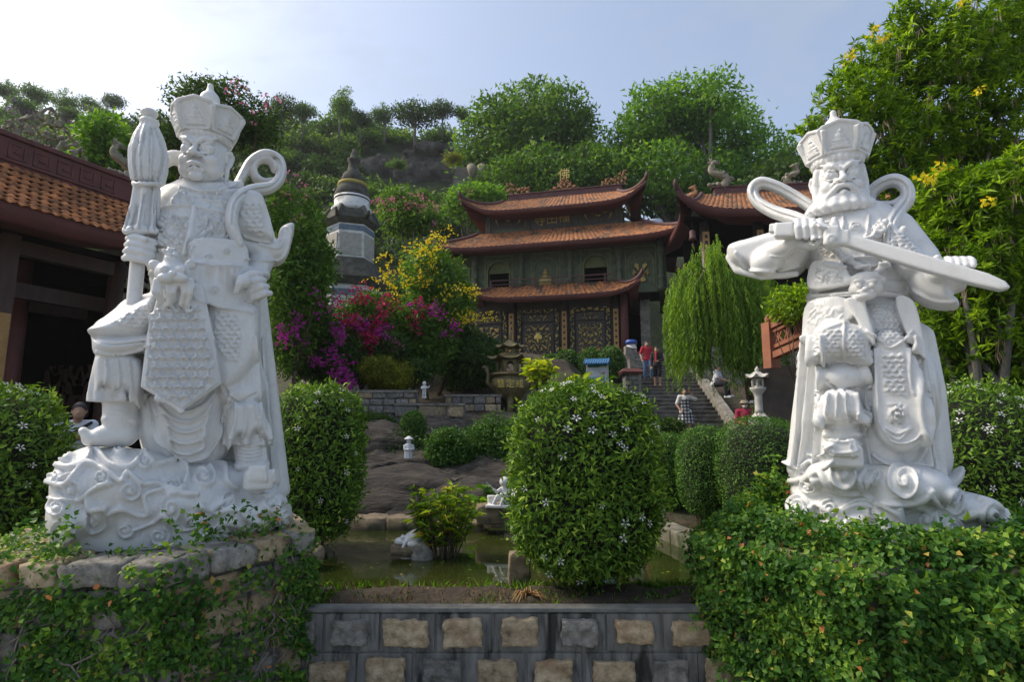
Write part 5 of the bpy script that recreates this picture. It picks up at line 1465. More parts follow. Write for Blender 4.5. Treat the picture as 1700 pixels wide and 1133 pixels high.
# top roof
e3 = .1
ul3, ur3 = U(778, e3, 340), U(1062, e3, 320); ze3 = tl(914, 343, e3)[2]
ztop3 = tl(914, 328, 3.05)[2]
roof_on((ul3 + ur3) / 2, 3.2, ztop3, ze3, (ur3 - ul3) / 2 - 1.3, .15, (ur3 - ul3) / 2, 3.1, up=.8, sides=(0, 1, 3), fh=.22, conc=1.3)
ra, rbb = U(845, 3.2, 325), U(1033, 3.2, 312)
zq = tl(937, 318, 3.2)[2]
MB().b2((ra, 3.05, ztop3 - .3), (rbb, 3.35, zq)).b2((ra - .1, 3.0, zq), (rbb + .1, 3.4, zq + .08)).build('main_ridge', RIDGE, hall, bevel=.02)
for px, py, ww, hh, sd in ((860, 325, 1.5, .85, 5), (1020, 308, 1.5, .9, 6)):
    s = -1 if px < 900 else 1
    carving('ridge_dragon', ww, hh, TERRA, hall, (U(px, 3.2, 320), 3.25, zq + .06), n=60, seed=sd, thr=-.25, depth=.12, fq=1.9, sym=False, env=lambda X, Z, s=s: .55 - Z + .9 * np.maximum(0, s * X * 2) ** 1.2)
cxr = U(937, 3.2, 310)
carving('ridge_crest', 1.8, .95, TERRA, hall, (cxr, 3.25, zq + .06), n=70, seed=12, thr=-.25, depth=.12, fq=1.8, env=lambda X, Z: .95 - Z - np.abs(X) * 1.7)
text_obj('佛', .75, GOLDB, hall, (cxr, 3.15, zq + 1.05), ext=.04, name='crest_character')
# water tank
tk = at(1088, 376, 31)
wt = thing('water_tank', 'small steel water tank on the temple roof edge', 'tank', (tk.x, tk.y, tk.z - .35))
STEEL = surf('brushed_steel', [(0.3, (.45, .47, .5)), (.7, (.65, .67, .7))], rough=.35, metal=.7, bump=.05)
MB().lathe([(.42, 0), (.45, .05), (.45, .55), (.4, .68), (.15, .74)], n=18).build('tank_body', STEEL, wt)
MB().tube([(-.6, 0, -.1), (-.6, 0, .9)], .03).build('overflow_pipe', STEEL, wt)

# ---------- gate hall on the right, partly behind the sword guardian
GT = math.radians(6)
gO = at(1172, 440, 25.0)
gate = thing('gate_hall', 'open temple pavilion with tiled roof and dragon finial behind the sword guardian', 'pavilion', (gO.x, gO.y, 0), -GT)
def gl(px, py, off):
    r = ray(px, py); tv = (math.sin(GT), math.cos(GT)); tu = (math.cos(GT), -math.sin(GT))
    t = (off + gO.x * tv[0] + gO.y * tv[1]) / (r[0] * tv[0] + r[1] * tv[1]); x, y = r[0] * t, r[1] * t
    return ((x - gO.x) * tu[0] + (y - gO.y) * tu[1], off, CAMZ + r[2] * t)
zg = 5.0
ze = gl(1220, 352, -1.2)[2] + .1; ztg = gl(1250, 322, 2.4)[2]
ga = gl(1135, 340, -1.2)[0]; gb = ga + 11.5
r_ = bpy.data.objects.new('roof', None); link(r_, gate); r_.location = ((ga + gb) / 2, 2.4, 0)
curved_roof(r_, (gb - ga) / 2 - 1.6, .15, (gb - ga) / 2, 3.6, ztg, ze, up=.85, sides=(0, 1, 3), fh=.34, conc=1.5)
gra = gl(1185, 325, 2.4)[0]
zgr = gl(1240, 312, 2.4)[2]
MB().b2((gra, 2.25, ztg - .3), (gra + 8.3, 2.55, zgr)).b2((gra - .1, 2.2, zgr), (gra + 8.4, 2.6, zgr + .09)).build('main_ridge', RIDGE, gate, bevel=.02)
for px in (1172, 1262):
    p = gl(px, 440, 0)[0]
    MB().lathe([(.22, zg - 2), (.22, ze + .2)], (p, 0, 0), 14).build('column', DARKW, gate)
    pq = MB().b2((p - .14, -.29, gl(1172, 450, 0)[2]), (p + .14, -.23, gl(1172, 388, 0)[2])).build('couplet_plaque', PLAQ, gate)
    m = MB()
    for j in range(6): m.box((p, -.3, gl(1172, 396 + j * 10, 0)[2]), (.11, .02, .15))
    m.build('plaque_lettering', BLACK, pq)['kind'] = 'stuff'
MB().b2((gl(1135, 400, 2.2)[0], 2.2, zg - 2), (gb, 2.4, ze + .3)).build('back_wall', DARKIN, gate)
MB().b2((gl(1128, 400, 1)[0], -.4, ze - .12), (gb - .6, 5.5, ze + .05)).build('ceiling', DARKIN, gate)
MB().b2((gl(1128, 400, 1)[0], -.6, zg - 3.5), (gb, 6, zg - .1)).build('floor_slab', BRICKG, gate)
# dragon on the ridge end: an upright coil
def dragon(parent, base, h, mat, s=1, name='dragon_finial'):
    P = []; R = []
    for i in range(26):
        t = i / 25
        P.append((s * h * (.10 + .34 * math.sin(t * 5.2 + .4) * (1 - .35 * t)), .02 * math.sin(9 * t), h * (t * 1.02 + .10 * math.sin(6 * t))))
        R.append(h * (.17 - .09 * t))
    m = MB().tube(P, R, 8)
    x, y, z = P[-1]
    m.ball((x + s * h * .06, y, z + h * .02), (h * .13, h * .09, h * .09)); m.tube([(x + s * h * .1, y, z), (x + s * h * .26, y, z - h * .02)], [h * .07, h * .035], 6)
    m.tube([(x, y, z + h * .06), (x - s * h * .14, y, z + h * .2)], [h * .03, h * .01], 5)
    for i in range(0, 24, 2):
        a = Vector(P[i]); b = Vector(P[i + 1]); d = (b - a).normalized(); n_ = Vector((-d.z, 0, d.x)) * s
        q = a - n_ * R[i]
        m.add([q - d * h * .05, q + d * h * .05, q - n_ * h * .10 + d * h * .02, q + Vector((0, h * .03, 0))], [(0, 1, 2), (0, 2, 3), (1, 3, 2)])
    for j in (7, 14, 20):
        a = Vector(P[j]); m.tube([a, a + Vector((s * h * .22, -h * .06, -h * .02)), a + Vector((s * h * .30, -h * .08, -h * .14))], [h * .06, h * .04, h * .015], 6)
    rr = random.Random(3)
    for i in range(0, 26, 1):
        a = Vector(P[i]); m.ball(a + Vector((rr.uniform(-1, 1), rr.uniform(-.6, .6), rr.uniform(-1, 1))) * R[i] * 1.1, R[i] * .55, 6, 4)
    for i in range(9):
        a = Vector((x, y, z)); q = rr.uniform(1.2, 4.4); m.tube([a, a + Vector((-s * abs(math.cos(q)) * h * .2, rr.uniform(-.05, .05) * h, math.sin(q) * h * .2))], [h * .04, h * .008], 5)
    for i in range(14):
        q = rr.uniform(0, 6.28); m.ball((s * h * (.05 + .3 * math.cos(q)), rr.uniform(-.08, .08) * h, h * (.06 + .10 * rr.random())), h * rr.uniform(.05, .10), 6, 4)
    o = m.build(name, mat, parent); o.location = base
    return o
dragon(gate, (gra + .1, 2.4, zgr + .05), 1.35, GREYST, 1)
dragon(gate, (gl(1322, 318, 2.4)[0], 2.4, zgr + .05), 1.0, GREYST, -1)
dragon(gate, (gl(1150, 345, 0)[0], -.2, ze + .7), .8, TERRA, -1, 'hip_dragon')
# hanging lantern under the eave
lp = gl(1150, 395, -.6)
lt = thing('hanging_bell', 'small dark bell chime hanging under the pavilion eave corner', 'bell', (0, 0, 0)); 
_w = Vector((gO.x, gO.y, 0)) + Matrix.Rotation(-GT, 3, 'Z') @ Vector((lp[0], lp[1], lp[2]))
lt.location = _w
MB().tube([(0, 0, .35), (0, 0, .8)], .015).build('cord', BLACK, lt); MB().lathe([(.06, .35), (.13, .3), (.15, 0), (.18, -.08)], n=12).build('bell_body', RIDGE, lt); MB().tube([(0, 0, -.08), (0, 0, -.3)], .012).ball((0, 0, -.34), .07).build('clapper', RIDGE, lt)

# ---------- left hall: its eave runs away from the viewer
LX = at(-20, 352, 9.0)
EZ = at(0, 352, 9.1).z
lA = onz(0, 352, EZ); lB = onz(222, 412, EZ)
ldir = (lB - lA).normalized(); lang = math.atan2(ldir.y, ldir.x)
left = thing('side_hall', 'wooden side hall with orange tiled roof and maroon eave beyond the umbrella guardian', 'hall', (lB.x, lB.y, 0), lang)
# local: +x along the eave away from the viewer (0 at the far visible point), +y to the left/inside
def ll(px, py, off):
    r = ray(px, py); n = (-math.sin(lang), math.cos(lang))
    t = (off + lB.x * n[0] + lB.y * n[1]) / (r[0] * n[0] + r[1] * n[1]); x, y = r[0] * t, r[1] * t
    return ((x - lB.x) * math.cos(lang) + (y - lB.y) * math.sin(lang), off, CAMZ + r[2] * t)
ridge_off = 1.7
rz0 = ll(0, 262, ridge_off)[2]; rz1 = ll(200, 345, ridge_off)[2]
rzm = (rz0 + rz1) / 2
xa, xb = -7.5, 1.1
# slope surface
def slope(x, t):
    lift = .55 * max(0, (x - (xb - 2.2)) / 2.2) ** 2.5 * t
    return Vector((x, ridge_off * (1 - t) - .05, rzm + (EZ + .17 - rzm) * (1 - (1 - t) ** 1.25) + lift))
V = []; F = []; nx, ny = 40, 10
for i in range(nx + 1):
    for j in range(ny + 1):
        V.append(slope(xa + (xb - xa) * i / nx, j / ny) - Vector((0, 0, .05)))
for i in range(nx):
    for j in range(ny):
        k = i * (ny + 1) + j; F.append((k, k + 1, k + ny + 2, k + ny + 1))
mesh_py('roof_deck', V, F, surf('roof_underlay', [(0.3, (.05, .025, .018)), (.7, (.10, .05, .03))]), left, True)
TILEP = surf('clay_tile_piece', [(0.3, (0.10, 0.04, 0.022)), (0.5, (0.36, 0.13, 0.04)), (0.7, (0.52, 0.20, 0.06))], scale=9, rough=0.8, bump=0.4, bscale=30, bdist=.01, perobj=.45, stain=((.05, .04, .03), .57, .7), sscale=4)
tw = .17
tv = []; tf = []
for i in range(5):
    a = -1 + 2 * i / 4
    for y, zz in ((0, .0), (.24, .018)):
        tv.append((a * tw * .52, -y, .035 * (1 - a * a) + zz)); tv.append((a * tw * .52, -y, .035 * (1 - a * a) + zz - .014))
for i in range(4):
    k = i * 4; tf += [(k, k + 2, k + 6, k + 4), (k + 1, k + 5, k + 7, k + 3), (k + 2, k + 3, k + 7, k + 6)]
tme = bpy.data.meshes.new('roof_tile'); tme.from_pydata(tv, [], tf); tme.materials.append(TILEP)
for p in tme.polygons: p.use_smooth = True
rows = 9; cnt = 0
rgt = random.Random(2)
far_v = MB()
for j in range(rows):
    t0 = (j + .2) / rows
    x = xb - .1 - (tw / 2 if j % 2 else 0)
    while x > -4.6 and cnt < 300:
        p = slope(x, t0); q = slope(x, min(t0 + .06, 1)); d = (q - p).normalized()
        o = bpy.data.objects.new('roof_tile', tme); link(o, left)
        o.location = p + Vector((0, 0, .02)); yv = -d; xv = Vector((1, 0, 0)); zv = xv.cross(yv); 
        o.rotation_euler = Matrix((xv, yv, zv)).transposed().to_euler(); o.rotation_euler.z += rgt.uniform(-.05, .05)
        x -= tw; cnt += 1
# the rest of the tiles nearer the viewer's left, out at the frame edge
MBt = []; 
far = MB()
for j in range(rows):
    t0 = (j + .2) / rows; x = -4.7
    while x > xa:
        p = slope(x, t0); q = slope(x, min(t0 + .1, 1)); far.tube([p, q], .06, 6); x -= tw
far.build('roof_tiles_beyond', TILEP, left)['kind'] = 'stuff'
# eave fascia with an upturned end, ridge with fret panel
V = []; F = []
for i in range(41):
    p = slope(xa + (xb + .2 - xa) * i / 40, 1.0)
    V += [p + Vector((0, -.03, .02)), p + Vector((0, -.03, -.30)), p + Vector((0, .14, -.30)), p + Vector((0, 1.0, -.18))]
for i in range(40):
    k = i * 4
    for a, b in ((0, 1), (1, 2), (2, 3)): F.append((k + a, k + 4 + a, k + 4 + b, k + b))
mesh_py('eave_fascia', V, F, FASCIA, left, True)
MB().b2((xa, ridge_off - .12, rzm - .1), (xb - .25, ridge_off + .14, rzm + .52)).b2((xa, ridge_off - .17, rzm + .52), (xb - .2, ridge_off + .2, rzm + .62)).b2((xa, ridge_off - .16, rzm + .04), (xb - .2, ridge_off + .1, rzm + .10)).build('main_ridge', FASCIA, left, bevel=.015)
fv = MB(); x = -4.5
while x < xb - .7:
    for a, b, c, d in ((0, .12, .30, .16), (0, .12, .04, .42), (.26, .12, .30, .42), (.10, .24, .22, .28), (0, .40, .2, .44)):
        fv.b2((x + a, ridge_off - .145, rzm + b), (x + c, ridge_off - .119, rzm + d))
    x += .42
fv.build('fret_band', FASCIA, left)
carving('ridge_scroll', 1.5, .95, GREYST, left, (ll(75, 235, ridge_off)[0], ridge_off, rzm + .6), rz=0, n=80, seed=21, thr=-.25, depth=.1, fq=2.4, env=lambda X, Z: .98 - Z - np.abs(X) * 1.5)
dragon(left, (ll(190, 320, ridge_off)[0], ridge_off, rzm + .58), .75, GREYST, 1)
# posts, carved brackets, dark inside
WOOD = surf('dark_red_timber', [(0.3, (.03, .014, .010)), (.7, (.065, .028, .02))], scale=4, rough=.6, bump=.3, bscale=18, stretch=(3, 3, .5))
for x in (.3,):
    MB().lathe([(.17, .3), (.15, EZ - .1)], (x, 1.0, 0), 14).build('post', WOOD, left)
    MB().lathe([(.26, .2), (.28, .35), (.22, .5)], (x, 1.0, 0), 14).build('post_base', BRICKG, left)
    carving('carved_bracket', .8, 1.3, GREYST, left, (x + .55, 1.0, EZ - 1.6), n=60, seed=int(x * 7) + 60, thr=-.1, fq=1.8, sym=False, depth=.08, env=lambda X, Z: Z - .9 * (X + .5))
MB().b2((xa, .9, EZ - .42), (xb - .3, 1.1, EZ - .15)).build('eave_beam', WOOD, left)
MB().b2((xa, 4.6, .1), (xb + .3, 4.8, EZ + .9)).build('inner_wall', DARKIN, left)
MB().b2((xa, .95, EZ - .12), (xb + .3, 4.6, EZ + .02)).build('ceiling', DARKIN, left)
MB().b2((xa, .4, -.1), (xb - .2, 4.8, .38)).build('floor_slab', BRICKG, left)
MB().b2((xa, 2.0, rzm - .3), (xb - .2, 4.9, rzm + .2)).build('rear_roof', TILE, left)
MB().b2((xb + .3, 1.3, .1), (xb + .5, 7.5, EZ + .8)).build('end_wall', DARKIN, left)  # dark wall added to close the view, coloured as deep interior shade
xf = ll(8, 500, .8)[0]
pq = MB().b2((xf - .1, .76, 1.9), (xf + .1, .82, 3.6)).build('couplet_plaque', PLAQ, left)
MB().b2((xf - .14, .82, .3), (xf + .14, 1.1, EZ - .1)).build('post', WOOD, left)

for i, yy in enumerate((2.0, 3.2, 4.2)):
    carving('lattice_screen', 1.0, 2.4, WOOD, left, (xb - .1 - .001 * i, yy, .6), rz=-PI / 2, n=50, seed=80 + i, thr=-.2, depth=.05, fq=1.4)
MB().b2((-2.2, 3.6, .38), (-.6, 4.2, .95)).b2((-2.4, 3.5, .95), (-.4, 4.3, 1.05)).build('altar_table', WOOD, left)
MB().b2((-6.5, 1.6, EZ - 1.1), (xb - .2, 1.75, EZ - .8)).build('tie_beam', WOOD, left)
MB().b2((-6.5, 3.0, EZ - 1.1), (xb - .2, 3.15, EZ - .8)).build('tie_beam', WOOD, left)
MB().lathe([(.15, .3), (.14, EZ - .1)], (-.6, 2.6, 0), 12).build('post', FASCIA, left)
# ---------- white stupa tower behind the bougainvillea
tc = at(572, 640, 21.0)
S1 = mpp(572, 420, 21.0) * .86
WHITEP = surf('stained_white_plaster', [(0.3, (.5, .5, .48)), (.6, (.72, .72, .70)), (.8, (.78, .78, .76))], scale=3, rough=.85, bump=.3, bscale=15, stain=((.10, .10, .09), .57, .72), sscale=1.6)
MOSS = surf('mossy_grey_stucco', [(0.3, (.035, .034, .028)), (.6, (.10, .095, .075)), (.8, (.18, .17, .14))], scale=4, rough=.95, bump=.6, bscale=14)
BLUEB = surf('blue_band', [(0.3, (.08, .13, .2)), (.7, (.2, .26, .3))], scale=10, rough=.8, bump=.1)
YELB = surf('yellow_band', [(0.3, (.30, .24, .05)), (.7, (.42, .35, .09))], scale=10, rough=.8, bump=.1)
tw_ = thing('stupa_tower', 'white plaster stupa tower with mossy grey bulb spire above the bougainvillea', 'tower', (tc.x, tc.y, 0), math.radians(18))
zt_ = lambda py: at(572, py, 21.0).z
def octa(r0, z0, r1, z1, name, mat, n=6): return MB().lathe([(r0, z0), (r1, z1)], n=n, smooth=False).build(name, mat, tw_)
octa(70 * S1, 2.0, 62 * S1, zt_(480), 'lower_storey', WHITEP)
octa(66 * S1, zt_(482), 74 * S1, zt_(470), 'lower_cornice', MOSS); octa(73 * S1, zt_(470), 48 * S1, zt_(436), 'lower_roof', MOSS)
octa(63.5 * S1, zt_(500), 63.5 * S1, zt_(490), 'painted_band', BLUEB)
octa(46 * S1, zt_(440), 44 * S1, zt_(380), 'upper_storey', WHITEP)
octa(45.5 * S1, zt_(392), 45.5 * S1, zt_(384), 'painted_band', BLUEB)
octa(46 * S1, zt_(381), 54 * S1, zt_(372), 'upper_cornice', MOSS); octa(53 * S1, zt_(372), 40 * S1, zt_(352), 'upper_roof', MOSS)
for k in range(6):
    a = PI / 3 * k
    MB().tube([(math.cos(a) * 40 * S1, math.sin(a) * 40 * S1, zt_(352)), (math.cos(a) * 54 * S1, math.sin(a) * 54 * S1, zt_(372)), (math.cos(a) * 60 * S1, math.sin(a) * 60 * S1, zt_(362))], [.09, .08, .05], 6).build('roof_horn', MOSS, tw_)
    b = a + PI / 6
    MB().b2((-.38, -.03, 0), (.38, .03, zt_(395) - zt_(430))).build('relief_panel', surf('relief_panel%d' % k, [(.3, (.3, .28, .24)), (.7, (.5, .48, .44))]) if k == 0 else bpy.data.materials['relief_panel0'], tw_, loc=(math.cos(b) * 39.5 * S1, math.sin(b) * 39.5 * S1, zt_(432)), rz=b + PI / 2)
MB().lathe([(38 * S1, zt_(356)), (39 * S1, zt_(350)), (33 * S1, zt_(345)), (34 * S1, zt_(330))], n=20).build('petal_drum', WHITEP, tw_)
MB().lathe([(34 * S1, zt_(335)), (33 * S1, zt_(322)), (28 * S1, zt_(312)), (25 * S1, zt_(308))], n=20).build('dome', MOSS, tw_)
MB().lathe([(26 * S1, zt_(312)), (29 * S1, zt_(310)), (28 * S1, zt_(306)), (22 * S1, zt_(304))], n=20).build('gilt_ring', YELB, tw_)
MB().lathe([(22 * S1, zt_(306)), (23 * S1, zt_(300)), (19 * S1, zt_(291)), (11 * S1, zt_(284)), (9 * S1, zt_(272)), (12 * S1, zt_(268)), (12 * S1, zt_(265)), (7 * S1, zt_(262)), (6 * S1, zt_(256)), (2 * S1, zt_(248))], n=18).build('spire', MOSS, tw_)
# ------------------------------------------------------------------ plants
L_GARD = leafmat('gardenia_leaf', [(0, (0.0319, 0.0737, 0.0086)), (0.6, (0.1029, 0.2114, 0.0225)), (0.9, (0.2449, 0.3997, 0.0392)), (1, (0.5065, 0.6322, 0.0811))], .25, 0.5, 0.22)
L_HEDGE = leafmat('hedge_leaf', [(0, (0.0232, 0.0646, 0.0093)), (0.7, (0.0779, 0.1816, 0.0274)), (1, (0.1726, 0.326, 0.0552))], .25, 0.5, 0.22)
L_IVY = leafmat('fig_leaf', [(0, (0.0162, 0.0607, 0.0097)), (0.5, (0.0587, 0.159, 0.0217)), (0.8, (0.187, 0.318, 0.0336)), (0.93, (0.3911, 0.4693, 0.0704)), (0.97, (0.4756, 0.2377, 0.0714)), (1, (0.6002, 0.2, 0.0721))], .3, 0.5, 0.22)
L_TREE = leafmat('tree_leaf', [(0, (0.0272, 0.0644, 0.0089)), (0.5, (0.0768, 0.1766, 0.0199)), (1, (0.2201, 0.3669, 0.0462))], .4, 0.5, 0.22)
L_DARK = leafmat('dark_tree_leaf', [(0, (0.0157, 0.0382, 0.0081)), (0.6, (0.0464, 0.1015, 0.0188)), (1, (0.125, 0.2001, 0.036))], .35, 0.5, 0.22)
L_BRIGHT = leafmat('bright_tree_leaf', [(0, (0.0337, 0.0955, 0.0097)), (0.5, (0.1046, 0.2372, 0.0221)), (1, (0.2501, 0.4336, 0.042))], .45, 0.5, 0.22)
L_TRUMP = leafmat('trumpet_leaf', [(0, (0.0359, 0.0846, 0.0054)), (0.45, (0.1167, 0.2263, 0.0117)), (0.8, (0.3158, 0.4691, 0.0238)), (1, (0.5884, 0.5537, 0.0511))], .45, 0.5, 0.22)
L_LIME = leafmat('young_lime_leaf', [(0, (0.1169, 0.2292, 0.013)), (1, (0.4416, 0.4692, 0.0481))], .5, 0.5, 0.22)
L_WILLOW = leafmat('weeping_leaf', [(0, (0.0506, 0.1023, 0.0109)), (0.5, (0.1381, 0.2543, 0.0271)), (1, (0.3451, 0.5062, 0.0541))], .45, 0.5, 0.22)
L_OLIVE = leafmat('olive_shrub_leaf', [(0, (0.0562, 0.0787, 0.0064)), (0.6, (0.174, 0.203, 0.0156)), (1, (0.4002, 0.3835, 0.036))], .4, 0.5, 0.22)
L_POND = leafmat('pond_plant_leaf', [(0, (0.0562, 0.1236, 0.0097)), (0.6, (0.1885, 0.319, 0.0261)), (0.9, (0.4517, 0.534, 0.0581)), (1, (0.552, 0.3335, 0.0601))], .45, 0.5, 0.22)
L_HAZE = leafmat('hill_leaf', [(0, (0.0294, 0.0683, 0.0123)), (0.6, (0.0814, 0.1761, 0.0263)), (1, (0.203, 0.313, 0.0555))], .4, 0.5, 0.22)
F_MAG = leafmat('magenta_bract', [(0, (.32, .008, .07)), (1, (.62, .03, .16))], .4, .6, tcol=(1.2, .7, .9))
F_PUR = leafmat('purple_bract', [(0, (.32, .012, .20)), (1, (.55, .05, .40))], .4, .6, tcol=(1.1, .7, 1.1))
F_PINK = leafmat('pink_bract', [(0, (.42, .10, .20)), (1, (.65, .25, .36))], .4, .6, tcol=(1.1, .8, .9))
F_YEL = leafmat('yellow_petal', [(0, (.62, .48, .01)), (1, (.82, .72, .03))], .4, .6, tcol=(1.1, 1, .5))
F_LILAC = leafmat('lilac_petal', [(0, (.22, .11, .34)), (1, (.40, .24, .52))], .4, .6, tcol=(1, .8, 1.1))
F_WHITE = leafmat('white_petal', [(0, (.75, .76, .74)), (1, (.85, .85, .82))], .3, .6, tcol=(1, 1, .95))
BARK = surf('brown_bark', [(.3, (.05, .035, .022)), (.7, (.13, .10, .07))], scale=8, rough=.95, bump=.8, bscale=25, stretch=(2, 2, .4))
BARKG = surf('grey_bark', [(.3, (.08, .075, .065)), (.7, (.2, .19, .165))], scale=8, rough=.95, bump=.8, bscale=25, stretch=(2, 2, .4))
VINE = surf('dry_vine', [(.3, (.10, .08, .065)), (.7, (.24, .21, .18))], scale=12, rough=.9, bump=.4)
PODM = leafmat('dry_seed_pod', [(0, (.16, .11, .06)), (1, (.38, .31, .20))], .15, .8, tcol=(1, .9, .7))
CORE = surf('core_shade_fill', [(.3, (.010, .014, .006)), (.7, (.022, .028, .012))], scale=20, rough=1, bump=1, bscale=40, bdist=.05)  # near-black colour standing in for the shade inside a bush

def superdir(rng, n, p=2.5):
    d = rnd_dir(rng, n)
    r = (np.abs(d) ** p).sum(1) ** (-1 / p)
    return d, d * r[:, None]
def star_mesh():
    V = []; F = []
    for k in range(5):
        a = 2 * PI * k / 5
        for t, w, z in ((.12, .0, .0), (.62, .20, .10), (1, 0, .06), (.62, -.20, .10)):
            V.append((math.cos(a) * t - math.sin(a) * w, math.sin(a) * t + math.cos(a) * w, z))
        F.append((k * 4, k * 4 + 1, k * 4 + 2, k * 4 + 3))
    me = bpy.data.meshes.new('blossom'); me.from_pydata(V, [], F); me.materials.append(F_WHITE)
    a = me.attributes.new('tint', 'FLOAT', 'FACE'); a.data.foreach_set('value', [.2, .5, .8, .4, .9])
    return me
STAR = star_mesh()
def clipped_bush(name, label, c, rx, ry, h, seed, mat=L_GARD, leaf=(.055, .02), n=9000, nfl=0, p=2.6, group=None, cat='shrub', lump=.05, stems=5, stem_h=.25, kind='d', ffront=True, shell=.07):
    rng = np.random.default_rng(seed)
    g = thing(name, label, cat, c, 0, group)
    rz = (h - stem_h) / 2; cz = stem_h + rz
    d, q = superdir(rng, n, p)
    lum = 1 + lump * nz(d[:, 0] * 3 + seed, d[:, 2] * 3 + d[:, 1] * 2, 1.2, seed)
    dep = 1 - rng.exponential(shell, n).clip(0, .4)
    dep += (rng.random(n) < .16) * rng.random(n) ** 2 * .11
    pos = q * (lum * dep)[:, None] * np.array([rx, ry, rz]) + np.array([0, 0, cz])
    if mat is L_GARD:                      # stray shoots that break the clipped outline
        ns_ = 90; k_ = rng.integers(0, n, ns_ * 9); k0 = rng.integers(0, n, ns_)
        k0 = np.repeat(k0, 9); tt = np.tile(np.linspace(.0, 1, 9), ns_); ln = np.repeat(rng.uniform(.04, .15, ns_), 9)
        dr = unit(d[k0] + np.repeat(rng.normal(0, .35, (ns_, 3)), 9, 0) + np.array([0, 0, .35]))
        pos[k_] = (q[k0] * lum[k0][:, None]) * np.array([rx, ry, rz]) + np.array([0, 0, cz]) + dr * (tt * ln)[:, None]
        dep[k_] = 1.0
    out = unit(d / np.array([rx, ry, rz]) * min(rx, rz))
    axis = out * .55 + rnd_dir(rng, n) * .75 + np.array([0, 0, .25])
    nrm = out + rnd_dir(rng, n) * .55 + np.array([0, 0, .35])
    clump = .5 + .5 * nz(pos[:, 0] * 6, pos[:, 2] * 6 + pos[:, 1] * 5, 1.0, seed + 1)
    tint = np.clip(.62 * rng.random(n) + .3 * clump + .16 * (dep > .985), 0, 1)
    L = leaf[0] * rng.uniform(.65, 1.25, n)
    leaf_obj('foliage', pos, axis, nrm, L, leaf[1] * rng.uniform(.7, 1.2, n), mat, g, kind, tint, droop=.18, fold=.3)
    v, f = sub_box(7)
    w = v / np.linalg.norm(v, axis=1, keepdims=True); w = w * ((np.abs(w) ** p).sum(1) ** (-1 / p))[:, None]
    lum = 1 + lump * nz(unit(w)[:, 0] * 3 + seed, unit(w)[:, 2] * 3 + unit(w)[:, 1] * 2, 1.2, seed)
    mesh_np('shade_core', w * (lum * .86)[:, None] * np.array([rx, ry, rz]) + np.array([0, 0, cz]), f, CORE, g, True)  # dark solid added inside the leaf shell to block light
    for i in range(stems):
        a = rng.random() * 6.28; r = rng.random() * .5
        x, y = rx * r * math.cos(a), ry * r * math.sin(a)
        MB().tube([(x * .6, y * .6, -.08), (x * .9 + rng.normal(0, .02), y * .9, stem_h * .6), (x * 1.4, y * 1.4, stem_h + rz * .4)], [.022, .018, .012], 6).build('stem', BARK, g)
    if nfl:
        d, q = superdir(rng, nfl * 4, p)
        ok = (d[:, 1] < .35) if ffront else np.ones(len(d), bool)
        wgt = rng.random(len(d)) < (.35 + .65 * (d[:, 2] > .35))
        d, q = d[ok & wgt][:nfl], q[ok & wgt][:nfl]
        for i in range(len(d)):
            lum = 1 + lump * float(nz(d[i, 0] * 3 + seed, d[i, 2] * 3 + d[i, 1] * 2, 1.2, seed))
            b = link(bpy.data.objects.new('blossom', STAR), g)
            b.location = Vector(q[i] * lum * 1.015 * np.array([rx, ry, rz]) + np.array([0, 0, cz]))
            nr = Vector(d[i]) + Vector((rng.normal(0, .3), -.25, .45))
            b.rotation_euler = nr.to_track_quat('Z', 'Y').to_euler(); b.rotation_euler.rotate_axis('Z', rng.random() * 6)
            s = rng.uniform(.028, .044) * (leaf[0] / .055) ** .5; b.scale = (s, s, s)
    return g
def bush_px(name, label, px0, px1, pt, pb, Y, seed, ry=None, **k):
    c = at((px0 + px1) / 2, pb, Y); rx = (at(px1, pb, Y).x - at(px0, pb, Y).x) / 2; h = at((px0 + px1) / 2, pt, Y).z - c.z
    return clipped_bush(name, label, c, rx, ry or rx, h, seed, **k)

def crown_pts(rng, blobs, n, m, spread, shell=.75):
    """clustered leaf positions: n clusters of m leaves on lumps (c, (rx,ry,rz))"""
    B = np.array([[*b[0], *b[1]] for b in blobs], float)
    wgt = (B[:, 3] * B[:, 5]) ** 1.0; wgt /= wgt.sum()
    bi = rng.choice(len(B), n, p=wgt)
    d = rnd_dir(rng, n); r = shell + (1 - shell) * rng.random(n) ** .6
    inner = rng.random(n) < .18
    r = np.where(inner, r * rng.random(n), r)
    cc = B[bi, :3] + d * r[:, None] * B[bi, 3:]
    ct = rng.random(n)
    pos = np.repeat(cc, m, 0) + rng.normal(0, 1, (n * m, 3)) * spread * np.array([1, 1, .6])
    out = np.repeat(d, m, 0); tint = np.clip(np.repeat(ct, m) * .6 + rng.random(n * m) * .4, 0, 1)
    return pos, out, tint
def leaves_on(name, parent, rng, blobs, n, m, spread, leaf, mat, shell=.75, hang=0.0, kind='d', loc=None, upb=.35, tb=0.0):
    pos, out, tint = crown_pts(rng, blobs, n, m, spread, shell)
    N = len(pos)
    axis = out * .5 + rnd_dir(rng, N) * .8 + np.array([0, 0, -hang])
    nrm = out * .4 + rnd_dir(rng, N) * .6 + np.array([0, 0, upb])
    o = leaf_obj(name, pos, axis, nrm, leaf[0] * rng.uniform(.65, 1.3, N), leaf[1] * rng.uniform(.7, 1.25, N), mat, parent, kind, np.clip(tint + tb, 0, 1), droop=.2, loc=loc)
    if name == 'flower_spray': o['kind'] = 'stuff'
    return o
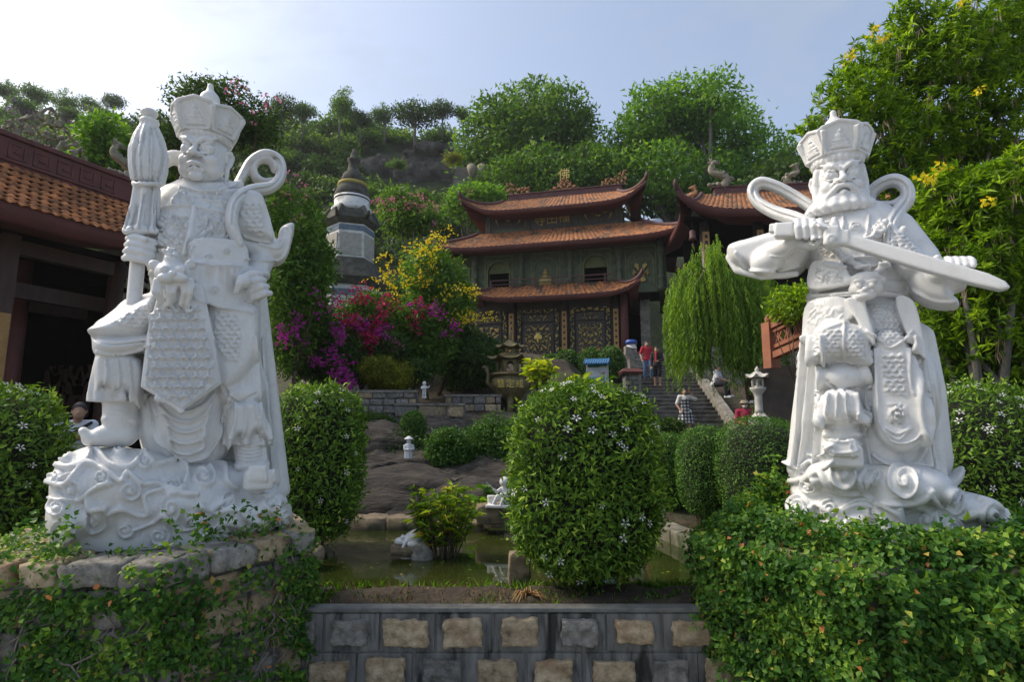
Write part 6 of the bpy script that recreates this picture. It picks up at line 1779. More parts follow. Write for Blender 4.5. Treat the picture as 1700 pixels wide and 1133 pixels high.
def auto_blobs(rng, rx, ry, z0, z1, nb, size=.45):
    out = []
    for i in range(nb):
        d = rnd_dir(rng, 1)[0]; r = rng.random() ** .5 * (1 - size)
        cz = (z0 + z1) / 2; hz = (z1 - z0) / 2
        s = size * rng.uniform(.75, 1.2)
        out.append(((d[0] * r * rx, d[1] * r * ry, cz + d[2] * r * hz), (rx * s, ry * s, hz * s * .9)))
    return out
def limbs(parent, base, blobs, rng, r0, mat, name='trunk', nb=None, fork=.35):
    """tapered trunk with limbs out to the lumps"""
    base = Vector(base); C = [Vector(b[0]) for b in blobs]
    top = sum(C, Vector((0, 0, 0))) / len(C)
    f = base.lerp(top, fork) + Vector((rng.normal(0, .05), 0, 0)) * (top - base).length
    t = MB().tube([base, base.lerp(f, .5) + Vector((rng.normal(0, .03), rng.normal(0, .03), 0)) * (top - base).length, f], [r0, r0 * .8, r0 * .65], 8).build(name, mat, parent)
    for c in (C if nb is None else C[:nb]):
        mid = f.lerp(c, .5) + Vector((rng.normal(0, .1), rng.normal(0, .1), .08)) * (c - f).length
        MB().tube([f, mid, c, c + (c - mid) * .12], [r0 * .5, r0 * .3, r0 * .16, r0 * .04], 6).build('limb', mat, t)
    return t
def shrub_px(name, label, cat, px0, px1, pt, pb, Y, seed, mat, n=700, m=10, leaf=(.10, .05), nb=9, size=.42, ry=None, flowers=(), group=None, trunk=.05, zb=None, spread=None, hang=.1, bark=BARK, shell=.7):
    rng = np.random.default_rng(seed)
    c = at((px0 + px1) / 2, pb, Y); rx = (at(px1, pb, Y).x - at(px0, pb, Y).x) / 2; h = at((px0 + px1) / 2, pt, Y).z - c.z
    gz = float(ground_z(np.array([c.x]), np.array([c.y]))[0]) if zb is None else zb
    g = thing(name, label, cat, (c.x, c.y, min(gz, c.z)), 0, group)
    dz = c.z - g.location.z
    B = auto_blobs(rng, rx, ry or rx * .8, dz, dz + h, nb, size)
    limbs(g, (0, 0, -.1), B, rng, trunk, bark, 'trunk', 7, .25 if dz < .5 else .5)
    leaves_on('crown', g, rng, B, n, m, spread or leaf[0] * 1.1, leaf, mat, shell, hang, 't' if Y > 14 else 'd')
    for fm, fx, fy, fw, fh, fn in flowers:       # sprays placed by pixel on the near side
        a = at(fx, fy, Y - (ry or rx * .8) * .75) - g.location
        s = mpp(fx, fy, Y)
        BB = [((a.x + rng.normal(0, fw * s * .3), a.y + rng.normal(0, .15), a.z + rng.normal(0, fh * s * .3)), (fw * s * .5, .25, fh * s * .5)) for _ in range(3)]
        leaves_on('flower_spray', g, rng, BB, max(int(fn * 1.7) // 5, 2), 5, .06, (.085, .07), fm, .2, .1)
    return g
# ------------------------------------------------------------------ garden planting
# clipped flowering bushes
bush_px('gardenia_bush', 'tall clipped bush dotted with white star flowers, in the middle before the pond', 850, 1092, 642, 985, 5.15, 1, n=22000, nfl=95, leaf=(.062, .021), p=3.0, stem_h=.16, kind='q', lump=.075, stems=9)
bush_px('gardenia_bush', 'dark clipped bush with white flowers between the umbrella guardian and the rock slope', 448, 592, 644, 905, 6.9, 2, n=12000, nfl=34, leaf=(.07, .024), p=3.2, stem_h=.1)
bush_px('gardenia_bush', 'domed bush covered in white flowers at the left edge beside the cloud base', -225, 55, 636, 960, 5.6, 3, ry=.75, n=15000, nfl=75, leaf=(.07, .026), p=2.6, stem_h=.1)
bush_px('gardenia_bush', 'broad bush thick with white flowers at the right edge behind the sword guardian', 1500, 1760, 640, 900, 6.6, 4, n=14000, nfl=140, leaf=(.07, .024), p=2.4, stem_h=.1)
# close-clipped hedge mounds beyond the pond kerb
for i, (a, b, t, bt, Y, lb) in enumerate([(1196, 1345, 694, 890, 7.9, 'large close-clipped green mound beside the sword guardian'), (1130, 1222, 710, 872, 8.5, 'middle one of the three close-clipped green mounds beyond the pond kerb'), (1080, 1152, 722, 862, 9.2, 'farthest and narrowest close-clipped green mound beyond the pond kerb')]):
    bush_px('hedge_mound', lb, a, b, t, bt, Y, 20 + i, mat=L_HEDGE, n=16000, leaf=(.034, .016), p=2.7, stem_h=.12, lump=.03, shell=.035, group='clipped hedge mounds')
for i, (a, b, t, bt, Y, lb) in enumerate([(920, 965, 582, 640, 25.5, 'round dark bush below the left gilded door'), (962, 1000, 580, 640, 25, 'round dark bush between the gilded doors and the blue-roofed board'), (995, 1036, 577, 632, 24.5, 'round dark bush beside the blue-roofed board'), (895, 930, 590, 640, 26, 'round dark bush right of the bronze censer'), (765, 800, 585, 655, 25, 'small dark bush left of the bronze censer')]):
    bush_px('round_bush', lb, a, b, t, bt, Y, 30 + i, mat=L_HEDGE, n=2500, leaf=(.12, .06), p=2.2, stem_h=.1, stems=1, group='round bushes before the temple')
bush_px('topiary_ball', 'small clipped ball bush on the rock slope above the hatted child figure', 664, 706, 684, 748, 12.2, 41, mat=L_HEDGE, n=5000, leaf=(.05, .025), p=2.2, stem_h=.1, stems=2)
for i, (a, b, t, bt, Y, lb) in enumerate([(735, 885, 672, 806, 11.3, 'wide green shrub on the rock slope behind the tall middle bush'), (706, 800, 700, 800, 10.9, 'green shrub on the rock slope right of the hatted child figure'), (620, 700, 715, 778, 11.8, 'low dark shrub around the hatted child figure'), (585, 650, 690, 716, 13.5, 'flat ground shrub at the top of the rock slope'), (1096, 1130, 690, 740, 14, 'dark shrub between the tall middle bush and the stairs')]):
    shrub_px('low_shrub', lb, 'shrub', a, b, t, bt, Y, 50 + i, L_DARK if i > 1 else L_HEDGE, n=1300, m=10, leaf=(.075, .035), nb=10, size=.5, trunk=.02)

# flowering thicket between the umbrella guardian and the temple
shrub_px('bougainvillea', 'tall bougainvillea with scattered pink flowers right behind the umbrella guardian', 'shrub', 415, 545, 285, 640, 14.5, 61, L_TREE, n=2500, m=9, leaf=(.11, .06), nb=14, size=.36, ry=1.4, trunk=.08,
         flowers=[(F_PINK, 480, 300, 40, 20, 20), (F_PINK, 455, 330, 30, 30, 15), (F_PUR, 485, 545, 26, 30, 60), (F_PINK, 520, 350, 40, 30, 15), (F_PUR, 460, 560, 20, 20, 25), (F_PUR, 530, 480, 40, 30, 25)])
shrub_px('bougainvillea', 'bougainvillea with crimson flower sprays in the middle of the thicket', 'shrub', 530, 670, 478, 650, 17, 62, L_TREE, n=2100, m=9, leaf=(.12, .06), nb=10, ry=1.4, trunk=.07,
         flowers=[(F_MAG, 600, 528, 46, 34, 420), (F_MAG, 626, 540, 30, 44, 300), (F_MAG, 640, 505, 20, 50, 60), (F_PUR, 612, 548, 40, 26, 160), (F_MAG, 575, 500, 20, 30, 40), (F_PINK, 650, 575, 30, 20, 30)])
shrub_px('bougainvillea', 'bougainvillea with trailing violet flowers low beside the stone wall', 'shrub', 470, 620, 515, 675, 15.5, 63, L_DARK, n=1900, m=9, leaf=(.11, .05), nb=10, ry=1.2, trunk=.06,
         flowers=[(F_PUR, 567, 612, 30, 60, 240), (F_PUR, 530, 600, 30, 16, 60), (F_PUR, 545, 585, 20, 20, 30), (F_PUR, 575, 640, 14, 24, 40), (F_PUR, 500, 570, 20, 16, 30)])
shrub_px('bougainvillea', 'bougainvillea with a few violet and red flowers beneath the yellow shrub', 'shrub', 630, 790, 465, 650, 18, 64, L_TREE, n=2200, m=9, leaf=(.12, .06), nb=10, ry=1.5, trunk=.07,
         flowers=[(F_MAG, 690, 515, 22, 50, 90), (F_PUR, 725, 525, 50, 30, 60), (F_PUR, 710, 505, 30, 16, 40), (F_MAG, 665, 515, 30, 30, 40), (F_PUR, 745, 550, 30, 20, 30)])
shrub_px('trumpet_shrub', 'shrub covered in yellow flowers left of the temple', 'shrub', 635, 820, 382, 590, 18.5, 65, L_TREE, n=2400, m=9, leaf=(.12, .06), nb=14, size=.35, ry=1.6, trunk=.07,
         flowers=[(F_YEL, 700, 400, 60, 30, 120), (F_YEL, 670, 440, 60, 40, 110), (F_YEL, 725, 430, 50, 40, 100), (F_YEL, 790, 520, 50, 30, 110), (F_YEL, 755, 490, 60, 30, 80), (F_YEL, 700, 470, 60, 30, 60), (F_YEL, 660, 480, 40, 30, 40)])
shrub_px('olive_shrub', 'yellowish olive shrub overhanging the stone wall', 'shrub', 588, 695, 575, 660, 15.8, 66, L_OLIVE, n=1000, m=9, leaf=(.09, .03), nb=8, ry=1.0, trunk=.05)
shrub_px('pink_bougainvillea_tree', 'slender tree with pink flowers between the stupa and the temple', 'tree', 605, 770, 310, 420, 25, 67, L_TREE, n=1300, m=8, leaf=(.16, .08), nb=12, size=.34, ry=2, trunk=.09, zb=4.6, bark=BARKG,
         flowers=[(F_PINK, 660, 330, 70, 20, 60), (F_PINK, 700, 345, 60, 20, 60), (F_PINK, 640, 345, 50, 25, 50), (F_PINK, 730, 375, 30, 20, 20)])
shrub_px('dark_shrub', 'dark shrub in the shade below the yellow-flowered shrub', 'shrub', 685, 840, 530, 675, 19.2, 68, L_DARK, n=2200, m=9, leaf=(.13, .06), nb=10, ry=1.5, trunk=.06)
shrub_px('dark_shrub', 'dark shrub behind the violet bougainvillea', 'shrub', 440, 560, 470, 650, 17.5, 69, L_DARK, n=1300, m=9, leaf=(.13, .06), nb=10, ry=1.5, trunk=.06)
shrub_px('dark_shrub', 'dark shrub at the foot of the stupa', 'shrub', 560, 700, 540, 650, 20.5, 70, L_DARK, n=1300, m=9, leaf=(.13, .06), nb=10, ry=1.5, trunk=.06)
shrub_px('wall_shrub', 'green shrub with pink flowers below the cliff left of the top roof', 'shrub', 730, 860, 285, 400, 36, 72, L_BRIGHT, n=1300, m=9, leaf=(.24, .12), nb=10, ry=2, trunk=.1, zb=6.5, flowers=[(F_PINK, 785, 330, 40, 16, 30), (F_PINK, 830, 335, 30, 16, 20)])
shrub_px('dark_shrub', 'dark filler shrub between the crimson bougainvillea and the block walls', 'shrub', 590, 720, 555, 668, 16.6, 76, L_DARK, n=1500, m=9, leaf=(.11, .05), nb=9, ry=1.0, trunk=.05)
shrub_px('dark_shrub', 'dark shrub left of the bronze censer in front of the gilded doors', 'shrub', 745, 830, 560, 668, 18.2, 77, L_DARK, n=1300, m=9, leaf=(.11, .05), nb=8, ry=.9, trunk=.05)
# sprawling tree behind the umbrella guardian, against the sky
shrub_px('sprawling_tree', 'loose sprawling tree with pink flowers against the sky behind the umbrella guardian', 'tree', 195, 475, 112, 330, 15.5, 73, L_DARK, n=1700, m=8, leaf=(.11, .055), nb=18, size=.27, ry=1.8, trunk=.13, zb=1.2, shell=.6,
         flowers=[(F_PINK, 310, 165, 60, 30, 22), (F_PINK, 400, 160, 60, 30, 22), (F_PINK, 430, 190, 40, 30, 18)])
shrub_px('green_tree', 'bright green tree beyond the side hall roof', 'tree', 95, 250, 200, 420, 17, 74, L_BRIGHT, n=1600, m=9, leaf=(.14, .08), nb=12, size=.36, ry=2, trunk=.12, zb=1.5)
shrub_px('green_tree', 'green tree with pink flowers behind the head of the umbrella guardian', 'tree', 215, 420, 235, 470, 17.5, 75, L_TREE, n=1600, m=9, leaf=(.14, .08), nb=12, size=.36, ry=2, trunk=.12, zb=1.5, flowers=[(F_PINK, 290, 300, 40, 40, 25)])

# weeping tree by the stairs
def willow():
    rng = np.random.default_rng(80)
    Y = 17.0; c = at(1200, 610, Y); gz = 1.0
    g = thing('weeping_tree', 'weeping tree with long hanging light green twigs beside the stairs', 'tree', (c.x, c.y, gz))
    H = at(1185, 425, Y).z - gz; rx = (at(1298, 500, Y).x - at(1116, 500, Y).x) / 2
    MB().tube([(1.1, .5, -.1), (.9, .4, H * .35), (.5, .2, H * .65), (0, .1, H * .88)], [.16, .13, .11, .06], 8).build('trunk', BARK, g)
    P = []; A = []; T = []
    tips = [(rng.random() * 6.28, rng.random() ** .42) for _ in range(46)]
    for i in range(800):
        a, r = tips[i % 46]; a += rng.normal(0, .10); r = min(abs(r + rng.normal(0, .07)), 1.05)
        x, y = rx * r * math.cos(a), rx * .75 * r * math.sin(a)
        top = H * (1.0 - .24 * r ** 2 + rng.normal(0, .03) + .07 * math.sin(a * 3 + 1) * r + .06 * math.sin(a * 7 + 2)); L = min(rng.uniform(.5, 1.0) * (top - .5) * (.45 + .5 * r), top - (at(1185, 612, Y).z - gz) + rng.uniform(-.1, 1.5) ** 2 * .45 - .2)
        n = int(L / .035); t = np.linspace(0, 1, n)
        bx = x * (1 + .10 * t) + .06 * np.sin(t * 5 + a); by = y * (1 + .1 * t); bz = top - L * t ** 1.15
        P.append(np.stack([bx, by, bz], 1) + rng.normal(0, .02, (n, 3))); A.append(rnd_dir(rng, n) * .5 + np.array([0, 0, -.9])); T.append(np.full(n, rng.random()) * .5 + rng.random(n) * .3 + (1 - t) * .2)
        if i < 14:
            MB().tube([(0, .1, H * .6), (x * .5, y * .5, H * .92), (x, y, top)], [.05, .03, .012], 5).build('limb', BARK, g)
    P, A, T = np.concatenate(P), np.concatenate(A), np.concatenate(T)
    leaf_obj('crown', P, A, rnd_dir(rng, len(P)), .13 * rng.uniform(.6, 1.2, len(P)), .03, L_WILLOW, g, 't', T)
willow()
shrub_px('bright_shrub', 'bright yellow-green shrub against the terracotta balustrade', 'shrub', 1280, 1350, 455, 545, 12, 81, L_TRUMP, n=500, m=9, leaf=(.12, .04), nb=6, ry=.6, trunk=.03, zb=.8)
# cloud-pruned shrub beside the lantern
rngb = np.random.default_rng(82)
cp = at(1290, 690, 14.5); cb = thing('cloud_pruned_shrub', 'cloud-pruned evergreen in stacked pads beside the stone lantern', 'shrub', (cp.x, cp.y, .5))
pads = []
for x, y, w, h in ((1288, 592, 26, 24), (1278, 622, 24, 9), (1300, 630, 30, 12), (1268, 648, 20, 9), (1300, 655, 40, 12), (1280, 678, 34, 14)):
    q = at(x, y, 14.5) - cb.location; s = mpp(x, y, 14.5); pads.append(((q.x, q.y, q.z), (w * s, w * s * .8, h * s)))
limbs(cb, (0, 0, 0), pads, rngb, .06, BARK, 'trunk', None, .3)
for b in pads: leaves_on('foliage_pad', cb, rngb, [b], 160, 10, .05, (.06, .025), L_DARK, .7)

# big trumpet tree on the right with hanging dry pods
def trumpet_tree(label, blobs_px, Y, seed, n, leaf, base_px, gz, pods, flowers, mat=L_TRUMP, tb=0.0):
    rng = np.random.default_rng(seed)
    b0 = at(base_px[0], base_px[1], Y)
    g = thing('trumpet_tree', label, 'tree', (b0.x, b0.y, gz))
    B = []
    for x, y, w, h, dy in blobs_px:
        q = at(x, y, Y + dy) - g.location; s = mpp(x, y, Y); B.append(((q.x, q.y, q.z), (w * s, w * s * .8, h * s)))
    limbs(g, (0, 0, -.1), B, rng, .13, BARKG, 'trunk', None, .25)
    # whorls of narrow leaves
    pos, out, tint = crown_pts(rng, B, n, 1, leaf[0] * .5, .6)
    m = 9
    base = np.repeat(pos, m, 0); N = len(base)
    up = unit(np.repeat(out, m, 0) * .5 + np.array([0, 0, .7]) + np.repeat(rnd_dir(rng, n) * .4, m, 0))
    ax = unit(rnd_dir(rng, N) * .9 + up * .55)
    base = base + up * rng.uniform(-.6, .2, (N, 1)) * leaf[0]
    leaf_obj('crown', base, ax, up + rnd_dir(rng, N) * .3, leaf[0] * rng.uniform(.7, 1.3, N), leaf[1] * rng.uniform(.8, 1.2, N), mat, g, 'q', np.clip(np.repeat(tint, m) * .75 + rng.random(N) * .25 + tb, 0, 1), droop=.22, fold=.3)
    pos, out, tint = crown_pts(rng, B, pods, 1, .05, .75)
    M = 4; P = np.repeat(pos, M, 0) + rng.normal(0, .03, (pods * M, 3))
    leaf_obj('seed_pods', P, np.array([0, 0, -1.0]) + rng.normal(0, .12, (len(P), 3)), rnd_dir(rng, len(P)), leaf[0] * 1.5 * rng.uniform(.7, 1.2, len(P)), leaf[1] * .42, PODM, g, 'q', rng.random(len(P)), droop=.05, fold=.6)['kind'] = 'stuff'
    for x, y, w in flowers:
        a = at(x, y, Y - 1.1) - g.location; s = mpp(x, y, Y)
        leaves_on('flower_spray', g, rng, [((a.x, a.y, a.z), (w * s, .1, w * s * .5))], 4, 5, .025, (.06, .045), F_YEL, .3)
    return g
trumpet_tree('tall trumpet tree with yellow flowers and hanging dry pods in the upper right corner', [(1420, 170, 70, 60, 0), (1480, 110, 80, 70, .6), (1560, 80, 80, 70, 0), (1640, 60, 80, 80, .5), (1400, 250, 50, 60, .3), (1480, 240, 80, 80, 0), (1570, 200, 90, 90, .3), (1660, 180, 80, 90, 0), (1700, 60, 70, 80, 1), (1520, 330, 70, 70, .5), (1520, 20, 40, 30, 0), (1620, 300, 80, 80, .6), (1345, 215, 24, 18, 0)],
             9.0, 90, 3700, (.135, .037), (1600, 700), .3, 260, [(1448, 48, 10), (1410, 95, 7), (1600, 5, 9), (1620, 150, 7), (1470, 60, 7)], tb=-.05)
trumpet_tree('lower trumpet tree with bright yellow-green leaves behind the sword arm', [(1640, 340, 80, 60, 0), (1570, 330, 50, 50, .2), (1690, 300, 60, 50, 0), (1560, 420, 60, 60, .4), (1640, 440, 80, 70, 0), (1560, 530, 50, 60, .4), (1640, 540, 80, 70, .2), (1700, 480, 60, 80, 0), (1580, 610, 50, 40, .5), (1680, 600, 60, 50, .3), (1560, 650, 50, 40, .8), (1630, 640, 60, 40, .7), (1700, 660, 60, 50, .6)],
             7.4, 91, 2700, (.12, .034), (1640, 760), .3, 230, [(1556, 282, 13), (1530, 300, 12), (1640, 335, 6)], tb=-.04)
# ------------------------------------------------------------------ wooded hill behind
def crown_mesh(seed, n, m, leaf, mat, nb=9, size=.42, flat=.75, shell=.7):
    rng = np.random.default_rng(seed)
    B = auto_blobs(rng, 1, 1, .35, .35 + 1.5 * flat, nb, size)
    pos, out, tint = crown_pts(rng, B, n, m, leaf[0] * 1.0, shell)
    N = len(pos)
    v, f, k = leaf_geo(pos, out * .5 + rnd_dir(rng, N) * .8, out * .4 + rnd_dir(rng, N) * .6 + np.array([0, 0, .35]), leaf[0] * rng.uniform(.6, 1.3, N), leaf[1] * rng.uniform(.7, 1.2, N), 'd', .2)
    o = mesh_np('crown', v, f, mat, None, tint=tint); me = o.data
    bpy.data.objects.remove(o)
    m_ = MB(); f0 = Vector((0, 0, .45))
    m_.tube([(0, 0, -.3), (.02, 0, .2), f0], [.06, .05, .04], 7)
    for b in B[:6]: m_.tube([f0, f0.lerp(Vector(b[0]), .5) + Vector((0, 0, .08)), b[0]], [.03, .02, .008], 5)
    t = m_.build('trunk', BARKG); tm = t.data; bpy.data.objects.remove(t)
    return me, tm
HC = [crown_mesh(100 + i, 330, 8, (.085, .055), mt, nb, sz, fl) for i, (mt, nb, sz, fl) in enumerate([(L_HAZE, 9, .42, .7), (L_DARK, 8, .45, .6), (L_TREE, 10, .38, .8), (L_HAZE, 12, .33, .5), (L_BRIGHT, 9, .4, .65), (L_OLIVE, 8, .4, .6)])]
_crownlib = bpy.data.objects
def hill_tree(name, label, x, y, z, s, var, rz, group, cat='tree', sz=1.0):
    g = thing(name, label, cat, (x, y, z), rz, group); g.scale = (s, s, s * sz)
    link(bpy.data.objects.new('crown', HC[var][0]), g); link(bpy.data.objects.new('trunk', HC[var][1]), g)
    return g
def hill_at(px, py):
    """first meeting of that pixel's ray with the slope"""
    r = ray(px, py); last = None
    for Y in np.arange(33, 70, .5):
        p = at(px, py, Y)
        if ground_z(np.array([p.x]), np.array([p.y]))[0] >= p.z: return p
        last = p
    return None
rgh = random.Random(5)
# individual trees along the skyline, each by its place
SKY = [(15, 150, 26, 0), (60, 152, 30, 0), (110, 165, 24, 2), (150, 172, 26, 0), (190, 170, 30, 1), (470, 175, 26, 1), (505, 190, 20, 0), (565, 178, 30, 2), (600, 192, 22, 1), (640, 188, 24, 0), (690, 182, 30, 1), (735, 182, 28, 1), (770, 185, 24, 2)]
for i, (px, py, w, var) in enumerate(SKY):
    Y = 62 if px < 250 else 56
    s = w * mpp(px, py, Y) * rgh.uniform(1.0, 1.6) * (.8 if px < 250 else 1)
    p = at(px, py, Y)
    hill_tree('skyline_tree', ['flat-topped tree on the skyline %s' % t for t in ('at the left picture edge', 'above the side hall ridge scroll', 'left of the umbrella top', 'close left of the furled umbrella', 'just behind the furled umbrella', 'right above the curled scarf', 'between scarf curl and stupa', 'straight above the stupa', 'just right of the stupa spire', 'left above the bare rock', 'high above the bare rock', 'left of the concrete block', 'close left of the big round tree')][i],
              p.x, p.y, p.z - s * rgh.uniform(1.15, 1.45), s, var, rgh.random() * 6, 'trees on the skyline', sz=rgh.uniform(1.15, 1.5))
for i, (px, py, w, var, lb) in enumerate([(612, 318, 26, 2, 'rounded shrub at the left foot of the bare rock face'), (655, 272, 22, 0, 'rounded shrub on top of the bare rock face'), (706, 326, 24, 4, 'bright shrub before the middle of the bare rock face'), (752, 262, 24, 5, 'dry olive shrub above the concrete block'), (640, 330, 22, 4, 'green shrub between stupa spire and bare rock face')]):
    p = at(px, py, 41.5); s = w * mpp(px, py, 41.5)
    hill_tree('hillside_shrub', lb, p.x, p.y, p.z - s * .9, s, var, i * 1.3, 'shrubs at the bare rock face', 'shrub')
# wooded slope: many crowns one cannot count
def slope_wood():
    rng = np.random.default_rng(7)
    V = []; F = []; T = []; base = 0
    lib = []
    for me, _ in HC[:5]:
        v = np.empty(len(me.vertices) * 3, np.float32); me.vertices.foreach_get('co', v); t = np.empty(len(me.polygons), np.float32); me.attributes['tint'].data.foreach_get('value', t); lib.append((v.reshape(-1, 4, 3), t))
    n = 0
    for k in range(1500):
        x = rng.uniform(-75, 60); y = rng.uniform(35.5, 66)
        px = to_px(np.array([[x, y, 20.0]]))[0]
        z = float(ground_z(np.array([x]), np.array([y]))[0])
        q = to_px(np.array([[x, y, z]]))[0]
        if q[0] < -120 or q[0] > 1800 or q[1] < 60: continue
        if 600 < q[0] < 800 and 245 < q[1] < 330: continue
        if q[0] > 1000 and q[1] > 420: continue
        if 740 < q[0] < 1130 and q[1] > 330: continue
        v, t = lib[rng.choice(5, p=[.3, .25, .2, .15, .1])]
        keep = rng.random(len(v)) < .24
        s = rng.uniform(1.7, 3.3); a = rng.random() * 6.28
        w = v[keep].reshape(-1, 3) @ rotz(a).T.astype(np.float32) * np.array([s, s, s * rng.uniform(.7, 1.1)]) + np.array([x, y, z - .5 * s])
        # larger leaves make up for the thinning
        c = w.reshape(-1, 4, 3); m = c.mean(1, keepdims=True); c = m + (c - m) * 2.3
        V.append(c[:, 1:].reshape(-1, 3)); T.append(np.clip(t[keep] + rng.normal(0, .16), 0, 1)); n += keep.sum()
    V = np.concatenate(V); T = np.concatenate(T)
    o = mesh_np('hillside_wood', V, np.arange(len(V)).reshape(-1, 3), L_HAZE, None, tint=T)
    tag(o, 'mass of scrub and tree crowns covering the hillside', 'wood', kind='stuff')
    return n
_nw = slope_wood()
# lilac-flowering trees on the left slope
for i, (px, py, w) in enumerate([(40, 185, 34), (110, 195, 30), (165, 192, 28), (205, 205, 22)]):
    Y = 50; p = at(px, py, Y); s = w * mpp(px, py, Y)
    g = hill_tree('lilac_tree', ['lilac-flowering tree on the left hillside near the picture edge', 'lilac-flowering tree above the side hall ridge', 'lilac-flowering tree left of the furled umbrella', 'small lilac-flowering tree touching the furled umbrella'][i], p.x, p.y, p.z - s * .7, s, 0, i, 'lilac trees on the slope')
    rng = np.random.default_rng(200 + i)
    leaves_on('flower_spray', g, rng, auto_blobs(rng, 1, 1, .5, 1.1, 7, .35), 60, 6, .07, (.10, .08), F_LILAC, .8)
# two large round trees behind the temple and others
def big_tree(label, blobs_px, Y, seed, n, m, leaf, mat, gz, base, trunk=.4, spread=None):
    rng = np.random.default_rng(seed)
    b = at(base, 400, Y)
    g = thing('large_tree', label, 'tree', (b.x, b.y, gz))
    B = []
    for x, y, w, h in blobs_px:
        q = at(x, y, Y + rng.normal(0, 1.2)) - g.location; s = mpp(x, y, Y); B.append(((q.x, q.y, q.z), (w * s, w * s * .9, h * s)))
    limbs(g, (0, 0, -1), B, rng, trunk, BARKG, 'trunk', None, .45)
    leaves_on('crown', g, rng, B, int(n * .62), int(m * 1.6), spread or leaf[0] * 1.5, leaf, mat, .8, .1, 't')
    return g
big_tree('large round-crowned tree on the hill directly above the temple name board', [(880, 175, 50, 34), (830, 195, 40, 30), (930, 185, 45, 35), (960, 225, 30, 40), (800, 235, 40, 35), (870, 230, 60, 40), (930, 245, 50, 40), (850, 280, 50, 30), (905, 290, 50, 30), (955, 275, 35, 35), (790, 270, 35, 25)], 46, 301, 2600, 9, (.32, .20), L_TREE, 14, 890)
big_tree('very large dark tree filling the sky between temple and gate pavilion', [(1130, 165, 50, 30), (1090, 175, 40, 35), (1180, 165, 40, 35), (1160, 195, 60, 35), (1070, 215, 45, 35), (1220, 215, 50, 40), (1110, 235, 60, 35), (1040, 245, 45, 35), (1180, 245, 60, 40), (1270, 260, 50, 40), (1010, 280, 40, 35), (1090, 285, 60, 40), (1170, 300, 60, 40), (1240, 295, 60, 40), (1310, 285, 40, 40), (1050, 320, 50, 30), (1130, 330, 60, 30), (985, 310, 25, 25)], 42, 302, 3600, 9, (.30, .19), L_BRIGHT, 9, 1150, .5)
big_tree('tree filling the gap behind the temple roof ridge', [(850, 292, 30, 30), (895, 282, 34, 40), (940, 296, 36, 34), (975, 278, 28, 38), (1005, 296, 30, 40), (820, 305, 26, 22), (915, 310, 40, 20)], 40, 303, 1300, 9, (.26, .16), L_TREE, 9, 930, .25)
big_tree('dark tree behind the gate pavilion roof', [(1290, 300, 45, 30), (1345, 290, 45, 35), (1400, 300, 50, 40), (1330, 320, 50, 25), (1460, 310, 50, 50), (1540, 300, 60, 60)], 34, 304, 1500, 9, (.26, .16), L_DARK, 6, 1340, .3)
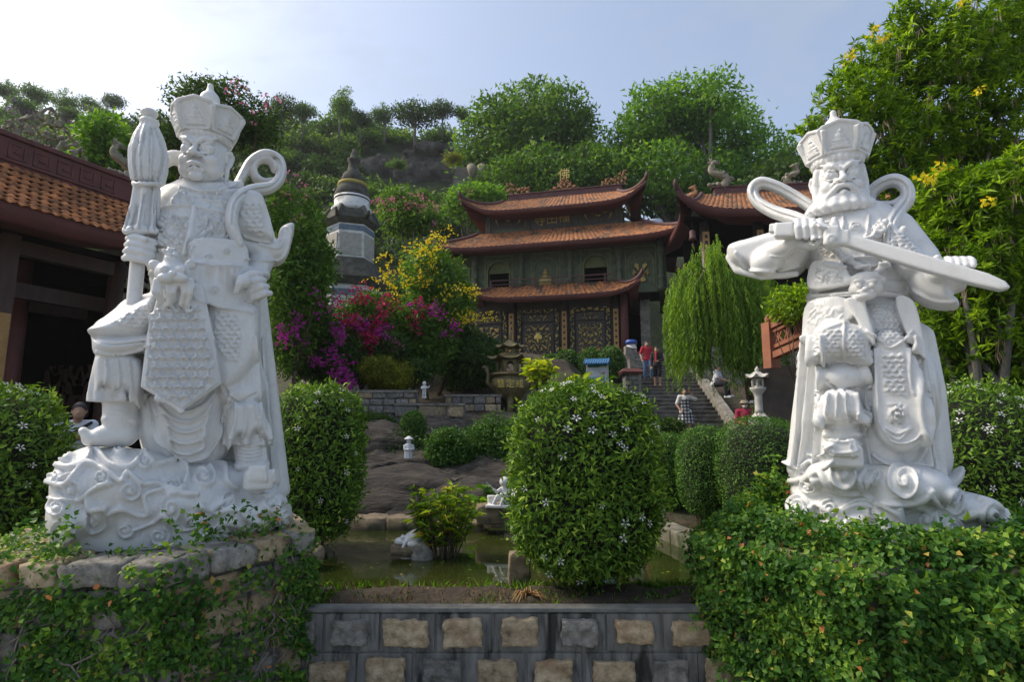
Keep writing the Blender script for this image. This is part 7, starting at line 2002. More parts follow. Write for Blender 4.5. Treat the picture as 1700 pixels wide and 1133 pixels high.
# ------------------------------------------------------------------ creeping fig on the pedestals, pond edge planting
def hex_ivy(px, Y, R, ztop, label, seed, n, cover, bulge, topn, leaf, sprigs=0, vines=0, left_bias=False):
    frame(px, Y); rng = np.random.default_rng(seed)
    c = to_world(np.array([[0, FR.D, 0]]))[0]
    g = thing('creeping_fig', label, 'climber', (c[0], c[1], 0), -FR.az)
    H = [np.array([R * math.sin(k * PI / 3), -R * math.cos(k * PI / 3)]) for k in range(6)]
    P = []; O = []
    faces = [(5, 0), (0, 1), (4, 5), (1, 2)]
    for fi, (a, b) in enumerate(faces):
        A, B = H[a], H[b]; e = B - A; L = np.linalg.norm(e); nr = np.array([e[1], -e[0]]) / L
        m = int(n * (1.0 if fi < 2 else .5))
        s = rng.uniform(-.05, 1.05, m); z = -.32 + (ztop + .32) * rng.random(m) ** .9
        xy = A + s[:, None] * e
        dens = cover(fi, s, (z + .32) / (ztop + .32), xy, z)
        k = rng.random(m) < dens
        s, z, xy = s[k], z[k], xy[k]
        off = .0 + bulge * (.35 + .65 * (.5 + .5 * nz(xy[:, 0] * 3 + z * 2, z * 4, 1.3, seed))) * rng.random(len(s)) ** .5
        P.append(np.column_stack([xy + nr * off[:, None], z])); O.append(np.tile([nr[0], nr[1], .25], (len(s), 1)))
    # over the rim and on top
    a = rng.random(topn) * 2 * PI; rr = R * (.62 + .40 * rng.random(topn) ** .7)
    hexr = np.cos(PI / 6) / np.cos((a + 0.0) % (PI / 3) - PI / 6)
    x, y = rr * hexr * np.sin(a), -rr * hexr * np.cos(a)
    dens = cover(9, a, rr / R, np.column_stack([x, y]), np.full(topn, ztop))
    k = rng.random(topn) < dens
    zt = ztop + bulge * .9 * rng.random(topn) * (.4 + .6 * (.5 + .5 * nz(x * 4, y * 4, 1.2, seed + 2)))
    P.append(np.column_stack([x, y, zt])[k]); O.append(np.column_stack([x * .4, y * .4, np.ones(topn)])[k])
    if bulge > .2:                         # thick growth rolling over the rim
        m = 6000; a = rng.uniform(-2.3, 2.3, m); hx = np.cos(PI / 6) / np.cos(a % (PI / 3) - PI / 6); th = rng.uniform(0, 2 * PI, m); rr = .15 * rng.random(m) ** .5
        x = (R * 1.0 * hx + rr * np.cos(th)) * np.sin(a); y = -(R * 1.0 * hx + rr * np.cos(th)) * np.cos(a)
        lumpz = .07 * nz(a * 4, a * 0 + 1, 1.3, 8)
        P.append(np.column_stack([x, y, ztop - .05 + lumpz + 1.2 * rr * np.sin(th)])); O.append(np.column_stack([np.sin(a), -np.cos(a), np.full(m, .5)]))
    for i in range(sprigs):
        a0 = rng.uniform(-1.2, 1.2); r0 = R * rng.uniform(.72, .95); m = 26; t = np.linspace(0, 1, m); Ls = rng.uniform(.10, .26)
        bx = r0 * math.sin(a0) + .05 * np.sin(4 * t + i); by = -r0 * math.cos(a0) + .03 * np.cos(5 * t)
        P.append(np.column_stack([bx, by, ztop + .05 + Ls * t]) + rng.normal(0, .014, (m, 3))); O.append(rnd_dir(rng, m) + np.array([0, -.4, .3]))
    for i in range(sprigs * 2):
        a, b = faces[rng.integers(0, 2)]; A, B = H[a], H[b]; e = B - A; nr = np.array([e[1], -e[0]]) / np.linalg.norm(e)
        s0_ = rng.random(); z0 = rng.uniform(0, ztop); m = 18; t = np.linspace(0, 1, m); Ls = rng.uniform(.12, .3); off = bulge * .8
        xy = A + e * s0_ + nr * (off + Ls * .7 * t[:, None] * rng.uniform(.3, 1)) + (e / np.linalg.norm(e)) * (rng.normal(0, .12) * t[:, None])
        P.append(np.column_stack([xy, z0 + Ls * (t * rng.uniform(-.2, .9) - t ** 2 * .6)]) + rng.normal(0, .012, (m, 3))); O.append(rnd_dir(rng, m) + np.array([nr[0], nr[1], .3]))
    P = np.concatenate(P); O = unit(np.concatenate(O)); N = len(P)
    ax = rnd_dir(rng, N) * .8 + np.array([0, 0, -.15]) + O * .25
    tint = np.clip(.55 * rng.random(N) ** 1.2 + .45 * (.5 + .5 * nz(P[:, 0] * 4, P[:, 2] * 5 + P[:, 1] * 3, 1.1, seed + 4)), 0, .9)
    tint = np.where(rng.random(N) < .016, rng.uniform(.93, 1, N), tint)
    leaf_obj('foliage', P, ax, O + rnd_dir(rng, N) * .5 + np.array([0, 0, .25]), leaf[0] * rng.uniform(.4, 1.4, N), leaf[1] * rng.uniform(.55, 1.3, N), L_IVY, g, 'q', tint, droop=.15, fold=.18)
    for i in range(vines):
        fi = rng.integers(0, 2); A, B = H[faces[fi][0]], H[faces[fi][1]]; e = B - A; nr = np.array([e[1], -e[0]]) / np.linalg.norm(e)
        s = rng.random() if not (left_bias and rng.random() < .6) else rng.uniform(.55, 1); z = rng.uniform(.1, ztop + .02); pts = []
        d = rng.uniform(-1, 1)
        for q in range(9):
            xy = A + e * np.clip(s, 0.01, .99) + nr * (.02 + .03 * rng.random()); pts.append((xy[0], xy[1], z)); s += .035 * d + rng.normal(0, .025); z -= rng.uniform(.01, .09)
        MB().tube(spline(pts, 4), rng.uniform(.003, .007), 5).build('stem', VINE, g)
    return g
def cov_left(fi, s, t, xy, z):
    n = .5 + .5 * nz(xy[:, 0] * 5 + 3 * z, z * 6 + xy[:, 1] * 4, 1.2, 3.0)
    if fi == 9: return np.clip(n * 1.2 - .1, 0, 1) * np.where(xy[:, 0] < -.45, 1.0, .28)
    lft = 1.0 if fi in (0, 2) else .45
    low = np.where(t < .84, 1.0, .22)
    if fi == 1: lft = np.where(s > .8, .8, np.where(s < .25, .7, .35))
    return np.clip((n * 1.7 - .30), 0, 1) * lft * low
def cov_right(fi, s, t, xy, z):
    n = .5 + .5 * nz(xy[:, 0] * 4 + 2 * z, z * 5 + xy[:, 1] * 3, 1.2, 5.0)
    if fi == 9: return np.clip(n + .55, 0, 1)
    base = np.clip(n * 1.1 + .38, 0, 1)
    if fi in (0,): base = base * np.where((s < .35) & (t < .28), .15, 1)
    return base
hex_ivy(280, 4.45, 1.10, ZL + .01, 'creeping fig climbing the stone pedestal of the umbrella guardian', 11, 12500, cov_left, .07, 4200, (.043, .033), 14, 46, True)
hex_ivy(1445, 4.5, 1.16, ZR + .01, 'dense creeping fig smothering the pedestal of the sword guardian', 12, 13500, cov_right, .32, 10000, (.046, .035), 34, 22)
# ivy mass left of the right pedestal with upright shoots
rng = np.random.default_rng(13)
sp = at(1262, 930, 4.75); sh = thing('vine_shrub', 'pale green climbing shrub between the hedge mound and the sword guardian', 'shrub', (sp.x, sp.y, .27))
B = []
for x, y, w, h in ((1250, 930, 45, 40), (1285, 900, 40, 50), (1230, 980, 35, 40), (1300, 850, 22, 50), (1280, 800, 14, 45), (1268, 860, 20, 40)):
    q = at(x, y, 4.75) - sh.location; s = mpp(x, y, 4.75); B.append(((q.x, q.y, q.z), (w * s, w * s * .7, h * s)))
leaves_on('crown', sh, rng, B, 420, 9, .035, (.05, .036), L_IVY, .4, kind='q', tb=.08)
limbs(sh, (0, 0, 0), B, rng, .015, BARK, 'stem')

# soil strip: low weeds, grass and the pond margin
def grass_patch(name, label, px0, px1, Y0, Y1, n, seed, L=(.06, .16), mat=L_POND, z=.22, w=.008, cat='grass'):
    rng = np.random.default_rng(seed)
    y = rng.uniform(Y0, Y1, n); px = px0 + (px1 - px0) * rng.random(n); x = (px - 850) / FPX * y * 1.06
    cl = .5 + .5 * nz(x * 5, y * 6, 1.0, seed); k = rng.random(n) < cl; x, y = x[k], y[k]; N = len(x)
    P = np.column_stack([x, y, np.full(N, z)])
    o = leaf_obj(name, P, np.array([0, 0, 1.0]) + rng.normal(0, .45, (N, 3)), rnd_dir(rng, N), rng.uniform(*L, N), w * rng.uniform(.7, 1.6, N), mat, None, 'q', rng.random(N), droop=.35, fold=.3)
    return tag(o, label, cat, kind='stuff')
grass_patch('margin_grass', 'tufts of grass along the soil strip between wall and pond', 500, 1240, 4.60, 5.32, 3600, 21, (.04, .13), mat=L_BRIGHT)
grass_patch('margin_weeds', 'low leafy weeds on the soil strip', 880, 1240, 4.6, 5.3, 2200, 22, (.05, .11), L_TREE, .23, .035, 'weeds')
DRYG = leafmat('dry_grass', [(0, (.12, .075, .03)), (1, (.34, .24, .11))], .2, .8, tcol=(1, .9, .6))
grass_patch('dry_litter', 'dry brown roots and litter on the soil strip', 540, 960, 4.58, 5.2, 1500, 23, (.03, .09), DRYG, .26, .008, 'litter')
# little soil bank so the strip reads as earth, with tangled roots
def bank(px0, px1, seed):
    rng = np.random.default_rng(seed)
    v, f = sub_box(14)
    a = at(px0, 1000, 4.95); b = at(px1, 1000, 4.95)
    h = np.array([(b.x - a.x) / 2, .28, .085]); w = v / np.linalg.norm(v, axis=1, keepdims=True); v2 = (v * .55 + w * .5) * h
    v2 += unit(w) * noise_disp(v2, .018, 9, seed)[:, None]
    o = mesh_np('earth_bank', v2, f, SOIL, None, True, loc=((a.x + b.x) / 2, 4.86, .22))
    return structure(o)
bank(545, 900, 5); bank(860, 1230, 6)
rt = thing('root_clump', 'dry straw-coloured root clump on the soil beside the tall middle bush', 'roots', tuple(at(878, 1000, 4.85)))
rng = np.random.default_rng(24)
for i in range(26):
    a = rng.uniform(-.4, 3.5); l = rng.uniform(.08, .22)
    MB().tube([(0, 0, .06), (math.cos(a) * l * .5, rng.normal(0, .05) - .03, .07 + .04 * math.sin(a)), (math.cos(a) * l, rng.normal(0, .08) - .05, -.02 + .06 * math.sin(a))], [.007, .005, .002], 5).build('root', bpy.data.materials['dry_grass'] if False else PLAQ, rt)

fl_n = 70; rng = np.random.default_rng(29)
_px = rng.uniform(520, 1190, fl_n); _py = rng.uniform(890, 975, fl_n); _P = np.array([onz(a, b, WZ + .004) for a, b in zip(_px, _py)])
tag(leaf_obj('floating_leaves', _P, np.column_stack([rng.normal(0, 1, (fl_n, 2)), np.zeros(fl_n)]), np.tile([0, 0, 1.0], (fl_n, 1)), .05, .025, L_POND, None, 'd', rng.random(fl_n), droop=0.0), 'small fallen leaves floating on the pond', 'leaf litter', kind='stuff')
# pond plant: thin stems with lance leaves, standing in the water
def lance_plant(name, label, px0, px1, pt, pb, Y, seed, ns, nl, leaf, mat, zb=None, cat='plant'):
    rng = np.random.default_rng(seed)
    c = at((px0 + px1) / 2, pb, Y); rx = (at(px1, pb, Y).x - at(px0, pb, Y).x) / 2; H = at((px0 + px1) / 2, pt, Y).z - c.z
    g = thing(name, label, cat, (c.x, c.y, c.z if zb is None else zb))
    P = []; A = []
    for i in range(ns):
        a = rng.random() * 6.28; r = rng.random() ** .6; h = H * rng.uniform(.55, 1.0) * (1 - .25 * r)
        x, y = rx * r * math.cos(a), rx * .7 * r * math.sin(a); b = (x * .35, y * .35, -.05)
        pts = spline([b, (x * .65, y * .65, h * .5), (x + rng.normal(0, .03), y, h)], 8)
        MB().tube(pts, [.009 * (1 - .6 * j / (len(pts) - 1)) for j in range(len(pts))], 5).build('stem', BARK, g)
        k = int(nl * rng.uniform(.7, 1.2)); t = .25 + .75 * rng.random(k) ** .8; idx = (t * (len(pts) - 1)).astype(int)
        P.append(pts[idx]); A.append(rnd_dir(rng, k) * np.array([1, 1, .3]) + np.array([0, 0, .35]))
    P = np.concatenate(P); A = np.concatenate(A); N = len(P)
    leaf_obj('foliage', P, A, rnd_dir(rng, N) * .3 + np.array([0, -.1, 1]), leaf[0] * rng.uniform(.6, 1.25, N), leaf[1] * rng.uniform(.8, 1.2, N), mat, g, 'q', rng.random(N), droop=.45, fold=.25)
    return g
lance_plant('pond_plant', 'leafy yellow-green plant on thin stems growing out of the pond beside the white toad', 668, 802, 782, 925, 6.6, 31, 34, 20, (.13, .038), L_POND, .22)
lance_plant('pond_plant', 'small broad-leaved light green plant on the far pond edge', 775, 832, 762, 832, 8.6, 32, 8, 9, (.17, .11), L_BRIGHT, .3)
lance_plant('lime_sapling', 'bright lime-green sapling behind the tall middle bush, beside the censer', 872, 930, 585, 650, 7.4, 33, 7, 22, (.13, .05), L_LIME)
lance_plant('lime_sapling', 'low lime-green shoots behind the tall middle bush, below the blue-roofed board', 940, 990, 615, 655, 7.0, 34, 8, 12, (.12, .05), L_LIME)
for i, (px, py, Y, sd) in enumerate(((720, 720, 12.3, 36), (700, 728, 12.2, 37))):
    pass
# ------------------------------------------------------------------ rocks, walls, stairs and garden ornaments
ROCK = surf('brown_granite_rock', [(.25, (.022, .019, .016)), (.45, (.062, .052, .042)), (.6, (.11, .09, .07)), (.8, (.18, .15, .12))], scale=2.2, rough=.92, bump=1.0, bscale=13, bdist=.1, dist=1.2, stretch=(.5, 1.6, 2.2), stain=((.022, .02, .016), .50, .62), sscale=1.1)
CLIFF = surf('dark_cliff_rock', [(.3, (.03, .028, .025)), (.6, (.085, .077, .068)), (.8, (.16, .145, .125))], scale=.5, rough=.95, bump=1.0, bscale=2, bdist=.4, stretch=(1, 1, .5))
def rock_slope():
    a, b = at(470, 800, 9.5).x, at(900, 800, 9.5).x
    xs = np.arange(-4.2, 1.6, .045); ys = np.arange(8.42, 16.2, .05)
    X, Y = np.meshgrid(xs, ys, indexing='ij')
    Z = ground_z(X, Y)
    w = np.clip((X + 4.2) / .6, 0, 1) * np.clip((1.6 - X) / .6, 0, 1) * np.clip((Y - 8.42) / .25, 0, 1) * np.clip((16.2 - Y) / .6, 0, 1)
    u = Y + .35 * X + .3 * nz(X, Y, .8, 3)
    st = (u * .9) % 1.0
    Z = Z + w * (.04 + .10 * (np.clip(st / .75, 0, 1) ** 1.5 - np.clip((st - .75) / .25, 0, 1)) + .10 * nz(X, Y, 1.6, 4) + .05 * nz(X + .4 * nz(X, Y, 2, 9), Y, 5, 5) - .05 * np.abs(nz(X, Y, 3.1, 7)) ** .5 + .022 * nz(X, Y, 12, 6)) - (1 - w) * .12
    i = np.arange(len(xs) - 1)[:, None] * len(ys) + np.arange(len(ys) - 1)[None, :]
    f = np.stack([i, i + len(ys), i + len(ys) + 1, i + 1], -1).reshape(-1, 4)
    return structure(mesh_np('rock_slope', np.stack([X, Y, Z], -1).reshape(-1, 3), f, ROCK, None, True))
rock_slope()
def slab(label, px, py, Y, w, h, seed, tilt=16, yaw=0.0):
    p = at(px, py, Y); s = mpp(px, py, Y)
    p.z = float(ground_z(np.array([p.x]), np.array([p.y]))[0]) + .02
    rx, ry, rz = w * s / 2, w * s * .42, h * s * .55
    S = Sculpt((-rx * 1.2, -ry * 1.3, -rz * 1.6 - .3), (rx * 1.2, ry * 1.3, rz * 1.6 + .3), max(rx / 32, .02))
    R = rotz(yaw) @ np.array([[1, 0, 0], [0, math.cos(math.radians(tilt)), -math.sin(math.radians(tilt))], [0, math.sin(math.radians(tilt)), math.cos(math.radians(tilt))]])
    rg = np.random.default_rng(seed)
    S.ell((0, 0, 0), (rx * .9, ry, rz), .1, R)
    for i in range(6): S.ell((rg.uniform(-.6, .6) * rx, rg.uniform(-.5, .5) * ry, rg.uniform(-.15, .3) * rz), (rx * rg.uniform(.3, .5), ry * rg.uniform(.3, .55), rz * rg.uniform(.4, .75)), .07, R)
    for i in range(3):
        a = rg.uniform(-.5, .5); S.chain([(rx * (a - .5), -ry * .6, rz * 1.1), (rx * a, ry * .1, rz * .95), (rx * (a + .4), ry * .7, rz * 1.3)], .025 + rg.random() * .02, .03, True)
    v, q = S.mesh(); n = vnormals(v, q); v = v + n * (noise_disp(v, .018, 3.0, seed) + noise_disp(v, .007, 11, seed + 1))[:, None]
    return tag(mesh_np('rock_slab', v, q, ROCK, None, True, loc=p), label, 'rock', 'rock slabs on the slope')
slab('large smooth rock slab rising from the far pond edge beside the dark flowering bush', 650, 815, 9.7, 230, 70, 41, 17, .2)
slab('cracked rock slab behind the pond plant', 760, 815, 9.3, 170, 56, 42, 14, -.3)
slab('upper rock slab left of the ball bush', 625, 735, 12.0, 130, 60, 43, 18, .1)
slab('pale rock slab above the ball bush', 720, 690, 13.6, 130, 36, 44, 14, 0)
def boulder(label, px, py, Y, w, h, seed, mat=ROCK, d=None, group=None, name='boulder', cat='rock', rnd=.6):
    p = at(px, py, Y); s = mpp(px, py, Y)
    o = rough_block(name, p, (w * s / 2, (d or w * .7) * s / 2, h * s / 2), mat, None, seed, rnd, .02 * w * s, 9)
    return tag(o, label, cat, group)
EDGE = surf('pond_edge_stone', [(.3, (.12, .09, .06)), (.6, (.26, .20, .13)), (.8, (.36, .30, .21))], scale=4, rough=.9, bump=.8, bscale=16, bdist=.03, stain=((.05, .06, .03), .5, .66), sscale=2)
boulder('flat stone on the far pond edge left of the pond plant', 612, 873, 8.35, 66, 30, 1, EDGE, group='stones on the far pond edge')
boulder('squat stone on the far pond edge behind the white toad', 665, 872, 8.3, 46, 28, 2, EDGE, group='stones on the far pond edge')
boulder('flat stone on the far pond edge right of the pond plant', 762, 878, 8.2, 70, 26, 3, EDGE, group='stones on the far pond edge')
boulder('blocky brown stone carrying the seated boy figure', 822, 852, 8.0, 62, 34, 4, EDGE, rnd=.3)
boulder('low stone on the far pond edge beside the dark flowering bush', 545, 876, 8.4, 60, 26, 5, EDGE, group='stones on the far pond edge')
boulder('upright brown stone in the pond left of the tall middle bush', 862, 950, 5.55, 34, 62, 6, EDGE, rnd=.35)
boulder('pointed pale stone caught in the fig beside the low wall', 1206, 985, 4.42, 42, 66, 7, STONE, rnd=.5)
boulder('small grey stone in the pond plant clump', 700, 925, 6.5, 34, 42, 8, STONE_G)
boulder('flat brown stone under the white toad', 672, 913, 6.55, 44, 16, 9, EDGE, rnd=.3)
boulder('rounded stone at the foot of the dark flowering bush', 505, 925, 6.1, 60, 30, 10, EDGE)
# kerb on the right of the pond
ka, kb = onz(1082, 868, .36), onz(1235, 932, .36)
kd = (kb - ka); kl = kd.length; kan = math.atan2(kd.y, kd.x)
kerb = thing('pond_kerb', 'mossy concrete kerb running along the right side of the pond', 'kerb', (ka.x, ka.y, 0), kan)
KERBM = surf('mossy_kerb', [(.3, (.09, .085, .06)), (.7, (.24, .22, .17))], scale=5, rough=.92, bump=.6, bscale=20, stain=((.05, .07, .025), .5, .64), sscale=2)
for i in range(4):
    MB().b2((i * kl / 4 + .008, 0, -.1), ((i + 1) * kl / 4 - .008, .30, .36 + .004 * (i % 2))).build('kerb_stone', KERBM, kerb, bevel=.015)
fk = thing('pond_kerb', 'low kerb along the far end of the pond below the hedge mounds', 'kerb', tuple(onz(855, 872, .2)), 0)
MB().b2((0, 0, -.3), (ka.x - fk.location.x, .22, .12)).build('kerb_stone', KERBM, fk, bevel=.015)
nk = thing('pond_kerb', 'narrow pale kerb on the near side of the pond', 'kerb', (0, 5.30, 0))
MB().b2((-2.2, -.05, -.1), (2.4, .03, WZ + .035)).build('kerb_stone', KERBM, nk, bevel=.01)

# retaining walls of squared stones
def stone_wall(label, px0, px1, pt, pb, Y, seed, cw=.34, rh=.2, rz=0.0):
    a = at(px0, pb, Y); b = at(px1, pb, Y); h = at(px0, pt, Y).z - a.z; L = b.x - a.x
    g = thing('retaining_wall', label, 'wall', (a.x, a.y, a.z), rz)
    rg = random.Random(seed)
    MB().b2((0, .06, -.5), (L, .4, h - .03)).build('mortar_core', CEMENT, g)
    z = 0.0
    while z < h - .05:
        hh = min(rh * rg.uniform(.85, 1.15), h - z); x = -rg.uniform(0, .2)
        while x < L:
            w = cw * rg.uniform(.7, 1.3); x0, x1 = max(x, 0), min(x + w, L)
            if x1 - x0 > .06: rough_block('stone', ((x0 + x1) / 2, .06, z + hh / 2), ((x1 - x0) / 2 - .015, .05, hh / 2 - .015), rg.choice([STONE, STONE_G, STONE_G]), g, rg.randint(0, 999), .12, .006, 3)
            x += w
        z += hh
    MB().b2((-.02, -.02, h - .03), (L + .02, .42, h + .03)).build('coping', BRICKG, g)
stone_wall('low wall of squared stones under the olive shrub', 556, 690, 650, 700, 14.6, 3)
stone_wall('pale block wall left of the bronze censer', 738, 832, 657, 684, 16.6, 4, .3, .24)
stone_wall('dark block wall behind the ball bush', 655, 770, 672, 694, 14.4, 5, .6, .3)

# stairs up to the temple
STEP = surf('worn_grey_step', [(.3, (.09, .085, .075)), (.7, (.22, .21, .19))], scale=3, rough=.9, bump=.5, bscale=14, stain=((.04, .04, .035), .5, .68), sscale=1.5)
s0 = at(1150, 737, 18.7); nst = 24
st = thing('stairway', 'broad grey stone stairs climbing to the temple', 'stairs', (s0.x - 1.55, s0.y, s0.z), math.radians(-4))
SW, SR, ST = 3.0, .155, .33
for i in range(nst):
    rg_ = random.Random(i)
    MB().b2((0, i * ST, -1.0), (SW, i * ST + ST + .03, i * SR)).b2((-.0, i * ST - .03, i * SR - .05), (SW, i * ST + .1, i * SR + .004)).build('step', STEP, st, bevel=.008)
def parapet(x0, x1, i0, i1, hgt, name):
    m = MB()
    y0, y1 = i0 * ST, i1 * ST; z0, z1 = i0 * SR, i1 * SR
    V = [(x0, y0, -1), (x0, y1, -1), (x0, y1, z1 + hgt), (x0, y0, z0 + hgt)]; V += [(x1, *v[1:]) for v in V]
    m.add(V, [(0, 1, 2, 3), (7, 6, 5, 4), (0, 4, 5, 1), (1, 5, 6, 2), (2, 6, 7, 3), (3, 7, 4, 0)])
    return m.build(name, BRICKG, st, bevel=.02)
parapet(SW + .003, SW + .32, -1, 14, .30, 'right_parapet'); parapet(-.35, -.003, -1, 9, .30, 'left_parapet')
MB().b2((SW - .01, -.1 + 14 * ST, -1), (SW + .42, .45 + 14 * ST, 14 * SR + .55)).build('parapet_post', BRICKG, st, bevel=.02)
# gate pillar with red cap and the curved balustrade above it
gp = at(1048, 668, 20.5)
pl = thing('gate_pillar', 'square stone-block pillar with a red-brown cap beside the stairs', 'pillar', (gp.x, gp.y, gp.z))
ph = at(1048, 622, 20.5).z - gp.z
MB().b2((-.24, -.24, -1), (.24, .24, ph)).build('core', CEMENT, pl)
k = 0; z = 0
while z < ph - .05:
    for x in ((-.13, .13) if k % 2 else (-.2, .06)):
        w = .12 if k % 2 else (.05 if x < 0 else .19)
        rough_block('stone', (x, -.24, z + .09), (w - .008, .03, .085), STONE_G, pl, abs(k * 7 + int(x * 90)), .1, .005, 3)
    z += .19; k += 1
MB().b2((-.36, -.36, ph), (.36, .36, ph + .07)).add([(-.40, -.40, ph + .07), (.40, -.40, ph + .07), (.40, .40, ph + .07), (-.40, .40, ph + .07), (-.26, -.26, ph + .2), (.26, -.26, ph + .2), (.26, .26, ph + .2), (-.26, .26, ph + .2)], [(0, 1, 2, 3), (0, 1, 5, 4), (1, 2, 6, 5), (2, 3, 7, 6), (3, 0, 4, 7), (4, 5, 6, 7)]).build('cap', TERRA if False else FASCIA, pl)
cbp = at(1044, 612, 22.5)
cbx = thing('curved_balustrade', 'curved stone balustrade sweeping up above the red-capped pillar', 'balustrade', (cbp.x, cbp.y, cbp.z))
prof = [(.0, -1.2), (.42, -1.2), (.45, .0), (.42, .35), (.30, .62), (.10, .80), (-.15, .88), (-.15, .55), (-.02, .35), (.0, .0)]
MB().prism(prof, -.2, .2).build('swept_wall', BRICKG, cbx, bevel=.02)
for i in range(7): MB().box((.40 - .02 * i * i * .3, -.215, -.1 + i * .14), (.22, .03, .06)).build('inlaid_block', STONE_G, cbx)
ub = at(1048, 572, 24.5); u_ = thing('offering_urn', 'small blue and white urn at the head of the balustrade', 'urn', (ub.x, ub.y, ub.z - .2))
MB().lathe([(.18, -.3), (.24, 0), (.2, .2)], n=14).build('urn_body', WHITEP, u_); MB().lathe([(.26, .2), (.26, .34), (.2, .38)], n=14).build('urn_rim', surf('blue_glaze', [(.3, (.02, .06, .3)), (.7, (.05, .12, .45))], rough=.3, bump=0), u_)

# bronze censer pagoda
BRZ = surf('aged_bronze', [(.3, (.08, .064, .03)), (.6, (.20, .165, .075)), (.8, (.34, .28, .13))], scale=6, rough=.6, bump=.4, bscale=30, metal=.35)
CY = 17.0; cs = mpp(847, 620, CY); cb0 = at(847, 668, CY)
cen = thing('bronze_censer', 'bronze pagoda-shaped incense censer on a round bowl before the temple', 'censer', (cb0.x, cb0.y, cb0.z))
zc_ = lambda py: at(847, py, CY).z - cb0.z
MB().lathe([(8 * cs, zc_(672)), (18 * cs, zc_(662)), (29 * cs, zc_(650)), (32 * cs, zc_(640)), (30 * cs, zc_(630)), (26 * cs, zc_(627)), (28 * cs, zc_(625)), (33 * cs, zc_(624)), (33 * cs, zc_(621)), (20 * cs, zc_(621))], n=24).build('bowl', BRZ, cen)
def hexroof(r0, r1, z0, z1, up, name):
    V = []; F = []; n = 6; K = 6; m = 10
    for j in range(K + 1):
        t = j / K; r = r1 + (r0 - r1) * t; z = z1 + (z0 - z1) * (1 - (1 - t) ** 1.8)
        for i in range(n * m):
            a = 2 * PI * i / (n * m); f = (i % m) / m; c = abs(2 * f - 1) ** 4
            hx = math.cos(PI / 6) / math.cos((a % (PI / 3)) - PI / 6)
            rr = r * hx * (1 + .12 * c * t); V.append((rr * math.cos(a), rr * math.sin(a), z + up * c * t ** 2))
    for j in range(K):
        for i in range(n * m):
            k = (i + 1) % (n * m); F.append((j * n * m + i, j * n * m + k, (j + 1) * n * m + k, (j + 1) * n * m + i))
    F.append(tuple(range(K * n * m, (K + 1) * n * m)))
    o = mesh_py(name, V, F, BRZ, cen, False); o.modifiers.new('s', 'SOLIDIFY').thickness = .03; return o
def hexwall(r, z0, z1, name, ow):
    for k in range(6):
        a = PI / 3 * k; MB().tube([(r * math.cos(a), r * math.sin(a), z0), (r * math.cos(a), r * math.sin(a), z1)], .035, 8).build('post', BRZ, cen)
        b = a + PI / 6; ap = r * math.cos(PI / 6); L = r
        h = z1 - z0; m = MB(); w = L * .5; o_ = ow * L
        A = [(o_ * math.cos(q), h * .5 + h * .38 * math.sin(q)) for q in np.linspace(0, PI, 9)]
        m.b2((-w, -.02, 0), (w, .02, h * .12)).b2((-w, -.02, h * .12), (-o_, .02, h)).b2((o_, -.02, h * .12), (w, .02, h))
        for q in range(8):
            (xa, za), (xb_, zb_) = A[q], A[q + 1]; m.add([(xa, -.02, za), (xb_, -.02, zb_), (xb_, -.02, h), (xa, -.02, h), (xa, .02, za), (xb_, .02, zb_), (xb_, .02, h), (xa, .02, h)], [(0, 1, 2, 3), (7, 6, 5, 4), (0, 4, 5, 1)])
        m.build(name, BRZ, cen, loc=(ap * math.cos(b), ap * math.sin(b), z0), rz=b + PI / 2)
hexwall(22 * cs, zc_(621), zc_(599), 'arched_panel', .27)
hexroof(36 * cs, 15 * cs, zc_(598), zc_(588), .12, 'lower_roof')
hexwall(13 * cs, zc_(589), zc_(578), 'arched_panel', .26)
hexroof(23 * cs, 2 * cs, zc_(578), zc_(565), .08, 'upper_roof')
MB().lathe([(4 * cs, zc_(567)), (2 * cs, zc_(562)), (3.4 * cs, zc_(558)), (1.6 * cs, zc_(554)), (.4 * cs, zc_(542))], n=12).build('finial', BRZ, cen)
for s in (-1, 1):
    m = MB().tube([(s * 28 * cs, 0, zc_(645)), (s * 38 * cs, 0, zc_(636)), (s * 36 * cs, 0, zc_(622)), (s * 40 * cs, 0, zc_(612))], [.07, .07, .06, .07], 8).ball((s * 42 * cs, 0, zc_(611)), (.10, .07, .07)); m.build('dragon_handle', BRZ, cen)
for k in range(3):
    a = PI / 2 + 2 * PI * k / 3 + PI; MB().tube([(math.cos(a) * 16 * cs, math.sin(a) * 16 * cs, zc_(660)), (math.cos(a) * 24 * cs, math.sin(a) * 24 * cs, zc_(674)), (math.cos(a) * 20 * cs, math.sin(a) * 20 * cs, zc_(700))], [.10, .09, .07], 8).build('leg', BRZ, cen)
for i, ch in enumerate('慧定戒'):
    a = -PI / 2 + (i - 1) * .5; r = 31.5 * cs
    text_obj(ch, .26, GOLDB, cen, (r * math.cos(a), r * math.sin(a), zc_(640)), rz=a + PI / 2, ext=.012, name='bowl_character')
rough_block('pedestal_stone', (0, 0, zc_(700) - .2), (.5, .5, .3), BRICKG, cen, 3, .1, .01, 4)

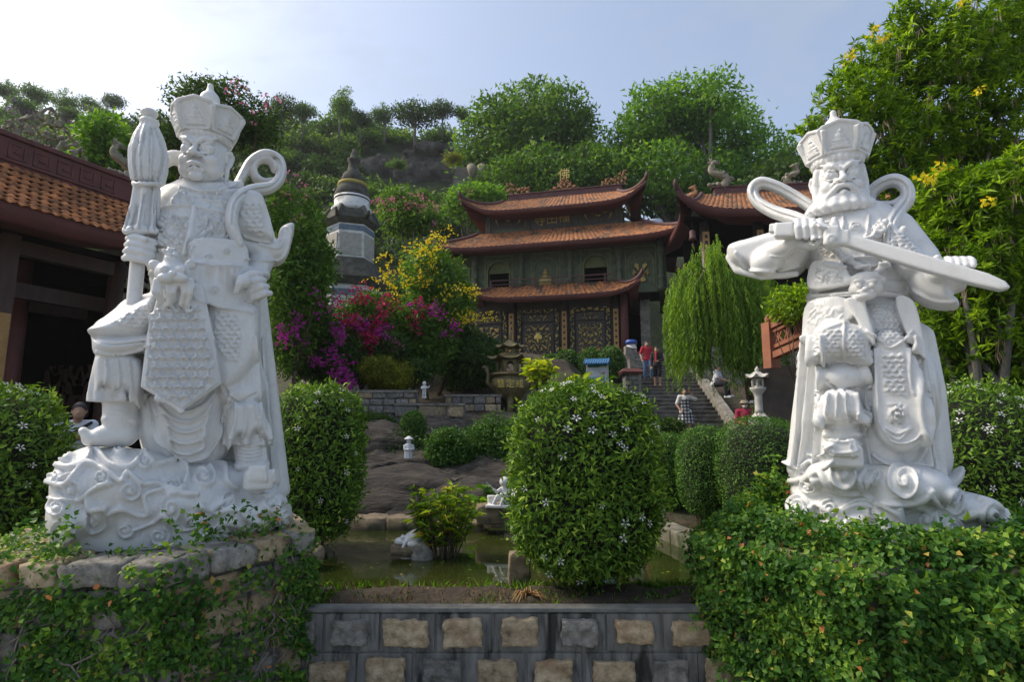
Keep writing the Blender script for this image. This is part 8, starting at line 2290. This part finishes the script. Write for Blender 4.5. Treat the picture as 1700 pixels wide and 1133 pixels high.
# notice board with a small blue roof
nb_ = at(992, 640, 19.0); nbs = mpp(992, 620, 19.0)
nbd = thing('notice_board', 'small notice board with a bright blue roof beside the stairs', 'sign', (nb_.x, nb_.y, nb_.z - .4), math.radians(-16))
zn = lambda py: at(992, py, 19.0).z - nb_.z + .4
WPOST = surf('pale_grey_paint', [(.3, (.45, .48, .52)), (.7, (.6, .63, .66))], rough=.5, bump=.05)
BLUE = surf('blue_sheet_roof', [(.3, (.03, .14, .30)), (.7, (.06, .22, .42))], scale=3, rough=.45, bump=.1)
for s in (-1, 1): MB().b2((s * 17 * nbs - .03, -.03, -.6), (s * 17 * nbs + .03, .03, zn(605))).build('post', WPOST, nbd)
MB().b2((-16 * nbs, -.02, zn(638)), (16 * nbs, .02, zn(610))).build('panel', surf('pale_board', [(.3, (.52, .55, .62)), (.7, (.62, .66, .72))], rough=.5, bump=0), nbd)
rgb_ = random.Random(3)
REDP = surf('red_print', [(.3, (.45, .03, .04)), (.7, (.6, .06, .08))], rough=.6, bump=0); TEALP = surf('teal_print', [(.3, (.03, .25, .28)), (.7, (.05, .38, .4))], rough=.6, bump=0); PINKP = surf('pink_print', [(.3, (.6, .12, .3)), (.7, (.7, .2, .4))], rough=.6, bump=0)
for i in range(6): MB().ball(((-11 + i * 4.4) * nbs, -.022, zn(628)), (.03, .006, .05)).b2(((-12.2 + i * 4.4) * nbs, -.026, zn(634)), ((-9.8 + i * 4.4) * nbs, -.021, zn(629))).build('printed_figure', TEALP, nbd)
MB().b2((-13 * nbs, -.025, zn(638)), (13 * nbs, -.021, zn(635))).build('printed_band', REDP, nbd)
for s in (-1, 1): MB().ball((s * 11 * nbs, -.022, zn(620)), (.05, .006, .05)).build('printed_disc', PINKP, nbd)
V = [(-21 * nbs, -.28, zn(605)), (21 * nbs, -.28, zn(605)), (21 * nbs, 0, zn(596)), (-21 * nbs, 0, zn(596)), (21 * nbs, .28, zn(605)), (-21 * nbs, .28, zn(605))]
o = mesh_py('roof', V, [(0, 1, 2, 3), (3, 2, 4, 5)], BLUE, nbd); o.modifiers.new('s', 'SOLIDIFY').thickness = .04
for i in range(11):
    x = (-20 + i * 4) * nbs; MB().tube([(x, -.29, zn(605) + .01), (x, 0, zn(596) + .01)], .015, 5).build('roof_rib', BLUE, nbd)

# white stone lantern
LN = 14.0; ls = mpp(1262, 650, LN); l0 = at(1262, 700, LN)
lan = thing('stone_lantern', 'white carved stone lantern beside the stairs and the hedge mounds', 'lantern', (l0.x, l0.y, l0.z))
zl = lambda py: at(1262, py, LN).z - l0.z
LSTONE = surf('pale_carved_stone', [(.3, (.38, .37, .34)), (.7, (.58, .57, .53))], scale=6, rough=.85, bump=.4, bscale=30)
MB().lathe([(20 * ls, zl(720)), (20 * ls, zl(698)), (18 * ls, zl(696)), (12 * ls, zl(690)), (8 * ls, zl(686))], n=6, smooth=False).build('base', LSTONE, lan)
MB().lathe([(8 * ls, zl(687)), (7 * ls, zl(680)), (6.5 * ls, zl(660)), (8 * ls, zl(654)), (11 * ls, zl(650)), (13 * ls, zl(646)), (13 * ls, zl(644))], n=16).build('column', LSTONE, lan)
m = MB()
for k in range(6):
    a = PI / 3 * k; m.tube([(9 * ls * math.cos(a), 9 * ls * math.sin(a), zl(644)), (9 * ls * math.cos(a), 9 * ls * math.sin(a), zl(630))], 1.8 * ls, 6)
m.lathe([(8 * ls, zl(644)), (8 * ls, zl(641))], n=6, smooth=False); m.lathe([(8.5 * ls, zl(632)), (8.5 * ls, zl(629))], n=6, smooth=False); m.lathe([(4 * ls, zl(643)), (4 * ls, zl(630))], n=6, smooth=False)
m.build('light_box', LSTONE, lan)
_keep = cen; cen = lan; _b = BRZ; BRZ = LSTONE
hexroof(19 * ls, 4 * ls, zl(628), zl(619), .10, 'roof')
BRZ = _b; cen = _keep
MB().lathe([(4 * ls, zl(620)), (3 * ls, zl(617)), (4 * ls, zl(614)), (1 * ls, zl(609))], n=12).build('finial', LSTONE, lan)

# terracotta balustrades
TERB = surf('terracotta_paint', [(.3, (.24, .085, .045)), (.7, (.36, .14, .075))], scale=3, rough=.75, bump=.15, bscale=20)
def balustrade(label, pts, Y0, Y1, hpx, seed):
    (x0, y0), (x1, y1) = pts
    a = at(x0, y0, Y0); b = at(x1, y1, Y1); h = hpx * mpp(x0, y0, Y0)
    g = thing('terracotta_balustrade', label, 'balustrade', tuple(a), math.atan2(b.y - a.y, b.x - a.x))
    L = math.hypot(b.x - a.x, b.y - a.y); sl = (b.z - a.z) / L
    def bar(u0, w0, u1, w1, t, nm, d=.05):
        V = []
        n = Vector((u1 - u0, 0, (w1 + sl * u1) - (w0 + sl * u0))); n.normalize(); p = Vector((-n.z, 0, n.x)) * t / 2
        for u, w in ((u0, w0), (u1, w1)):
            c = Vector((u, 0, w + sl * u))
            for q in (p, -p):
                for y in (-d, d): V.append(c + q + Vector((0, y, 0)))
        return MB().add(V, [(0, 1, 3, 2), (4, 6, 7, 5), (0, 4, 5, 1), (2, 3, 7, 6), (0, 2, 6, 4), (1, 5, 7, 3)]).build(nm, TERB, g)
    bar(-.1, 0, L + .1, 0, .12, 'top_rail', .10); bar(0, -h * .22, L, -h * .22, .06, 'rail', .06); bar(0, -h * .82, L, -h * .82, .08, 'rail', .06); bar(0, -h * 1.15, L, -h * 1.15, .14, 'plinth', .10)
    n = max(int(L / .26), 2); st_ = L / n
    for i in range(n):
        u = i * st_; z0, z1 = -h * .80, -h * .24; zm = (z0 + z1) / 2
        bar(u, z0, u, z1, .03, 'lattice_bar', .03); bar(u + st_ * .5, z0, u + st_ * .1, zm, .025, 'lattice_bar', .025); bar(u + st_ * .5, z1, u + st_ * .1, zm, .025, 'lattice_bar', .025)
        bar(u + st_ * .5, z0, u + st_ * .9, zm, .025, 'lattice_bar', .025); bar(u + st_ * .5, z1, u + st_ * .9, zm, .025, 'lattice_bar', .025)
    for u in (0, L):
        MB().b2((u - .12, -.14, -h * 1.6 + sl * u), (u + .12, .14, .12 + sl * u)).ball((u, 0, .2 + sl * u), .11).build('post', TERB, g)
    return g
balustrade('terracotta lattice balustrade rising behind the sword guardian skirt', [(1278, 545), (1372, 498)], 13.0, 11.5, 42, 1)
balustrade('terracotta fretwork balustrade above the flowering bush at the right edge', [(1585, 612), (1760, 680)], 9.6, 8.2, 52, 2)
tb_ = at(1330, 600, 13.6); tbw = thing('terrace_wall', 'dark terrace wall below the lattice balustrade', 'wall', (tb_.x, tb_.y, 0), math.radians(-20))
MB().b2((-.9, 0, .2), (4.5, .3, tb_.z - .1)).build('wall_face', DARKW, tbw)

# cliff and concrete block on the hill
def cliff():
    c = hill_at(690, 300) or at(690, 300, 46)
    S = Sculpt((c.x - 10, c.y - 6, c.z - 6), (c.x + 10, c.y + 6, c.z + 6), .22)
    for x, y, w, h in ((640, 290, 50, 26), (690, 298, 60, 32), (740, 296, 55, 30), (780, 306, 45, 30), (610, 300, 40, 25), (715, 262, 45, 14)):
        q = at(x, y, c.y + 1.6); s = mpp(x, y, c.y); S.ell(q, (w * s, 2.4, h * s), .6)
    v, q = S.mesh(); n = vnormals(v, q); v = v + n * (noise_disp(v, .22, .9, 2) + noise_disp(v, .16, 2.3, 5))[:, None]
    o = mesh_np('cliff_rock', v - np.array(c), q, CLIFF, None, True, loc=c)
    return tag(o, 'bare dark rock face on the hillside above the stupa', 'rock')
cliff()
cbk = hill_at(782, 296) or at(782, 296, 46)
cy_ = min(cbk.y, 44.0) - 1.6
q0 = at(782, 308, cy_); ss = mpp(782, 300, cy_)
ck = thing('concrete_block', 'grey concrete bunker block on the hillside left of the big round tree', 'block', tuple(q0))
CONC = surf('hill_concrete', [(.3, (.10, .10, .09)), (.7, (.24, .23, .21))], scale=1.2, rough=.95, bump=.6, bscale=4)
MB().add([(-33 * ss, 0, -1), (27 * ss, 0, -1), (30 * ss, 2, -1), (-33 * ss, 2, -1), (-26 * ss, .2, 34 * ss), (28 * ss, .2, 34 * ss), (28 * ss, 2, 34 * ss), (-26 * ss, 2, 34 * ss)], [(0, 1, 5, 4), (1, 2, 6, 5), (2, 3, 7, 6), (3, 0, 4, 7), (4, 5, 6, 7), (0, 3, 2, 1)]).build('block_body', CONC, ck)
for x in (0, 17): MB().tube([(x * ss, -.1, 33 * ss), ((x + 2) * ss, -.25, 20 * ss), ((x + 1) * ss, -.15, 10 * ss)], [.35, .3, .1], 8).build('lime_streak', GREYST, ck)

# low stone lion and potted pedestal by the side hall
lp_ = at(22, 640, 8.4); li = thing('stone_lion', 'weathered grey stone lion seated in the side hall', 'statue', (lp_.x, lp_.y, .35))
S = Sculpt((-.5, -.5, 0), (.5, .5, 1.6), .02); hz = at(22, 590, 8.4).z - .35
S.box((0, 0, .25), (.36, .36, .25), .03); S.ell((0, .08, hz * .55), (.24, .28, .42), .08); S.ell((.06, -.12, hz * .92), (.22, .2, .22), .05)
for s in (-1, 1): S.chain([(s * .14, -.15, hz * .7), (s * .15, -.2, .5)], [.08, .08], .03); S.ell((s * .15, -.26, .54), (.09, .12, .06), .02); S.ell((.06 + s * .14, -.12, hz * 1.07), (.06, .04, .07), .02)
for i in range(26):
    a = i * 2.4; S.ell((.06 + .2 * math.cos(a), -.04 + .1 * math.sin(a * 1.7), hz * .9 + .2 * math.sin(a)), .07, .01)
S.ell((.1, -.3, hz * .88), (.11, .1, .08), .03)
v, q = S.mesh(); mesh_np('lion_body', v, q, GREYST, li, True)
# ------------------------------------------------------------------ small garden figures (white stone)
def small_fig(name, label, px, pb, pt, Y, build, rz=0.0, h=.015, cat='statue'):
    c = at(px, pb, Y); H = at(px, pt, Y).z - c.z
    g = thing(name, label, cat, tuple(c), rz)
    S = Sculpt((-.62 * H, -.6 * H, -.06 * H), (.62 * H, .6 * H, 1.06 * H), H * h)
    build(S, H); v, q = S.mesh(); v = smooth_mesh(v, q, 1, .3)
    mesh_np('carved_body', v, q, MARBLE, g, True)
    return g, H
def f_hat(S, H):
    S.loft([(0, 0, 0, .20 * H, .17 * H), (0, 0, .3 * H, .19 * H, .16 * H), (0, 0, .52 * H, .20 * H, .15 * H), (0, 0, .66 * H, .13 * H, .10 * H)], .02 * H, (6, .012 * H, .004 * H, 0))
    S.ell((0, -.01 * H, .77 * H), (.105 * H, .11 * H, .12 * H), .02 * H); S.ell((0, -.11 * H, .76 * H), .022 * H, .01 * H)
    S.loft([(0, 0, .84 * H, .24 * H, .24 * H), (0, 0, .87 * H, .21 * H, .21 * H), (0, 0, .99 * H, .03 * H, .03 * H)], .01 * H)
    for s in (-1, 1): S.chain([(s * .19 * H, 0, .56 * H), (s * .20 * H, -.08 * H, .40 * H), (s * .06 * H, -.19 * H, .40 * H)], [.06 * H, .055 * H, .04 * H], .02 * H)
small_fig('child_figure', 'white stone child figure in a broad hat among the low shrubs on the rock slope', 678, 762, 724, 10.9, f_hat, .5)
def f_boy(S, H):
    for s in (-1, 1): S.chain([(s * .07 * H, 0, .03 * H), (s * .06 * H, 0, .3 * H), (s * .05 * H, 0, .45 * H)], [.05 * H, .055 * H, .07 * H], .02 * H); S.ell((s * .07 * H, -.04 * H, .02 * H), (.045 * H, .08 * H, .03 * H), .01 * H)
    S.ell((0, 0, .55 * H), (.14 * H, .11 * H, .17 * H), .03 * H); S.ell((0, -.01 * H, .82 * H), (.115 * H, .12 * H, .13 * H), .02 * H); S.ell((0, -.12 * H, .81 * H), .02 * H, .01 * H)
    S.chain([(.13 * H, 0, .62 * H), (.22 * H, -.08 * H, .55 * H), (.30 * H, -.12 * H, .66 * H)], [.045 * H, .04 * H, .035 * H], .02 * H)
    S.chain([(-.13 * H, 0, .62 * H), (-.18 * H, -.1 * H, .52 * H), (-.05 * H, -.17 * H, .52 * H)], [.045 * H, .04 * H, .035 * H], .02 * H)
    S.loft([(0, 0, -.06 * H, .18 * H, .16 * H), (0, 0, .0, .16 * H, .14 * H)], .01 * H)
small_fig('child_figure', 'small white stone boy standing with raised arm above the block walls', 704, 660, 632, 14.9, f_boy, .2)
def f_fish(S, H):
    S.box((0, 0, .04 * H), (.45 * H, .34 * H, .05 * H), .02 * H)
    S.ell((.12 * H, .05 * H, .34 * H), (.17 * H, .15 * H, .24 * H), .03 * H); S.ell((.12 * H, -.02 * H, .80 * H), (.17 * H, .17 * H, .17 * H), .03 * H); S.ell((.08 * H, -.17 * H, .78 * H), .03 * H, .01 * H)
    S.ell((.12 * H, .03 * H, .55 * H), (.13 * H, .11 * H, .16 * H), .03 * H)
    S.chain([(.1 * H, -.02 * H, .18 * H), (-.08 * H, -.2 * H, .34 * H), (-.2 * H, -.24 * H, .1 * H)], [.09 * H, .075 * H, .055 * H], .02 * H); S.chain([(.18 * H, -.02 * H, .18 * H), (.14 * H, -.26 * H, .28 * H), (.06 * H, -.28 * H, .1 * H)], [.09 * H, .075 * H, .055 * H], .02 * H)
    S.chain([(.0 * H, .0, .58 * H), (-.12 * H, -.14 * H, .48 * H), (-.2 * H, -.18 * H, .56 * H)], [.055 * H, .05 * H, .04 * H], .02 * H); S.chain([(.25 * H, 0, .58 * H), (.24 * H, -.16 * H, .42 * H), (.05 * H, -.24 * H, .42 * H)], [.055 * H, .05 * H, .04 * H], .02 * H)
    S.loft([(-.33 * H, 0, .06 * H, .12 * H, .12 * H), (-.33 * H, 0, .35 * H, .14 * H, .14 * H)], .01 * H); S.chain([(-.2 * H, -.18 * H, .56 * H), (-.42 * H, -.3 * H, .8 * H)], [.018 * H, .014 * H], .005 * H)
small_fig('child_figure', 'white stone boy figure seated with a basket on the pond-edge stone', 832, 842, 790, 7.9, f_fish, -.2)
def f_toad(S, H):
    S.ell((.25 * H, 0, .42 * H), (.62 * H, .42 * H, .36 * H), .05 * H, rot_y(-.5)); S.ell((-.38 * H, 0, .26 * H), (.34 * H, .34 * H, .2 * H), .06 * H)
    for s in (-1, 1):
        S.ell((-.3 * H, s * .2 * H, .46 * H), (.1 * H, .09 * H, .1 * H), .03 * H); S.chain([(-.1 * H, s * .32 * H, .3 * H), (-.25 * H, s * .44 * H, .06 * H)], [.1 * H, .08 * H], .03 * H); S.ell((.25 * H, s * .38 * H, .16 * H), (.3 * H, .14 * H, .16 * H), .03 * H)
    S.chain([(-.68 * H, -.2 * H, .2 * H), (-.7 * H, 0, .2 * H), (-.68 * H, .2 * H, .2 * H)], .02 * H, .01 * H, True)
def rot_y(a): return np.array([[math.cos(a), 0, math.sin(a)], [0, 1, 0], [-math.sin(a), 0, math.cos(a)]])
_tc = at(678, 908, 6.55); _th = at(678, 874, 6.55).z - _tc.z
tg = thing('toad_figure', 'white stone toad sitting on a flat stone in the pond', 'statue', tuple(_tc), .15)
S = Sculpt((-1.0 * _th, -.8 * _th, -.1 * _th), (1.1 * _th, .8 * _th, 1.2 * _th), .009); f_toad(S, _th); v, q = S.mesh()
mesh_np('carved_body', smooth_mesh(v, q, 1, .3), q, MARBLE, tg, True)

# ------------------------------------------------------------------ people
SKIN = surf('skin', [(.3, (.36, .20, .13)), (.7, (.46, .27, .18))], scale=10, rough=.6, bump=.05)
HAIR = surf('black_hair', [(.3, (.010, .008, .007)), (.7, (.025, .02, .018))], scale=30, rough=.5, bump=.3, stretch=(4, 4, 1))
def cloth(name, c, d=.7): return surf(name, [(.3, tuple(x * d for x in c)), (.7, c)], scale=9, rough=.9, bump=.25, bscale=25)
def plaid(name):
    m, nt, out = _newmat(name); tc = nt.nodes.new('ShaderNodeTexCoord'); b = nt.nodes.new('ShaderNodeBsdfPrincipled'); b.inputs['Roughness'].default_value = .9
    sp_ = nt.nodes.new('ShaderNodeSeparateXYZ'); nt.links.new(tc.outputs['Object'], sp_.inputs[0]); fs = []
    for ax in ('X', 'Z'):
        mm = nt.nodes.new('ShaderNodeMath'); mm.operation = 'MULTIPLY'; mm.inputs[1].default_value = 9.0; nt.links.new(sp_.outputs[ax], mm.inputs[0])
        fr = nt.nodes.new('ShaderNodeMath'); fr.operation = 'FRACT'; nt.links.new(mm.outputs[0], fr.inputs[0]); gt = nt.nodes.new('ShaderNodeMath'); gt.operation = 'GREATER_THAN'; gt.inputs[1].default_value = .5; nt.links.new(fr.outputs[0], gt.inputs[0]); fs.append(gt.outputs[0])
    ad = nt.nodes.new('ShaderNodeMath'); ad.operation = 'ADD'; nt.links.new(fs[0], ad.inputs[0]); nt.links.new(fs[1], ad.inputs[1]); h = nt.nodes.new('ShaderNodeMath'); h.operation = 'MULTIPLY'; h.inputs[1].default_value = .5; nt.links.new(ad.outputs[0], h.inputs[0])
    r = _ramp(nt, h.outputs[0], [(.1, (.02, .025, .045)), (.5, (.13, .14, .17)), (.9, (.62, .62, .62))]); nt.links.new(r.outputs['Color'], b.inputs['Base Color']); nt.links.new(b.outputs['BSDF'], out.inputs['Surface']); return m
STAND = dict(pel=(0, 0, .92), che=(0, 0, 1.28), nek=(0, .01, 1.42), hed=(0, -.01, 1.55), sL=(-.17, 0, 1.37), sR=(.17, 0, 1.37), eL=(-.22, .02, 1.10), eR=(.22, .02, 1.10), hL=(-.22, -.06, .86), hR=(.22, -.06, .86),
             pL=(-.09, 0, .88), pR=(.09, 0, .88), kL=(-.10, -.02, .48), kR=(.10, -.02, .48), aL=(-.10, .02, .08), aR=(.10, .02, .08))
def person(label, loc, rz, J, wear, scale=1.0, hair='short', yaw=0.0, extra=None):
    """wear: list of (part name, material, kind) with kind in shirt, trousers, dress, skirt, shoes, hat, mask"""
    j = dict(STAND); j.update(J); j = {k: np.array(v, float) for k, v in j.items()}
    g = thing('person', label, 'person', loc, rz); g.scale = (scale,) * 3
    A = np.array(list(j.values())); lo, hi = A.min(0) - .24, A.max(0) + .24
    fwd = np.array([math.sin(yaw), -math.cos(yaw), 0]); sd = np.array([math.cos(yaw), math.sin(yaw), 0])
    def torso(S, e=0.0, k=.03, z0=None):
        S.chain([j['pel'], (j['pel'] + j['che']) / 2, j['che']], [.125 + e, .118 + e, .135 + e], k, ys=.75); S.chain([j['sL'], j['sR']], [.058 + e] * 2, k)
        S.chain([j['pL'], j['pR']], [.095 + e] * 2, k)
    def arm(S, s, e=0.0, part=1.0):
        a, b, c = j['s' + s], j['e' + s], j['h' + s]
        if part <= .5: S.chain([a, a + (b - a) * part * 2], [.056 + e, .050 + e], .02)
        else: S.chain([a, b, b + (c - b) * (part - .5) * 2], [.054 + e, .043 + e, .03 + e], .02)
    def leg(S, s, e=0.0, part=1.0):
        a, b, c = j['p' + s], j['k' + s], j['a' + s]
        S.chain([a, b, b + (c - b) * part], [.088 + e, .062 + e, .062 + e + (.040 - .062) * part], .02)
    S = Sculpt(lo, hi, .0145)
    torso(S); hd = j['hed']
    S.chain([j['nek'] - np.array([0, 0, .05]), hd - np.array([0, 0, .06])], [.055, .05], .02)
    S.ell(hd, (.078, .095, .112), .02); S.ell(hd + fwd * .055 - np.array([0, 0, .055]), (.052, .05, .05), .03)
    S.ell(hd + fwd * .103 - np.array([0, 0, .015]), .015, .012); S.chain([hd + fwd * .09 + np.array([0, 0, .02]), hd + fwd * .108 - np.array([0, 0, .02])], [.010, .013], .012)
    S.chain([hd + fwd * .094 - np.array([0, 0, .052]) - sd * .02, hd + fwd * .094 - np.array([0, 0, .052]) + sd * .02], .008, .006)
    for s in (-1, 1):
        S.ell(hd + sd * s * .079, (.016, .022, .03), .01); S.ell(hd + fwd * .085 + sd * s * .032 + np.array([0, 0, .015]), .014, .008, cut=True)
    for s, n in ((-1, 'L'), (1, 'R')):
        arm(S, n); leg(S, n)
        h = j['h' + n]; d = unit((h - j['e' + n])[None])[0]; side = unit(np.cross(d, [0, 1, .2])[None])[0]
        S.ell(h + d * .04, (.032, .032, .045), .015)
        for f in range(4): S.chain([h + d * .07 + side * (f - 1.5) * .018, h + d * (.115 + .008 * (f in (1, 2))) + side * (f - 1.5) * .02 + fwd * .015, h + d * .135 + fwd * .04 + side * (f - 1.5) * .018], [.011, .010, .008], .004)
        S.chain([h + d * .03 + side * .03, h + d * .075 + side * .052 + fwd * .02], [.013, .010], .006)
        a = j['a' + n]; S.chain([a + np.array([0, .03, -.04]), a + fwd * .14 + np.array([0, 0, -.05])], [.04, .032], .02)
    v, q = S.mesh(); body = mesh_np('body', smooth_mesh(v, q, 1, .3), q, SKIN, g, True)
    for nm, mt, kd in wear:
        S = Sculpt(lo, hi, .016)
        if kd in ('shirt', 'longshirt'):
            torso(S, .02); [arm(S, n, .018, .42 if kd == 'shirt' else .96) for n in 'LR']; S.chain([j['nek'] - np.array([0, 0, .03])] * 2, .068, .02)
            S.ell(hd, (.10, .12, .125), 0, cut=True)
        elif kd == 'trousers':
            S.chain([j['pel'] + np.array([0, 0, .06]), j['pel']], .135, .03, ys=.78); [leg(S, n, .018, .93) for n in 'LR']
        elif kd == 'shorts':
            S.chain([j['pel'] + np.array([0, 0, .06]), j['pel']], .135, .03, ys=.78); [leg(S, n, .022, .05) for n in 'LR']
        elif kd == 'dress':
            p, c = j['pel'], j['che']
            S.loft([(p[0], p[1], .50, .27, .23), (p[0], p[1], .72, .22, .18), (p[0], p[1], .95, .165, .135), (c[0], c[1], 1.10, .145, .115), (c[0], c[1], 1.28, .155, .125), (c[0], c[1], 1.36, .10, .09)], .02, (9, .02, .0, .5))
            for s in (-1, 1): S.chain([c + np.array([s * .09, -.06, .06]), c + np.array([s * .10, .0, .14]), c + np.array([s * .09, .08, .06])], .024, .02)
        elif kd == 'shoes':
            for n in 'LR':
                a = j['a' + n]; S.chain([a + np.array([0, .035, -.04]), a + fwd * .15 + np.array([0, 0, -.052])], [.048, .04], .02)
        elif kd == 'hat':
            S.loft([(hd[0], hd[1], hd[2] + .045, .16, .16), (hd[0], hd[1], hd[2] + .065, .11, .115), (hd[0], hd[1], hd[2] + .13, .085, .095)], .01)
        elif kd == 'mask': S.ell(hd + fwd * .06 - np.array([0, 0, .04]), (.062, .055, .052), .01)
        elif kd == 'scarf':
            S.chain([j['nek'] + np.array([.1, .05, 0]), j['nek'] + fwd * .09, j['nek'] + np.array([-.1, .05, 0])], .04, .02); S.chain([j['nek'] + fwd * .1, j['che'] + fwd * .13, j['pel'] + fwd * .16 + np.array([0, 0, .1])], .045, .02)
        elif kd == 'strap': S.chain([j['sR'] + fwd * .09 + np.array([0, 0, .04]), j['che'] + fwd * .145, j['pel'] + fwd * .15 - sd * .12], .022, .01)
        elif kd == 'bag':
            b = j['pel'] + sd * .2 + np.array([0, 0, .1]); S.box(b, (.07, .11, .12), .03, .02)
        v, q = S.mesh()
        if len(v): mesh_np(nm, smooth_mesh(v, q, 1, .3), q, mt, g, True)
    S = Sculpt(lo, hi + np.array([0, 0, .05]), .013)
    S.ell(hd + np.array([0, .0, .03]) - fwd * .018, (.088, .103, .108), .01)
    if hair == 'long': S.chain([hd - fwd * .06, hd - fwd * .09 - np.array([0, 0, .2])], [.085, .06], .03)
    S.ell(hd + fwd * .10 - np.array([0, 0, .05]), (.085, .085, .10), .02, cut=True)
    v, q = S.mesh(); mesh_np('hair', v, q, HAIR, g, True)
    return g
def stair_z(y): return s0.z + max(0, math.floor((y - s0.y) / ST)) * SR
# woman in a checked dress
p = at(1135, 718, 19.6)
person('woman in a checked dress on the stairs, one hand raised to her head', (p.x, 19.3, stair_z(19.3)), -.15,
       dict(eR=(.36, -.04, 1.28), hR=(.20, -.06, 1.50), eL=(-.27, .02, 1.12), hL=(-.20, -.10, .96)), [('blouse', cloth('white_cotton', (.7, .7, .7), .85), 'shirt'), ('dress', plaid('checked_cotton'), 'dress'), ('shoes', cloth('dark_leather', (.05, .04, .04)), 'shoes')], 1.0, 'long')
p = at(1075, 628, 24.0)
person('man in a red shirt and jeans walking down the top of the stairs', (p.x, p.y, at(1075, 632, 24.0).z), .1, dict(kR=(.12, -.22, .52), aR=(.11, -.12, .12), hL=(-.26, -.10, .90), eL=(-.26, .05, 1.12)),
       [('shirt', cloth('red_jersey', (.50, .03, .05)), 'shirt'), ('jeans', cloth('blue_denim', (.10, .17, .30)), 'trousers'), ('shoes', cloth('brown_leather', (.08, .05, .03)), 'shoes')], 1.0)
p = at(1092, 640, 22.6)
person('woman in black with a red scarf beside the man in red', (p.x, p.y, at(1092, 642, 22.6).z), -.5, dict(hR=(.12, -.2, 1.05), eR=(.24, -.02, 1.1)),
       [('top', cloth('black_cotton', (.02, .02, .022)), 'longshirt'), ('shorts', cloth('black_cotton2', (.016, .016, .018)), 'shorts'), ('scarf', cloth('red_scarf', (.45, .03, .05)), 'scarf')], .95, 'long')
p = at(1186, 640, 21.6)
person('seated man in a white shirt and dark trousers on the stair parapet', (p.x, p.y, at(1186, 640, 21.6).z - .50), .9, dict(pel=(0, 0, .55), che=(0, -.12, .90), nek=(0, -.15, 1.03), hed=(0, -.2, 1.15), sL=(-.17, -.12, .99), sR=(.17, -.12, .99), eL=(-.22, -.2, .74), eR=(.22, -.2, .74), hL=(-.08, -.42, .66), hR=(.08, -.42, .66), pL=(-.09, 0, .52), pR=(.09, 0, .52), kL=(-.12, -.44, .54), kR=(.12, -.44, .54), aL=(-.12, -.46, .08), aR=(.12, -.50, .12)),
       [('shirt', cloth('white_shirt', (.62, .62, .64), .85), 'shirt'), ('trousers', cloth('black_trousers', (.02, .02, .024)), 'trousers'), ('shoes', cloth('white_sneakers', (.7, .7, .7), .9), 'shoes')], 1.0)
for i, (px, py, Y, lb, c1, c2) in enumerate([(1236, 676, 15.6, 'woman in a red jacket, tan sun hat and face mask behind the hedge mound', (.45, .03, .09), (.42, .36, .27)), (1251, 676, 16.0, 'person in a pale sun hat and face mask beside the stone lantern', (.5, .5, .55), (.6, .58, .55))]):
    p = at(px, py, Y)
    person(lb, (p.x, p.y, p.z - 1.50), -.2 - .3 * i, dict(hL=(-.12, -.22, 1.05), hR=(.12, -.22, 1.02)), [('jacket', cloth('jacket%d' % i, c1), 'longshirt'), ('trousers', cloth('slacks%d' % i, (.05, .05, .07)), 'trousers'), ('sun_hat', cloth('sunhat%d' % i, c2), 'hat'), ('face_mask', cloth('mask%d' % i, (.7, .72, .75), .9), 'mask'), ('shoes', cloth('shoe%d' % i, (.1, .1, .1)), 'shoes')], 1.0, 'long')
p = at(130, 684, 8.0)
pg = person('man in a white shirt looking down at a phone beside the side hall', (p.x, p.y, p.z - 1.56), .55, dict(hed=(.02, -.09, 1.56), nek=(0, -.03, 1.43), eL=(-.22, -.12, 1.14), eR=(.22, -.12, 1.14), hL=(-.06, -.36, 1.20), hR=(.08, -.36, 1.20)),
            [('shirt', cloth('white_tee', (.62, .64, .70), .85), 'shirt'), ('bag_strap', cloth('black_strap', (.02, .02, .02)), 'strap'), ('trousers', cloth('dark_slacks', (.03, .03, .035)), 'trousers'), ('shoes', cloth('dark_shoes', (.04, .04, .04)), 'shoes')], 1.0)
ph_ = thing('phone', 'dark phone held by the man beside the side hall', 'phone', tuple(pg.location), .55)
MB().box((.01, -.47, 1.22), (.075, .012, .15)).build('phone_body', BLACK, ph_, bevel=.004)
MB().box((.01, -.462, 1.22), (.066, .003, .135)).build('phone_screen', surf('dim_screen', [(.3, (.1, .12, .15)), (.7, (.14, .16, .2))], rough=.2, bump=0), ph_)
# small lamp box with a yellow cover at the right end of the low wall
lb_ = at(1240, 1062, WALL_Y - .03)
lbx = thing('lamp_box', 'dark lamp box with a yellow cover at the right end of the low wall', 'lamp', tuple(lb_))
MB().b2((-.10, -.08, -.14), (.10, .06, .12)).build('box_body', WPOST, lbx, bevel=.006); MB().b2((-.13, -.12, .12), (.13, .08, .15)).build('hood', BLACK, lbx); MB().b2((.0, -.10, -.05), (.10, -.081, .07)).build('yellow_cover', surf('yellow_plastic', [(.3, (.55, .5, .03)), (.7, (.65, .6, .05))], rough=.4, bump=0), lbx)

# ------------------------------------------------------------------ thin haze over the valley
def haze():
    m, nt, out = _newmat('thin_haze')
    v = nt.nodes.new('ShaderNodeVolumePrincipled')
    v.inputs['Color'].default_value = (0.86, 0.90, 0.96, 1); v.inputs['Density'].default_value = HAZE_D; v.inputs['Anisotropy'].default_value = 0.35
    nt.links.new(v.outputs['Volume'], out.inputs['Volume'])
    o = MB().b2((-460, -70, -4), (460, 640, 62)).build('haze', m)
    o['kind'] = 'stuff'; o['label'] = 'thin pale haze in the air over the garden and hill'
    m.volume_intersection_method if hasattr(m, 'volume_intersection_method') else None
    return o
HAZE_D = 0.00045
haze()
